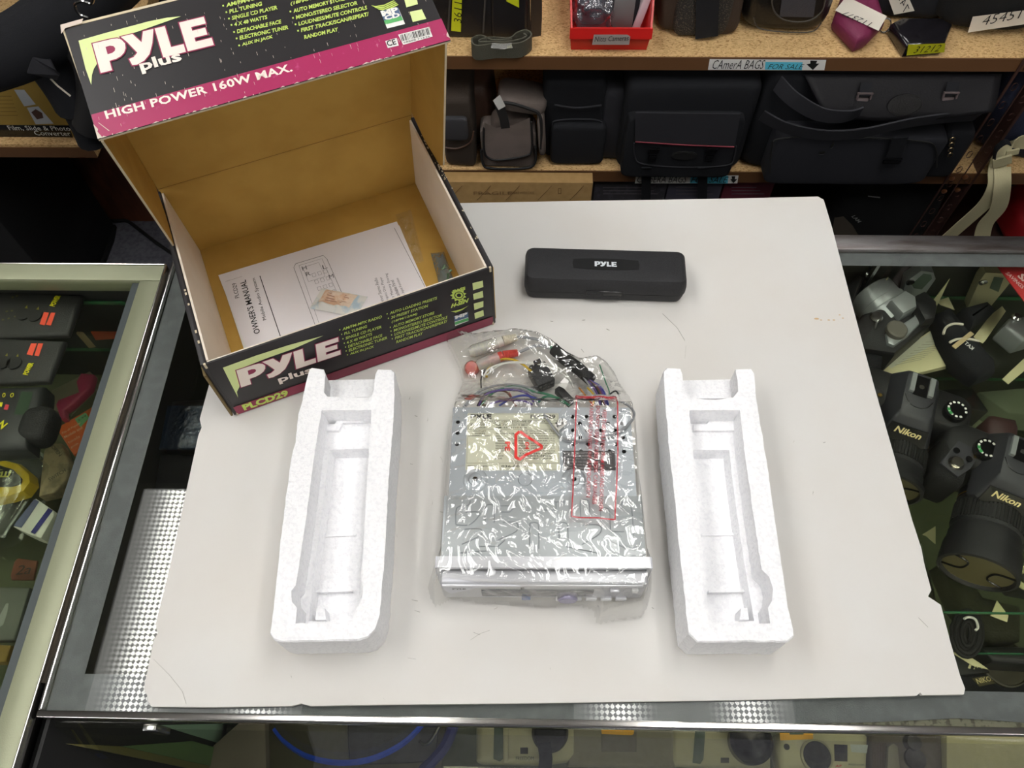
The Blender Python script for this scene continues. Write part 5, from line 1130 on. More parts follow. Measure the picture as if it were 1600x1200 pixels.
for x in (1021, 1111):
    b = MB(); c = P.pt(*P.inv(x, 236), .002); b.box(c, (.018, .006, .012), .0015).box(c+Vector((0, 0, -.014)), (.014, .006, .012), .0015).box(c+Vector((0, -.002, .008)), (.02, .004, .004), .001); b.build('buckle', M_PLASTICS, t, world=True)
b = MB(); px, pz_ = P.inv(1069, 243); b.plate(circ(0, 0, .023, 28, .0105), 0, .0022, T=basis(P.pt(px, pz_, -.001), (1, 0, 0), (0, 0, 1))); b.plate(circ(0, 0, .0205, 28, .0085), .0022, .003, T=basis(P.pt(px, pz_, -.001), (1, 0, 0), (0, 0, 1))); b.build('oval_badge', M_RUBBER, t, world=True)
a0 = aty(1026, 150, y+.03); a1 = aty(1130, 148, y+.03); b = MB(); b.ribbon(spline([a0, a0.lerp(a1, .25)+Vector((0, 0, .012)), a0.lerp(a1, .75)+Vector((0, 0, .012)), a1], 6), .026, .006, wd=(0, 1, .4)); hd = b.build('handle', M_NYLON2, t, world=True)
b = MB(); px_poly(b, FP(y+.01), [(1072, 146), (1095, 143), (1095, 130), (1072, 132)], 0, 0); b.build('care_label', mat('ivory label', (190, 184, 168), .7), hd, world=True)
for x, l in ((1010, 318), (1098, 318)):
    b = MB(); b.ribbon([aty(x, 262, y-.024), aty(x, 270, SD-.008), aty(x-1, l, SD-.010)], .018, .002, wd=(1, 0, 0)); b.build('hanging_strap', M_NYLON, t, world=True)
# large black bag
t, o, y, h, w = upright('camera_bag', 'very large black camera bag with flap, two grey clips and oval badge', 'camera bag', 1180, 284, 1490, 135, ZL, .17, M_NYLON, .16, .05, G)
o.data.transform(TR(0, .03, 0))
a, b_, yy, hh = face(1203, 287, 1465, 212, ZL); MB().soft(((a+b_)/2, y+.012, ZL+hh/2+.002), (b_-a, .05, hh), .2, 14, None, 0, .05).build('front_pocket', mat('blue black nylon', (34, 35, 42), .8, bump=(1400, .6)), t, world=True)
P = FP(y, .0155); b = MB(); b.tube(spline([P.pt(*P.inv(*k), 0) for k in [(1203, 272), (1206, 232), (1222, 216), (1330, 214), (1440, 221), (1462, 232), (1463, 262)]], 5), .0016, 6); b.build('piping', M_RUBBER, t, world=True)
yt = y+.012; zt_ = ZL+.205
TL_, TR2, BR2, BL2 = aty(1255, 117, yt+.02), aty(1562, 117, yt+.02), aty(1545, 165, yt-.012), aty(1285, 170, yt-.012)
def flapfn(u_, v_):
    p = TL_.lerp(TR2, u_).lerp(BL2.lerp(BR2, u_), v_); k = abs(2*u_-1)
    p.z -= .014*(1-k*k)*v_; p.y -= .016*math.sin(v_*math.pi*.6); return p
b = MB(); b.grid(flapfn, 24, 8); fl = b.build('top_flap', mat('dark grey vinyl', (25, 24, 27), .55, bump=(500, .2), spec=.25), t, world=True, sharp=80); fl.modifiers.new('thick', 'SOLIDIFY').thickness = .006
MB().soft((TL_.lerp(TR2, .5)+Vector((0, .09, -.045))), ((TR2-TL_).length*.98, .17, .10), .2, 12).build('lid_body', M_NYLON, t, world=True)
b = MB(); b.tube([flapfn(k/24, .93)+Vector((0, -.004, 0)) for k in range(25)], .0008, 5); b.build('stitching', M_PIPING, fl, world=True)
M_CLIP = mat('grey brown plastic clip', (96, 84, 84), .4)
for u_ in (.27, .735):
    c = flapfn(u_, .45)+Vector((0, -.008, 0)); b = MB(); R_ = RX(-20)
    b.box(c+Vector((0, 0, .014)), (.026, .004, .003), .001, rot=R_).box(c+Vector((.011, 0, .009)), (.003, .004, .012), .001, rot=R_).box(c+Vector((-.011, 0, .009)), (.003, .004, .012), .001, rot=R_).box(c+Vector((0, -.001, -.008)), (.020, .005, .024), .0015, rot=R_).box(c+Vector((0, -.003, -.019)), (.027, .005, .009), .0015, rot=R_); b.build('clip', M_CLIP, fl, world=True)
    b = MB(); b.ribbon([c+Vector((0, -.001, .01)), c+Vector((0, .012, .026))], .02, .002, wd=(1, 0, 0)); b.build('strap', M_NYLON, fl, world=True)
c = flapfn(.5, .52)+Vector((0, -.006, 0)); b = MB(); Tm = basis(c+Vector((0, -.004, 0)), (1, 0, 0), (0, .45, .89)); b.plate(circ(0, 0, .029, 30, .018), 0, .0025, [circ(0, 0, .0265, 30, .0158)], T=Tm); b.plate(circ(0, 0, .0262, 30, .0155), 0, .0014, T=Tm); b.build('oval_badge', M_LEATHER, fl, world=True)
b = MB(); b.ribbon(spline([aty(1215, 130, y+.02), aty(1240, 155, y-.010), aty(1280, 178, y-.022), aty(1320, 182, y-.026), aty(1345, 175, y-.02)], 6), .030, .003, wd=(.25, -.2, 1)); b.ribbon(spline([aty(1190, 180, y), aty(1230, 200, y-.020), aty(1290, 211, y-.030), aty(1350, 207, y-.034), aty(1420, 192, y-.03), aty(1480, 184, y-.01), aty(1530, 180, y+.02)], 6), .028, .003, wd=(0, -.3, 1)); b.build('shoulder_strap', M_NYLON2, t, world=True)
b = MB(); c0_ = P.pt(*P.inv(1405, 208), .010); c1_ = P.pt(*P.inv(1393, 245), .006); b.ribbon([c0_, c1_], .026, .003, wd=(1, 0, 0)); tb_ = b.build('tab', M_NYLON, t, world=True)
b = MB(); b.box(c1_+Vector((0, -.003, -.004)), (.032, .006, .008), .002).box(c1_+Vector((0, -.004, .004)), (.03, .004, .004), .001); b.build('buckle', M_PLASTICS, tb_, world=True)
b = MB(); b.box(P.pt(*P.inv(1299, 222), .008), (.005, .003, .014), .001).box(P.pt(*P.inv(1283, 235), .006), (.010, .004, .006), .001); b.build('zip_pull', M_STEEL, t, world=True)
b = MB()
for k in range(4): b.tube([aty(1488-1.2*k, 218+8*k, y-.004)+Vector((.004*math.cos(q/10*6.283), 0, .0045*math.sin(q/10*6.283))) for q in range(10)], .0010, 5, closed=True)
b.build('zip_ring', mat('dark brass', (150, 130, 96), .3, 1), t, world=True)
a, b_, yy, hh = face(1455, 264, 1500, 190, ZL); MB().soft(((a+b_)/2, y+.05, ZL+hh/2+.001), (b_-a, .09, hh), .25, 10).build('side_pocket', M_NYLON, t, world=True)
# things past the post
t, o, y, h, w = upright('fabric_bundle', 'dark navy fabric bundle on the lower shelf past the post', 'fabric', 1540, 250, 1690, 150, ZL, .15, mat('navy cloth', (34, 40, 62), .85, bump=(200, .5)), .5, .35)
t = thing('webbing_strap', 'cream webbing strap draped over the lower shelf past the post', 'strap', aty(1560, 240, SD+.02))
M_WEB = mat('cream webbing', (206, 198, 158), .8, bump=(900, .6))
b = MB(); b.ribbon(spline([at(1610, 222, ZL+.05), at(1580, 222, ZL+.05), aty(1568, 228, SD+.02), aty(1558, 262, SD-.01), aty(1556, 290, SD-.03), aty(1540, 318, SD-.03), aty(1505, 350, SD-.025), aty(1480, 372, SD-.02)], 6), .03, .002, wd=(1, .0, .25)); b.build('webbing', M_WEB, t, world=True)
b = MB(); b.ribbon(spline([aty(1566, 262, SD-.012), aty(1566, 290, SD-.034), aty(1560, 325, SD-.034), aty(1540, 350, SD-.03), aty(1534, 372, SD-.03)], 6), [.03]*25, .002, wd=(1, 0, .1)); b.build('webbing', M_WEB, t, world=True)
b = MB(); b.ribbon([aty(1566, 258, SD-.014), aty(1566, 246, SD-.016)], .030, .004, wd=(1, 0, 0)); b.ribbon([aty(1572, 240, SD-.01), aty(1592, 236, SD-.01)], .012, .004, wd=(0, 0, 1)); b.build('keeper_loop', M_WEB, t, world=True)
b = MB(); q = [aty(1553, 252, SD-.01), aty(1556, 234, SD-.012), aty(1570, 222, SD-.012), aty(1578, 224, SD-.01)]; b.ribbon(spline(q, 5), .012, .002, wd=(0, 1, 0)); b.build('lining', M_NYLON, t, world=True)
# below the lower shelf
M_KRAFT = mat('kraft cardboard', (176, 142, 92), .8, var=(60, (166, 132, 82), .4, .65))
a, b_ = aty(640, 300, 1.02).x, aty(925, 300, 1.02).x; zt_ = aty(800, 285, 1.02).z
t = thing('cardboard_box', 'plain kraft cardboard box standing below the lower shelf behind the white board', 'box', ((a+b_)/2, 1.055, FLOOR_Z+.0005))
MB().bb((a, 1.02, FLOOR_Z+.0005), (b_, at(800, 269, zt_).y, zt_), .001).build('box_body', M_KRAFT, t, world=True)
b = MB(); P = FP(1.02, .0006)
for s_, p0, p1, pt in [('FRAGILE', (740, 304), (800, 304), (740, 299)), ('HANDLE WITH CARE', (795, 303), (835, 303), (795, 299))]: tx(b, P, s_, p0, p1, pt, 0)
px_poly(b, P, [(872, 303), (877, 303), (877, 294), (872, 294)], 0, 0, [[(873, 302), (876, 302), (876, 295), (873, 295)]])
for x in (700, 745, 790, 840, 890): b.ribbon([P.pt(*P.inv(x, 313), 0), P.pt(*P.inv(x+14, 299), 0), P.pt(*P.inv(x+22, 290), 0)], .0012, .0002, wd=(1, 0, 0))
b.build('printing', mat('faded brown print', (140, 108, 66), .8), t, world=True)
M_DKBOX = mat('charcoal box card', (62, 60, 66), .6, var=(90, (74, 72, 80), .5, .62)); M_WINE = mat('wine red card', (92, 34, 48), .6)
for nm, lab, x0, x1, m in [('product_box', 'charcoal product box below the lower paper sign, next to the kraft box', 928, 1040, M_DKBOX), ('product_box', 'slate product box below the lower paper sign, next to the wine red box', 1042, 1126, mat('slate box card', (74, 72, 84), .6)), ('product_box', 'wine red product box under the lower shelf', 1129, 1206, M_WINE)]:
    a, b_ = aty(x0, 300, SD+.01).x, aty(x1, 300, SD+.01).x; t = thing(nm, lab, 'box', ((a+b_)/2, SD+.08, ZT+.0005), 0, 'boxes under the lower shelf')
    MB().bb((a, SD+.01, ZT+.0005), (b_, SD+.15, ZL-.032), .001).build('box_body', m, t, world=True)
    b = MB(); P = FP(SD+.01, .0006)
    for k in range(3): b.ribbon([P.pt(*P.inv(x0+14, 293+5*k), 0), P.pt(*P.inv(x1-24+6*k, 293+5*k), 0)], .0016, .0002, wd=(0, 0, 1))
    b.build('printing', mat('dim print', (104, 98, 104), .7), t, world=True)
t, o, y, h, w = upright('duffel_bag', 'black duffel bag under the lower shelf behind the corner of the white board', 'bag', 1300, 388, 1476, 300, ZT, .2, mat('deep black nylon', (17, 18, 20), .85, bump=(900, .5)), .35, .12)
P = FP(y, .006); b = MB(); px_poly(b, P, [(1298, 372), (1345, 374), (1332, 352), (1318, 338), (1304, 340)], 0, 0); b.build('canvas_patch', mat('taupe canvas', (84, 76, 66), .8), o, world=True)
b = MB(); tx(b, P, 'LAM', (1330, 338), (1341, 348), (1334, 334), .02, .1, 0, .001); px_poly(b, P, [(1356, 305), (1375, 307), (1375, 309), (1356, 307)], 0, .001); b.build('lettering', mat('dim white print', (150, 150, 150), .6), o, world=True)
t, o, y, h, w = upright('cloth_bag', 'bright red bag below the webbing strap past the post', 'bag', 1580, 392, 1680, 345, ZT, .12, mat('bright red nylon', (170, 20, 28), .6), .5, .1)
# left bay
yb = SD+.02; zb = ZLS+.0006; xa, xb_ = aty(-120, 200, yb).x, aty(118, 200, yb).x; zt_ = aty(30, 90, yb).z
t = thing('product_box', 'mustard and black film converter box on the low brown edged shelf', 'box', ((xa+xb_)/2, yb+.05, zb))
bx = MB().bb((xa, yb, zb), (xb_, yb+.1, zt_), .001).build('box_body', mat('mustard card', (170, 140, 66), .55), t, world=True)
P = FP(yb, .0004); b = MB(); px_poly(b, P, [(-120, 224), (117, 224), (108, 196), (-120, 194)], 0, 0); bd_ = b.build('black_band', M_PLASTICS, bx, world=True)
b = MB(); tx(b, P, 'Film, Slide & Photo', (16, 204), (112, 205), (15, 196), 0, 0, 0, .0006); tx(b, P, 'Converter', (56, 211), (112, 212), (54, 204), 0, 0, 0, .0006); tx(b, P, 'CE', (5, 219), (14, 219), (4, 214), 0, 0, 0, .0006)
for k in range(2): b.ribbon([P.pt(*P.inv(40-6*k, 215+3*k), .0006), P.pt(*P.inv(104, 215+3*k), .0006)], .0012, .0002, wd=(0, 0, 1))
b.build('lettering', M_WHITE, bd_, world=True)
b = MB()
for q in [[(22, 140), (38, 140), (56, 163), (38, 166)], [(42, 168), (60, 166), (84, 193), (56, 194)]]: px_poly(b, P, q, 0, .0004)
px_poly(b, P, [(49, 175), (56, 170), (66, 176), (68, 184), (58, 186)], 1, .0008); b.build('photo_print', [mat('pale photo print', (196, 200, 206), .5), mat('brown photo print', (84, 56, 46), .5)], bx, world=True)
b = MB()
for k in range(6): b.ribbon([P.pt(*P.inv(-10, 150+6*k), .0005), P.pt(*P.inv(18+2*k, 150+6*k), .0005)], .0012, .0002, wd=(0, 0, 1))
b.build('small_print', mat('ochre print', (128, 100, 44), .6), bx, world=True)
# black tripod bag leaning over the box
t = thing('tripod_bag', 'long black tripod bag leaning diagonally in front of the converter box', 'bag', at(150, 300, FLOOR_Z+.0005))
p0 = at(205, 262, -.62); 
ax = [aty(-60, 105, 1.06), aty(20, 78, 1.055), aty(75, 45, 1.06), aty(130, 0, 1.07), aty(190, -60, 1.08)]
MB().tube(spline(ax, 6), [.05]*25, 14).build('body', M_NYLON, t, world=True)
MB().tube(spline([aty(70, 90, 1.075), aty(105, 140, 1.07), aty(132, 190, 1.065), aty(146, 222, 1.06)], 6), [.035]*10+[.026]*9, 12).build('hanging_sleeve', M_NYLON, t, world=True)
MB().tube(spline([aty(120, 60, 1.05), aty(145, 100, 1.05), aty(150, 150, 1.05), aty(142, 195, 1.05)], 6), .03, 12).build('hanging_sleeve', M_BIND, t, world=True)
MB().ribbon([aty(66, 118, 1.01), aty(72, 104, 1.005), aty(80, 96, 1.01)], .04, .004, wd=(1, 0, .4)).build('strap_pad', M_NYLON2, t, world=True)
b = MB(); b.tube(spline([aty(146, -2, 1.0), aty(142, 6, 1.0), aty(128, 2, 1.0), aty(117, 8, 1.0), aty(124, 22, 1.0), aty(138, 28, 1.0)], 6), .0022, 6); b.build('wire_loop', M_STEEL, t, world=True)
b = MB(); b.tube([aty(79, 123, 1.02), aty(90, 134, 1.02), aty(110, 150, 1.02)], .0015, 6); b.build('cord', M_TAG, t, world=True)
# beige thing peeping past the box end, floor mat, cable
M_MAT = mat('black floor mat', (16, 16, 17), .9, bump=(400, .5))
q = [at(*p, FLOOR_Z+.012) for p in [(100, 345), (180, 351), (176, 372), (150, 440), (-60, 440), (-60, 345)]]
t = MB().plate([(p.x, p.y) for p in q][::-1], FLOOR_Z+.0005, FLOOR_Z+.012).build('floor_mat', M_MAT); tag(t, 'black rubber mat on the grey carpet beyond the tool showcase', 'mat')
t = MB().tube(spline([at(*p, FLOOR_Z+.006) for p in [(160, 346), (185, 345), (200, 346), (222, 362), (248, 382), (290, 410)]], 6), .005, 8).build('cable', M_RUBBER); tag(t, 'thin dark cable lying on the grey carpet by the red brown panel', 'cable')
b = MB().bb((-1.85, 1.16, FLOOR_Z+.0135), (-1.17, 1.48, ZLS-.045), .004); t = b.build('storage_tub', mat('matt black tub', (14, 14, 15), .8)); tag(t, 'black tub in the shadow under the low brown edged shelf', 'tub')  # black box added to fill the dark below the shelf
# ================================================================ cameras in the right hand showcase
M_CAM = mat('black camera plastic', (30, 30, 32), .42, bump=(1500, .4)); M_CAMG = mat('grey black camera top', (52, 52, 58), .4, bump=(1500, .2)); M_GRIP = mat('pebbled grip rubber', (20, 20, 21), .75, bump=(900, .8))
M_GOLD = mat('pale gold print', (222, 206, 150), .4); M_LCD = mat('grey green lcd', (86, 100, 88), .15); M_LENSGL = mat('dark lens glass', (14, 14, 22), .05, spec=.9, coat=.6)
M_LAMPPAPER = mat('yellowed paper', (214, 208, 164), .75); M_CREAMP = mat('champagne plastic', (176, 170, 136), .4, .15); M_TAUPE = mat('taupe plastic', (128, 122, 100), .5); M_YEL = mat('yellow tag', (230, 168, 30), .5)  # paper white has the case lamp's yellow light put into its colour
M_SILV = mat('satin silver plastic', (166, 170, 172), .35, .45)
def dslr(label, p_logo0, p_logo1, zlogo, zbase, dial_side, big):
    """camera facing the viewer; origin under the logo, lens along -y"""
    a, c = at(*p_logo0, zlogo), at(*p_logo1, zlogo); u_ = (c-a); yaw = math.degrees(math.atan2(u_.y, u_.x)); m_ = (a+c)/2; s = 1.0
    n = Vector((math.sin(math.radians(yaw)), -math.cos(math.radians(yaw)), 0))
    o3 = Vector((m_.x, m_.y, zbase))-n*.042
    t = thing('dslr_camera', label, 'camera', o3, yaw, 'digital reflex cameras'); H_ = zlogo-zbase
    top = H_-.010
    b = MB(); prof = []
    for (w, d, r, z) in [(.128, .046, .012, 0), (.134, .052, .014, .004), (.136, .052, .014, top-.012), (.130, .046, .014, top-.002), (.122, .038, .012, top+.002)]: prof.append([Vector((x, y+.012, z)) for x, y in rrect(-w/2, -d/2, w/2, d/2, r, 4)])
    loft(b, prof); body = b.build('body', M_CAM, t, sharp=45)
    g = -1 if dial_side > 0 else -1
    MB().soft((-.052, -.014, top*.5), (.034, .056, top), .35, 12).build('grip', M_GRIP, t)
    b = MB(); lp = []
    for (w, y0, y1, z) in [(.060, -.046, .036, top-.010), (.054, -.050, .034, top+.002), (.042, -.042, .031, top+.014), (.036, -.034, .028, top+.023), (.032, -.030, .024, top+.026)]: lp.append([Vector((x, yy, z)) for x, yy in rrect(-w/2, y0, w/2, y1, .005, 3)])
    loft(b, lp); hump = b.build('viewfinder_hump', M_CAMG, t, sharp=40)
    b = MB(); b.bb((-.0125, -.002, top+.026), (-.0075, .022, top+.030)).bb((.0075, -.002, top+.026), (.0125, .022, top+.030)); b.build('hot_shoe', M_SILV, hump)
    b = MB(); b.bb((-.0075, -.004, top+.0261), (.0075, .022, top+.027)); b.build('shoe_plate', M_PLASTICS, hump)
    b = MB(); b.lathe([(.0028, 0), (.0028, .0006), (.0005, .0006)], 12, TR(0, .008, top+.027)); b.build('contact', M_STEEL, hump)
    b = MB(); b.tube(spline([(-.015, -.006, top+.0258), (-.009, -.016, top+.0258), (.0, -.019, top+.0258), (.009, -.016, top+.0258), (.015, -.006, top+.0258)], 5), .0006, 5); b.build('flash_seam', M_PLASTICS, hump)
    b = MB(); b.T = basis((0, -.0515, top+.0025), (1, 0, 0), (0, .0135, .0180)); b.plate([(-.022, 0), (.022, 0), (.019, .019), (-.019, .019)], -.002, .0012); plt_ = b.build('nameplate', M_PLASTICS, hump)
    b = MB(); b.T = basis((0, -.0515, top+.0025), (1, 0, 0), (0, .0135, .0180)); b.text('Nikon', (-.014, .0090, .0018), (.028, 0, 0), (0, .0075, 0), .03, .2); b.build('lettering', M_GOLD, plt_)
    dx = .045*dial_side
    b = MB(); b.lathe([(.0115, 0), (.0115, .004), (.0125, .005), (.0125, .0115), (.0115, .0125), (.0005, .0125)], 36, TR(dx, .006, top)); dl_ = b.build('mode_dial', M_PLASTICS, t)
    b = MB()
    for k in range(11):
        q = k*2*math.pi/12; b.plate(rrect(-.0012, -.0014, .0012, .0014, .0004, 1), .0126, .0128, T=TR(dx, .006, top) @ Matrix.Rotation(q, 4, 'Z') @ TR(.0092, 0, 0))
    b.build('dial_marks', M_WHITE, dl_); b = MB()
    for k in (0, 1): b.plate(rrect(-.0016, -.0018, .0016, .0018, .0004, 1), .0126, .0129, T=TR(dx, .006, top) @ Matrix.Rotation(math.radians(200+28*k), 4, 'Z') @ TR(.0092, 0, 0))
    b.build('dial_mark', mat('green dial mark', (60, 150, 80), .4), dl_)
    b = MB(); b.plate([(-.066, -.028), (-.046, -.036), (-.036, -.020), (-.030, .004), (-.054, .008)], top, top+.0025); rp = b.build('release_plate', M_CAMG, t)
    b = MB(); b.lathe([(.0085, 0), (.0085, .003), (.006, .0062), (.0005, .0066)], 24, TR(-.0515, -.022, top+.0025)); b.build('shutter_button', M_CHROME, rp)
    for x, y in ((-.054, -.006), (-.040, -.010)): MB().lathe([(.0034, 0), (.0034, .0018), (.0005, .0018)], 16, TR(x, y, top+.0025)).build('button', M_PLASTICS, rp)
    MB().lathe([(.0026, 0), (.0026, .002), (.0005, .002)], 14, TR(-.034, -.003, top+.002)).build('brass_button', mat('brass button', (200, 170, 100), .25, .9), rp)
    b = MB(); Tl = TR(.004, -.012, .0385) @ RX(90); R_ = .034 if big else .031
    L_ = .105 if big else .085
    pr = [(.028, 0), (.029, .010), (R_, .016), (R_, .028), (R_-.001, .029), (R_-.001, .031), (R_, .032), (R_, .058), (R_-.001, .060), (R_+.001, .066), (R_+.001, .074), (R_+.003, .080), (R_+.004, L_-.006), (R_+.004, L_), (R_+.001, L_+.001), (R_-.001, L_-.003)]
    b.lathe(pr, 48, Tl, cap1=False); lens = b.build('lens_barrel', M_CAM, t)
    b = MB()
    for k in range(60):
        q = k*2*math.pi/60; b.box((0, 0, 0), (.0014, .022, .0022), 0); n_ = 8; Tk = Tl @ Matrix.Rotation(q, 4, 'Z') @ TR(R_+.0006, 0, .045) @ RX(90); b.v[-n_:] = [Tk @ p for p in b.v[-n_:]]
    b.build('zoom_ring', M_RUBBER, lens)
    b = MB(); b.lathe([(R_+.0004, .0245), (R_+.0004, .0262)], 48, Tl, cap0=False, cap1=False); b.build('gold_ring', mat('gold ring', (196, 150, 60), .3, .9), lens)
    b = MB(); b.lathe([(.0005, L_-.003), (R_-.001, L_-.003), (R_, L_-.0015)], 40, Tl, cap0=False, cap1=False); cp = b.build('lens_cap', mat('smoky lens cap', (104, 97, 66), .35), lens)
    b = MB()
    for s_ in (-1, 1): b.tube(spline([Tl @ Vector((s_*x, y, L_-.0022)) for x, y in [(R_*.93, -.014), (R_*.45, -.010), (R_*.35, 0), (R_*.45, .010), (R_*.93, .014)]], 5), .0011, 6)
    b.build('cap_grip', M_PLASTICS, cp)
    return t
dslr('black digital reflex camera half hidden by the board edge, dial right of its hump', (1399, 668), (1436, 681), -.040, Z1+.0004, 1, False)
dslr('black digital reflex camera with large capped lens, dial between release button and hump', (1553, 770), (1589, 785), -.040, Z1+.0004, -.62, True)
def px_strap(name, label, cat, pts, z, w, m, wd=(0, 0, 1), th=.002):
    q = [at(p[0], p[1], z+(p[2] if len(p) > 2 else 0)) for p in pts]; c = sum(q, Vector())/len(q); t = thing(name, label, cat, (c.x, c.y, z)); MB().ribbon(spline(q, 6), w, th, wd=wd).build('webbing', m, t, world=True); return t
def flat(name, label, cat, quad, z, m, th=.002, part='sheet', group=None): return slab(name, label, cat, quad, z+.0003, z+.0003+th, m, part, bev=min(.0008, th*.3), group=group)
# -------- second shelf
def px_block(b, quad, z0, z1, bev=.004, m=0):
    q = [at(*p, z1) for p in quad]; pts = [(p.x, p.y) for p in q]
    if sum(pts[i][0]*pts[(i+1) % len(pts)][1]-pts[(i+1) % len(pts)][0]*pts[i][1] for i in range(len(pts))) < 0: pts = pts[::-1]
    bv_ = min(bev, (z1-z0)*.45); loft(b, [[Vector((x, y, z)) for x, y in grow(pts, d)] for d, z in ((-bv_, z0), (0, z0+bv_), (0, z1-bv_), (-bv_*.3, z1-bv_*.3), (-bv_, z1))], m); return b
zz = Z1+.0004
t = thing('film_camera', 'silver and black film camera lying by the board edge on the glass shelf', 'camera', at(1400, 500, zz))
px_block(MB(), [(1332, 510), (1350, 545), (1400, 552), (1462, 498), (1466, 470), (1446, 452), (1410, 470), (1350, 488)], zz, zz+.055, .006).build('body', M_CAM, t, world=True)
b = MB(); d_ = (at(1362, 462, zz)-at(1395, 500, zz)).normalized(); b.lathe([(.030, 0), (.030, .02), (.031, .021), (.031, .03), (.029, .031), (.029, .05), (.026, .052), (.022, .047)], 36, basis(at(1400, 505, zz+.032), Vector((0, 0, 1)).cross(d_), Vector((0, 0, 1))), cap1=True); b.build('lens_barrel', M_SILV, t, world=True)
px_block(MB(), [(1392, 468), (1415, 452), (1432, 462), (1434, 478), (1412, 490)], zz+.05, zz+.072, .004).build('viewfinder_hump', M_SILV, t, world=True)
px_block(MB(), [(1385, 520), (1392, 508), (1406, 508), (1452, 478), (1458, 484), (1420, 524), (1398, 540), (1388, 536)], zz+.050, zz+.060, .003).build('top_plate', M_SILV, t, world=True)
b = MB(); b.lathe([(.012, 0), (.012, .006), (.0105, .0075), (.0005, .0075)], 32, TR(at(1399, 518, zz+.06))); dl_ = b.build('mode_dial', mat('warm grey dial', (120, 116, 108), .4, .4), t, world=True)
b = MB(); b.lathe([(.0075, 0), (.0078, .003), (.006, .005), (.0005, .005)], 20, TR(at(1368, 497, zz+.056))); b.build('rewind_knob', M_STEEL, t, world=True)
b = MB()
for k in range(3): b.bb((0, 0, 0), (.0018, .018, .002)); b.v[-8:] = [TR(at(1428+5*k, 494-2*k, zz+.060)) @ RZ(-35) @ p for p in b.v[-8:]]
b.build('hot_shoe', M_STEEL, t, world=True)
px_block(MB(), [(1430, 470), (1452, 462), (1466, 476), (1462, 496), (1446, 500)], zz+.054, zz+.072, .004).build('grip', M_PLASTIC, t, world=True)
b = MB(); b.tube(spline([at(*p, zz+.058) for p in [(1367, 515), (1370, 502), (1376, 496)]], 5), .0014, 6).tube(spline([at(*p, zz+.05) for p in [(1381, 537), (1388, 544), (1398, 543)]], 5), .0018, 6); b.build('chrome_trim', M_STEEL, t, world=True)
t, o = slab('booklet', 'open yellowed booklet with small print beside the film camera', 'booklet', [(1372, 570), (1456, 515), (1502, 566), (1395, 592), (1388, 590)], zz, zz+.010, M_LAMPPAPER, 'pages', .001)
onto(o, zz+.010, [(1380, 566), (1456, 518), (1470, 532), (1392, 576)], mat('grey white page', (206, 206, 184), .7), 'page', .0004)
b = MB(); P = Plane((0, 0, zz+.0106), (1, 0, 0), (0, 1, 0))
for k in range(9): px_poly(b, P, [(1398+6*k, 571-4.5*k), (1440+5*k, 562-3.5*k), (1440+5*k, 561.4-3.5*k), (1398+6*k, 570.4-4.5*k)])
b.build('small_print', mat('faint grey print', (150, 150, 132), .7), o, world=True)
t, o = slab('camcorder_bag', 'black soft pouch with pale piping and white letters behind the glass shelf edge', 'pouch', [(1466, 484), (1488, 474), (1508, 500), (1560, 560), (1562, 575), (1534, 586), (1500, 560), (1478, 520)], zz, zz+.04, M_NYLON, 'body', .012)
for pts in [[(1474, 522), (1478, 512), (1490, 506), (1505, 507)], [(1484, 535), (1496, 530), (1515, 530), (1530, 533)]]:
    b = MB(); b.tube(spline([at(*p, zz+.041) for p in pts], 5), .0016, 6); b.build('piping', M_TAG, o, world=True)
b = MB(); b.ribbon([at(1490, 543, zz+.042), at(1519, 520, zz+.042)], .0055, .001, wd=(1, 1, 0)); b.build('strap', mat('tan strap', (190, 170, 130), .7), o, world=True)
write(o, zz+.0405, [('KAT', (1518, 548), (1505, 537), (1523, 545), .03, .1)], M_WHITE)
YR = .605
def rear(name, label, cat, quad, m, part, th=.012, group=None):
    """thing standing on the top shelf against the sliding doors; its face outline measured on that plane and carried down to the shelf"""
    q = [aty(*p, YR) for p in quad]; c = sum(q, Vector())/len(q); t = thing(name, label, cat, (c.x, YR+th/2, Z1+.0004), 0, group)
    zmin = min(p.z for p in q); lo = [Vector((p.x, p.y, Z1+.0006)) if p.z < zmin+.012 else p for p in q]
    b = MB(); pts = [(p.x, p.z) for p in lo]
    if sum(pts[i][0]*pts[(i+1) % len(pts)][1]-pts[(i+1) % len(pts)][0]*pts[i][1] for i in range(len(pts))) < 0: pts = pts[::-1]
    b.plate(pts, 0, th, T=Matrix(((1, 0, 0, 0), (0, 0, -1, YR+th), (0, 1, 0, 0), (0, 0, 0, 1)))); return t, b.build(part, m, t, world=True)
for lab, quad, m, lq in [('grey compact camera with a large dark screen standing at the showcase doors', [(1416, 440), (1440, 423), (1458, 426), (1462, 436), (1448, 457), (1424, 455)], M_SILV, [(1424, 444), (1443, 427), (1455, 429), (1456, 435), (1440, 452), (1428, 450)]),
                      ('beige compact camera with a yellowish screen standing by the red card', [(1530, 440), (1540, 426), (1576, 428), (1580, 440), (1566, 459), (1534, 456)], M_CREAMP, [(1546, 450), (1553, 432), (1568, 434), (1560, 456)])]:
    t, o = rear('compact_camera', lab, 'camera', quad, m, 'body', .014, 'compact cameras in the showcase'); b = MB(); P = FP(YR-.0003); px_poly(b, P, lq, 0, .0004); b.build('screen', M_LCD, o, world=True)
    c = aty(quad[0][0]+6, quad[0][1], YR); b = MB(); b.lathe([(.005, 0), (.005, .002), (.0005, .003)], 14, TR(c) @ RX(90)); b.build('button', M_STEEL, o, world=True)
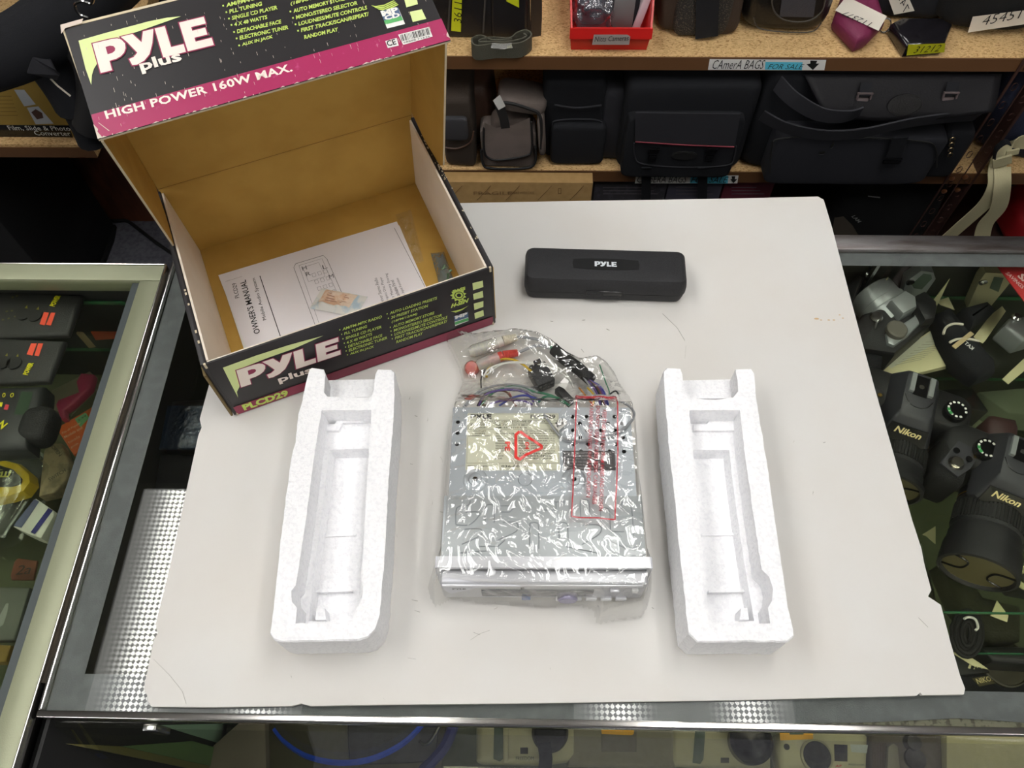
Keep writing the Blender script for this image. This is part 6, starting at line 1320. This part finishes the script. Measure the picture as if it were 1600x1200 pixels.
t, o = slab('compact_camera', 'rounded silver compact camera at the photograph edge, by the long card', 'camera', [(1570, 508), (1580, 494), (1620, 490), (1640, 520), (1600, 532)], zz, zz+.035, M_SILV, 'body', .006, 'compact cameras in the showcase')
b = MB(); b.lathe([(.006, 0), (.006, .003), (.004, .005), (.0005, .005)], 16, TR(at(1587, 497, zz+.035))); b.build('button', M_STEEL, o, world=True)
rear('card', 'yellow diamond shaped card near the far rail', 'card', [(1379, 440), (1388, 433), (1399, 440), (1390, 449)], M_LAMPPAPER, 'sheet', .001, 'loose cards in the showcase')
rear('card', 'yellow card slip beside the grey compact camera', 'card', [(1474, 450), (1484, 436), (1486, 452), (1478, 456)], M_LAMPPAPER, 'sheet', .001, 'loose cards in the showcase')
for lab, quad, z0, m in [('pale yellow slip under the green shelf edge', [(1464, 470), (1482, 464), (1492, 484), (1470, 476)], Z1, M_LAMPPAPER), ('long cream card leaning between pouch and silver camera', [(1520, 528), (1548, 492), (1566, 478), (1572, 486), (1540, 532), (1536, 536)], Z1, M_LAMPPAPER), ('pale card behind the silver camera lens', [(1394, 466), (1408, 456), (1432, 472), (1414, 482)], Z1, mat('pale grey card', (206, 204, 186), .7)), ('cream card strip under the black pouch', [(1486, 576), (1502, 570), (1526, 592), (1512, 596)], Z1, M_LAMPPAPER), ('cream slip near the photograph edge on the second shelf', [(1566, 592), (1600, 560), (1612, 570), (1576, 600)], Z1, M_LAMPPAPER),
                        ('tan folded card by the lens cap', [(1441, 835), (1462, 822), (1462, 850), (1448, 838)], Z2, M_CREAMP), ('cream triangular slip below the large lens', [(1548, 962), (1558, 938), (1576, 962), (1574, 972)], Z2, M_LAMPPAPER), ('pale grey card below the mode dial', [(1490, 642), (1540, 640), (1536, 690), (1508, 676)], Z2, mat('greenish card', (122, 128, 104), .7)), ('white card corner beside the mode dial', [(1508, 666), (1537, 672), (1534, 688), (1510, 674)], Z2, M_WHITE),
                        ('cream card under the coiled cord', [(1488, 1020), (1500, 1016), (1530, 1035), (1545, 1046), (1520, 1040)], Z2, M_LAMPPAPER)]:
    flat('card', lab, 'card', quad, z0, m, .0015, 'sheet', 'loose cards in the showcase')
t, o = slab('card', 'red card with white print hanging at the far rail corner of the showcase', 'card', [(1556, 412), (1600, 470), (1660, 520), (1660, 412)], -.022, -.0205, mat('red card', (186, 40, 44), .5), 'sheet', .0004)
write(o, -.0205, [('SALE', (1588, 432), (1620, 462), (1594, 424), .04), ('SAVINGS', (1570, 428), (1596, 452), (1574, 424), .02)], mat('pale pink print', (226, 190, 190), .6), lift=.0008)
t, o = slab('camera_bag', 'dark case lying behind the second camera near the far shelf', 'case', [(1508, 476), (1545, 466), (1560, 480), (1530, 500), (1520, 512)], Z1+.0004, Z1+.035, M_NYLON, 'body', .01)
t, o = slab('camera_case', 'dark case under the white board edge beside the film camera', 'case', [(1330, 540), (1384, 552), (1380, 590), (1350, 590)], zz, zz+.05, M_NYLON, 'body', .01)
t, o = slab('display_tray', 'black gridded tray leaning against the slotted shelf standard', 'tray', [(1318, 452), (1340, 430), (1352, 432), (1330, 480)], Z1+.0004, Z1+.05, M_PLASTIC, 'body', .003)
t, o = slab('meter', 'black device with small grey screen between board edge and the first reflex camera', 'meter', [(1364, 590), (1390, 592), (1392, 632), (1372, 640)], Z1+.0004, Z1+.06, M_PLASTIC, 'body', .004)
onto(o, Z1+.06, [(1370, 602), (1386, 600), (1387, 618), (1374, 622)], M_LCD, 'screen')
t, o = slab('camera_pouch', 'dark red brown pouch with a pale cross beyond the second reflex camera', 'pouch', [(1544, 652), (1552, 644), (1592, 652), (1597, 668), (1594, 700), (1548, 695)], Z1+.0004, Z1+.06, mat('dark red brown vinyl', (58, 34, 32), .5), 'body', .010)
write(o, Z1+.06, [('X', (1562, 691), (1571, 690), (1561, 682), .05)], M_TAG)
for lab, q, h_, m in [('grey green box lying on the deck beyond the second glass shelf', [(1530, 612), (1600, 606), (1640, 650), (1575, 645)], Z2+.05, mat('grey green box', (112, 120, 100), .6)), ('dark box on the deck below the green shelf edge', [(1450, 610), (1520, 606), (1545, 642), (1480, 636)], Z2+.05, M_DARKCASE)]:
    slab('product_box', lab, 'box', q, Z2+.0004, h_, m, 'box_body', .002)
# -------- near the front: coil, cap, straps
t = thing('coiled_cord', 'coiled black strap held by a white tie near the board\'s chipped corner', 'strap', at(1512, 995, Z2+.0004)); b = MB()
def coil(cx, cy, a_, b2, k): return [at(cx+a_*math.cos(q/24*6.283)*(1+.04*math.sin(3*q)), cy+b2*math.sin(q/24*6.283), Z2+.010+.002*k) for q in range(24)]
for k, (a_, b2) in enumerate(((24, 36), (19, 30), (14, 25), (9, 19), (5, 13))): b.tube(coil(1511, 990, a_, b2, k % 2), .0030, 8, closed=True)
b.build('cord', M_RUBBER, t, world=True); b = MB(); b.tube(spline([at(*p, Z2+.018) for p in [(1506, 967), (1514, 964), (1524, 968), (1528, 980), (1524, 985)]], 6), .0016, 7); b.build('tie', M_WHITE, t, world=True)
t = thing('filter_case', 'round dark lens cap on the shelf above the lettered strap', 'lens cap', at(1565, 1036, Z3+.0004)); MB().lathe([(.034, 0), (.034, .008), (.032, .009), (.031, .0075), (.0005, .0075)], 40, TR(at(1565, 1036, Z3+.0004))).build('cap', mat('olive black plastic', (66, 62, 48), .5), t, world=True)  # a loose lens cap lying on the lowest glass shelf
t = px_strap('camera_strap', 'black camera strap with tan lettering at the showcase front', 'strap', [(1470, 1062), (1520, 1062), (1570, 1062), (1650, 1066)], Z3+.004, .036, M_NYLON, (0, 1, .2))
write(t, Z3+.0055, [('NIKON', (1527, 1069), (1556, 1063), (1522, 1061), .02)], M_GOLD, lift=.0016); onto(t, Z3+.0055, [(1518, 1060), (1558, 1052), (1564, 1066), (1530, 1073)], mat('olive patch', (78, 72, 44), .7), 'patch', .0004)
t, o = slab('binoculars', 'silver ringed lens standing at the photograph edge below the large lens', 'lens', [(1586, 905), (1592, 890), (1620, 884), (1650, 900), (1640, 925), (1600, 918)], Z2+.0004, Z2+.05, M_CAM, 'barrel', .008)  # a single lens with a silver ring
b = MB(); b.lathe([(.016, 0), (.016, .003), (.011, .004)], 30, TR(at(1602, 904, Z2+.05)), cap1=False).build('ring', M_LAMPPAPER, o, world=True); b = MB(); b.lathe([(.0075, 0), (.006, .003), (.0005, .0035)], 20, TR(at(1602, 904, Z2+.05))).build('front_element', M_STEEL, o, world=True)
t, o = slab('remote_control', 'black remote control with pale buttons below the coiled strap', 'remote', [(1488, 1022), (1504, 1020), (1548, 1050), (1500, 1056)], Z3+.0004, Z3+.018, M_PLASTIC, 'body', .003)
b = MB(); P = Plane((0, 0, Z3+.0186), (1, 0, 0), (0, 1, 0)); px_poly(b, P, [(1512, 1044), (1517, 1031), (1520, 1032), (1516, 1045)])
for x, y in [(1522, 1037), (1525, 1039), (1523, 1042), (1527, 1043), (1522, 1045), (1534, 1044)]: px_poly(b, P, [(x+1.3*math.cos(q), y+1.1*math.sin(q)) for q in (0, 1, 2, 3, 4, 5)][::-1])
b.build('button', M_LAMPPAPER, o, world=True)
t, o = slab('strap_bundle', 'bundle of olive black webbing straps under the large lens', 'strap', [(1470, 880), (1500, 872), (1540, 930), (1600, 945), (1600, 1000), (1550, 1005), (1500, 950)], Z3+.0004, Z3+.05, mat('olive black fabric', (54, 52, 38), .8, bump=(300, .6)), 'webbing', .012)
t, o = slab('camera_bag', 'black box shaped case at the near right of the glass shelf', 'case', [(1535, 1010), (1650, 1010), (1650, 1040), (1552, 1034)], Z3+.0004, Z3+.06, M_PLASTIC, 'body', .006)
# left part of the showcase, seen beside the carton
t, o = slab('camera_bag', 'black vinyl bag wrapped in clear plastic, seen between carton and grey border', 'bag', [(262, 620), (332, 615), (332, 690), (246, 690)], Z1+.0004, Z1+.06, M_BLKCASE, 'body', .015)
px_block(MB(), [(260, 632), (332, 632), (332, 700), (247, 700)], Z1+.061, Z1+.068, .004).build('wrapping', film('blue black wrap', (190, 205, 225), refl=2.2, rough=.1, haze=.1, hazecol=(60, 80, 110), bump=[(60, .8), (150, .5)]), t, world=True)
t, o = slab('camera_case', 'dark camera body case beside the bright ceiling reflection', 'case', [(246, 705), (332, 705), (332, 762), (236, 762)], Z1+.0004, Z1+.045, M_NYLON, 'body', .01)

# -------- row lying behind the front pane
def lying(label, quad, m, z=Z3, h_=.040, group='compact cameras behind the front pane', name='compact_camera'):
    t, o = slab(name, label, 'camera', quad, z+.0004, z+.0004+h_, m, 'body', .008, group); return t, o, z+.0004+h_
def disc(par, px, py, z, prof, m, name): return MB().lathe(prof, 36, TR(at(px, py, z))).build(name, m, par, world=True)
t, o, z = lying('champagne compact camera with black lens and wrist strap behind the front pane', [(744, 1110), (744, 1188), (752, 1192), (850, 1194), (905, 1186), (905, 1110)], M_CREAMP)
onto(o, z, [(772, 1135), (786, 1135), (786, 1186), (781, 1190), (771, 1186)], M_LCD, 'window'); b = MB(); px_block(b, [(787, 1125), (794, 1125), (794, 1192), (787, 1192)], z, z+.004, .001).build('ridge', M_CREAMP, o, world=True)
disc(o, 859, 1146, z, [(.024, 0), (.024, .012), (.021, .016), (.018, .012), (.0005, .012)], M_PLASTICS, 'lens')
b = MB(); b.ribbon([at(850, 1160, z+.018), at(853, 1185, z+.016), at(850, 1215, z+.004)], .017, .002, wd=(1, 0, 0)); b.build('wrist_strap', M_NYLON, o, world=True)
onto(o, z, [(813, 1168), (825, 1168), (825, 1178), (813, 1178)], M_PLASTICS, 'sensor'); write(o, z, [('FREEDOM', (806, 1188), (834, 1188), (806, 1182), .0)], M_INK)
t, o, z = lying('taupe compact camera with flat front and yellow tag behind the pane', [(888, 1110), (888, 1196), (1056, 1198), (1056, 1110)], M_TAUPE)
px_block(MB(), [(940, 1128), (995, 1128), (995, 1175), (940, 1175)], z, z+.003, .001).build('front_panel', mat('grey brown panel', (104, 98, 84), .5), o, world=True)
onto(o, z+.004, [(938, 1130), (991, 1130), (990, 1147), (986, 1149), (940, 1147)], M_YEL, 'price_tag', .002)
t, o, z = lying('grey champagne compact camera with dark window bar and black lens barrel', [(1050, 1112), (1048, 1190), (1056, 1196), (1206, 1200), (1206, 1112)], M_CREAMP)
onto(o, z, [(1086, 1140), (1102, 1140), (1099, 1186), (1094, 1194), (1082, 1192)], M_LCD, 'window'); disc(o, 1170, 1160, z, [(.028, 0), (.028, .014), (.024, .018), (.020, .012), (.0005, .010)], M_PLASTICS, 'lens')
onto(o, z, [(1126, 1184), (1139, 1184), (1139, 1192), (1126, 1192)], M_PLASTICS, 'sensor'); write(o, z, [('Nikon', (1120, 1145), (1142, 1145), (1120, 1140), .03)], M_INK)
t, o, z = lying('champagne compact camera with round lens and yellow tag clipped on top', [(1213, 1168), (1219, 1145), (1235, 1138), (1345, 1140), (1358, 1150), (1356, 1205), (1222, 1205)], mat('warm champagne plastic', (186, 180, 142), .38, .15))
onto(o, z, [(1217, 1136), (1270, 1136), (1270, 1155), (1219, 1157)], M_YEL, 'price_tag', .0012); onto(o, z, [(1233, 1138), (1255, 1138), (1255, 1148), (1233, 1148)], M_LCD, 'tag_slot', .002)
disc(o, 1275, 1182, z, [(.0205, 0), (.0205, .004), (.019, .005)], M_CREAMP, 'lens_rim'); disc(o, 1275, 1182, z, [(.0188, .004), (.017, .006), (.0005, .0055)], M_PLASTICS, 'lens')
onto(o, z, [(1303, 1163), (1324, 1164), (1324, 1190), (1304, 1189)], M_PLASTICS, 'window'); onto(o, z, [(1328, 1163), (1356, 1164), (1354, 1177), (1330, 1175)], mat('ribbed flash lens', (190, 196, 186), .2), 'flash_lens')
disc(o, 1229, 1167, z, [(.0038, 0), (.0038, .001), (.0005, .001)], M_PLASTIC, 'sensor'); write(o, z, [('AF', (1304, 1199), (1316, 1199), (1305, 1195), .04, .3)], mat('red print', (190, 60, 40), .5)); write(o, z, [('FREEDOM', (1326, 1196), (1350, 1197), (1326, 1193), 0)], M_INK)
t, o, z = lying('brown folding camera with raised knobs between champagne camera and pale box', [(1360, 1150), (1370, 1140), (1474, 1148), (1476, 1205), (1362, 1205)], mat('brown grey plastic', (88, 78, 62), .55), name='film_camera')
for k in range(9): pass
b = MB()
for k in range(9): px_block(b, [(1364+2.6*k, 1160), (1365.6+2.6*k, 1160), (1365.6+2.6*k, 1204), (1364+2.6*k, 1204)], z, z+.002, .0005)
b.build('bellows', mat('ribbed brown', (96, 80, 62), .6), o, world=True)
px_block(MB(), [(1388, 1166), (1396, 1160), (1404, 1166), (1408, 1205), (1386, 1205)], z, z+.008, .003).build('side_rail', M_TAUPE, o, world=True)
disc(o, 1424, 1161, z, [(.011, 0), (.009, .010), (.0005, .011)], mat('dark brown knob', (44, 38, 30), .5), 'knob'); disc(o, 1428, 1186, z, [(.013, 0), (.013, .006), (.008, .003), (.0005, .003)], mat('dark brown knob', (44, 38, 30)), 'lens')
t, o = slab('product_box', 'plain beige box at the photograph corner behind the front pane', 'box', [(1479, 1148), (1660, 1150), (1660, 1230), (1480, 1230)], Z3+.0004, Z3+.05, mat('beige card', (178, 170, 126), .6), 'box_body', .001)
# blue rimmed blister and dark things to its side
t = thing('blister_pack', 'black item in a clear pack with a bright blue curved rim', 'package', at(560, 1150, Z3+.0004))
px_block(MB(), [(420, 1100), (700, 1100), (690, 1200), (420, 1205)], Z3+.0004, Z3+.012, .002).build('backing_card', mat('olive black card', (84, 80, 58), .6), t, world=True)
b = MB(); b.ribbon(spline([at(*p, Z3+.026) for p in [(428, 1140), (445, 1160), (480, 1182), (530, 1192), (580, 1186), (625, 1165), (655, 1138), (672, 1112)]], 8), .010, .004, wd=(0, .3, 1)); b.build('rim', mat('bright blue plastic', (36, 88, 232), .3), t, world=True)
b = MB(); b.tube(spline([at(*p, Z3+.020) for p in [(712, 1110), (706, 1140), (692, 1170), (660, 1205)]], 8), .0075, 8); b.build('cable', mat('dark blue cable', (28, 36, 120), .4), t, world=True)
b = MB(); b.tube(spline([at(*p, Z3+.03) for p in [(655, 1158), (662, 1164), (672, 1158), (682, 1142), (688, 1130)]], 6), .0026, 8); b.build('hook', M_STEEL, t, world=True)
px_block(MB(), [(540, 1100), (690, 1100), (680, 1190), (545, 1196)], Z3+.012, Z3+.022, .004).build('accessory', M_PLASTIC, t, world=True)
t, o = slab('product_box', 'grey brown box with sloping corner behind the front pane, beside the blue rimmed pack', 'box', [(312, 1184), (375, 1128), (414, 1128), (416, 1205), (318, 1205)], Z3+.0004, Z3+.03, mat('grey brown card', (150, 140, 124), .6), 'box_body', .001)
for lab, q, m, dx in [('dim green booklet standing in the dark corner behind the front pane', [(190, 1166), (300, 1158), (300, 1200), (190, 1200)], mat('dim green cover', (104, 136, 84), .6), .004), ('olive booklet standing beside the dim green booklet', [(104, 1162), (186, 1166), (186, 1200), (104, 1200)], mat('dim olive cover', (126, 120, 70), .6), .003), ('teal grey card standing behind the dim green booklet', [(250, 1133), (372, 1130), (372, 1158), (250, 1158)], mat('teal grey cover', (150, 184, 162), .6), .0005)]:
    q = [atx(*p, -.412+dx) for p in q]; lo = Z3+.0006; pts = [(p.y, p.z) for p in q[:2]]+[(q[1].y, lo), (q[0].y, lo)]
    t = thing('booklet', lab, 'booklet', (-.411+dx, sum(p[0] for p in pts)/4, lo), 0, 'booklets behind the front pane')
    MB().plate(pts[::-1], 0, .002, T=Matrix(((0, 0, 1, -.413+dx), (1, 0, 0, 0), (0, 1, 0, 0), (0, 0, 0, 1)))).build('cover', m, t, world=True)
t = thing('pen', 'cream pen lying beside the booklets behind the front pane', 'pen', at(62, 1180, Z3)); MB().tube([at(72, 1160, Z3+.006), at(58, 1198, Z3+.006), at(50, 1220, Z3+.006)], [.0045, .0045, .003], 10).build('barrel', mat('cream plastic', (190, 180, 150), .4), t, world=True)
MB().bb((-.36, .06, -.36), (.05, .066, -.352)).build('diagonal_brace', M_PLASTIC, case, world=True)
sb = MB(); p = at(236, 1135, -.02); sb.bb((p.x-.006, p.y-.004, -.05), (p.x+.006, p.y+.002, -.017), .001).build('pane_clip', M_STEEL, case, world=True)

# ================================================================ tool showcase
M_METER = mat('charcoal instrument plastic', (44, 44, 44), .5, bump=(900, .3)); M_YPRINT = mat('yellow print', (214, 208, 20), .5); M_ORST = mat('fluorescent orange sticker', (250, 92, 66), .5)
M_DIM = mat('dark key', (34, 34, 34), .5); z4 = Z4+.0004
def meter(label, quad, lo, hi, ty, st, tri, h_=.012):
    t, o = slab('multimeter', label, 'meter', quad, z4, z4+h_, M_METER, 'body', .005, 'boxed meters in the tool showcase'); z = z4+h_
    s_ = [onto(o, z, q, M_ORST, 'price_sticker', .0006) for q in st]
    write(o, z, [ty], M_YPRINT)
    b = MB(); P = Plane((0, 0, z), (1, 0, 0), (0, 1, 0))
    for (x, y) in tri:
        px_poly(b, P, [(x-6, y+5), (x+3, y+5), (x+2, y-5)], 0, .0007)
    b.build('key_mark', mat('olive print', (150, 144, 40), .5), o, world=True)
    b = MB()
    for (x, y) in tri: b.lathe([(.0085, 0), (.0085, .002), (.0005, .002)], 20, TR(at(x-4, y+10, z)))
    b.build('key', M_DIM, o, world=True); return t, o, z
t, o, z = meter('charcoal meter with two orange stickers nearest the olive far frame', [(-60, 449), (128, 460), (105, 522), (-60, 530)], 0, 0, ('POWER', (86, 480), (96, 463), (79, 476), .06, .1), [[(62, 507), (70, 509), (77, 489), (69, 488)], [(72, 508), (80, 509), (87, 489), (80, 489)]], [(41, 482), (59, 484)])
b = MB(); P = Plane((0, 0, z), (1, 0, 0), (0, 1, 0))
for x, y in [(20, 465), (27, 463), (11, 487), (19, 486), (5, 500), (14, 498), (24, 495)]: px_poly(b, P, [(x-2, y+1.4), (x+1.6, y+1), (x+2, y-1.4), (x-1.5, y-1)], 0, .0007)
b.build('key_mark', mat('dim olive print', (96, 92, 40), .5), o, world=True)
meter('charcoal meter with two orange stickers in front of its twin', [(-60, 524), (101, 531), (75, 596), (-60, 602)], 0, 0, ('POWER', (44, 587), (54, 568), (37, 583), .06, .1), [[(42, 554), (51, 556), (58, 537), (49, 537)], [(54, 556), (61, 557), (68, 537), (60, 537)]], [(10, 557), (27, 558)])
t, o = slab('multimeter', 'black handheld meter with a dull green screen and red key by the booklet', 'meter', [(-60, 605), (66, 600), (62, 640), (44, 660), (40, 700), (-60, 706)], z4, z4+.035, mat('black instrument plastic', (32, 34, 34), .45), 'body', .008); z = z4+.035
onto(o, z, [(22, 648), (42, 648), (52, 613), (34, 612)], mat('dull green lcd', (56, 72, 56), .2), 'screen'); onto(o, z, [(6, 640), (12, 641), (15, 633), (9, 632)], mat('red key', (190, 50, 60), .5), 'red_key'); onto(o, z, [(-8, 634), (3, 636), (5, 629), (-6, 629)], M_YPRINT, 'yellow_key')
write(o, z, [('Z', (2, 672), (14, 662), (-2, 664), .04), ('0', (16, 622), (22, 621), (17, 615), 0), ('0', (4, 622), (9, 621), (5, 615), 0)], M_YPRINT)
MB().soft(at(62, 668, z4+.02), (.035, .045, .035), .6, 10).build('holster_boot', M_RUBBER, o, world=True)
t, o = slab('tool_package', 'brown carded package with an orange lower half near the frame corner', 'package', [(118, 520), (150, 455), (166, 460), (190, 492), (178, 512), (140, 516)], Z5+.0004, Z5+.04, mat('brown package card', (158, 134, 100), .6), 'backing_card', .002)
onto(o, Z5+.04, [(142, 519), (188, 490), (196, 500), (180, 530), (150, 532)], mat('orange card', (214, 82, 42), .55), 'orange_panel', .0008); write(o, Z5+.04, [('OUTLET', (145, 511), (172, 498), (142, 506), 0), ('SWITCH', (143, 500), (166, 488), (141, 496), 0)], M_INK, lift=.0014)
t, o = slab('booklet', 'orange booklet with a green price sticker leaning by the olive frame', 'booklet', [(88, 669), (145, 635), (150, 655), (128, 700), (115, 711)], Z5+.0004, Z5+.006, mat('orange cover', (228, 106, 52), .55), 'cover', .001)
onto(o, Z5+.006, [(117, 655), (134, 645), (140, 653), (126, 668)], mat('mint sticker', (118, 186, 134), .6), 'price_sticker', .0006)
write(o, Z5+.006, [('Fits all Popular', (99, 680), (128, 663), (97, 676), .02), ('Models and', (102, 686), (130, 670), (100, 682), .02), ('tools', (108, 694), (126, 684), (106, 690), .0), ('guide', (112, 702), (124, 695), (110, 698), 0)], mat('pale orange print', (240, 190, 160), .6))
write(o, Z5+.006, [('2.99', (123, 659), (136, 651), (122, 656), .0)], M_INK)
t, o = slab('hand_tool', 'dusky magenta bent tool on grey card beyond the orange booklet', 'tool', [(86, 632), (90, 624), (122, 612), (118, 596), (126, 582), (146, 584), (140, 606), (112, 632), (100, 640), (102, 652), (94, 654)], Z5+.003, Z5+.018, mat('dusky magenta plastic', (168, 44, 84), .5), 'handle', .003)
flat('card', 'grey backing card under the magenta tool', 'card', [(80, 610), (140, 580), (160, 600), (110, 650), (84, 640)], Z5, mat('warm grey card', (130, 124, 104), .6), .002)
t, o = slab('tool_package', 'tan printed clear package between orange booklet and tape measure', 'package', [(68, 705), (76, 692), (95, 692), (108, 722), (104, 748), (84, 770), (60, 775)], Z5+.0004, Z5+.02, mat('tan package card', (168, 150, 120), .55, var=(60, (130, 114, 90), .45, .6)), 'backing_card', .002)
write(o, Z5+.02, [('OPEN', (80, 699), (93, 714), (86, 697), .0), ('SWITCH', (78, 753), (104, 737), (76, 748), 0)], M_INK)
# tape measure in its clear tray
z5 = Z5+.0004; t = thing('tape_measure', 'yellow and black tape measure inside a clear blister tray', 'tape measure', at(0, 745, z5)); zt_ = z5+.02
q = [(-90, 700), (20, 698), (60, 707), (73, 722), (70, 738), (10, 830), (0, 838), (-90, 850)]
px_block(MB(), q, z5, z5+.003, .001).build('backing_card', mat('dark grey card', (70, 72, 70), .5), t, world=True)
M_BLIS = film('blister plastic', (244, 245, 245), refl=1.1, rough=.03, haze=.02, bump=[(25, .2)])
b = MB(); qq = [at(*p, z5+.03) for p in q]; pts = [(p.x, p.y) for p in qq][::-1]; loft(b, [[Vector((x, y, z)) for x, y in grow(pts, d)] for d, z in ((.004, z5+.003), (0, Z5+.006), (-.004, z5+.03), (-.010, z5+.034))], cap0=False); b.build('blister', M_BLIS, t, world=True)
b = MB(); rim_ = [at(*p, z5+.004) for p in q]; b.tube(spline(rim_, 3, True), .002, 6, closed=True); b.build('blister_rim', film('blister rim', (235, 238, 238), refl=3.0, rough=.08, haze=.25, hazecol=(190, 194, 194)), t, world=True)
px_block(MB(), [(-60, 790), (-60, 715), (0, 715), (28, 722), (46, 738), (48, 752), (36, 768), (10, 776)], z5+.004, z5+.030, .007).build('tape_case', mat('yellow tape case', (244, 204, 34), .4), t, world=True)
b = MB(); px_block(b, [(-60, 728), (0, 727), (20, 733), (34, 748), (32, 756), (18, 760), (-60, 762)], z5+.030, z5+.0325, .001).build('grip_band', M_METER, t, world=True)
onto(t, z5+.0325, [(-20, 746), (14, 746), (19, 736), (-14, 732)], mat('pale yellow label', (210, 206, 90), .5), 'case_label', .0006); write(t, z5+.0325, [('STI', (-6, 745), (13, 744), (-2, 735), .06)], M_INK)
px_block(MB(), [(-20, 800), (4, 776), (14, 776), (-10, 812)], z5+.004, z5+.010, .001).build('tape_hook', M_SILV, t, world=True)
# blue white carton, tag, booklet
t, o = slab('small_box', 'little white box with dark blue bands below the tape measure', 'box', [(21, 823), (56, 779), (84, 798), (84, 806), (64, 841), (42, 833)], Z5+.0004, Z5+.03, M_WHITE, 'box_body', .0006)
onto(o, Z5+.03, [(48, 832), (76, 794), (83, 798), (55, 835)], mat('dark blue print', (50, 50, 132), .5), 'blue_band', .0006); onto(o, Z5+.03, [(21, 822), (54, 780), (62, 784), (34, 825)], mat('grey blue print', (96, 102, 138), .5), 'blue_band', .0006)
t, o = slab('tag', 'rust brown tag with a handwritten number near the frame', 'tag', [(16, 900), (22, 878), (28, 872), (58, 876), (52, 906), (18, 906)], Z5+.0004, Z5+.0045, mat('rust brown card', (116, 66, 46), .7, var=(40, (96, 52, 36), .4, .6)), 'card', .0008); write(o, Z5+.0045, [('2a', (24, 899), (48, 897), (28, 884), .0, .2)], M_INK)
t, o = slab('booklet', 'grey booklet with a pale label at the near end of the tool showcase', 'booklet', [(-60, 916), (46, 918), (22, 1000), (-60, 1002)], Z5+.0004, Z5+.015, mat('mid grey cover', (98, 100, 96), .6), 'cover', .002)
onto(o, Z5+.015, [(0, 962), (10, 943), (14, 943), (12, 956), (6, 976), (0, 980)], mat('pale grey label', (150, 152, 152), .6), 'label_strip', .0006)
t, o = slab('tool_package', 'ochre and black package at the photograph edge below the grey booklet', 'package', [(-60, 1006), (16, 1008), (8, 1034), (-60, 1036)], Z5+.0004, Z5+.02, mat('ochre card', (140, 110, 44), .6), 'body', .002)
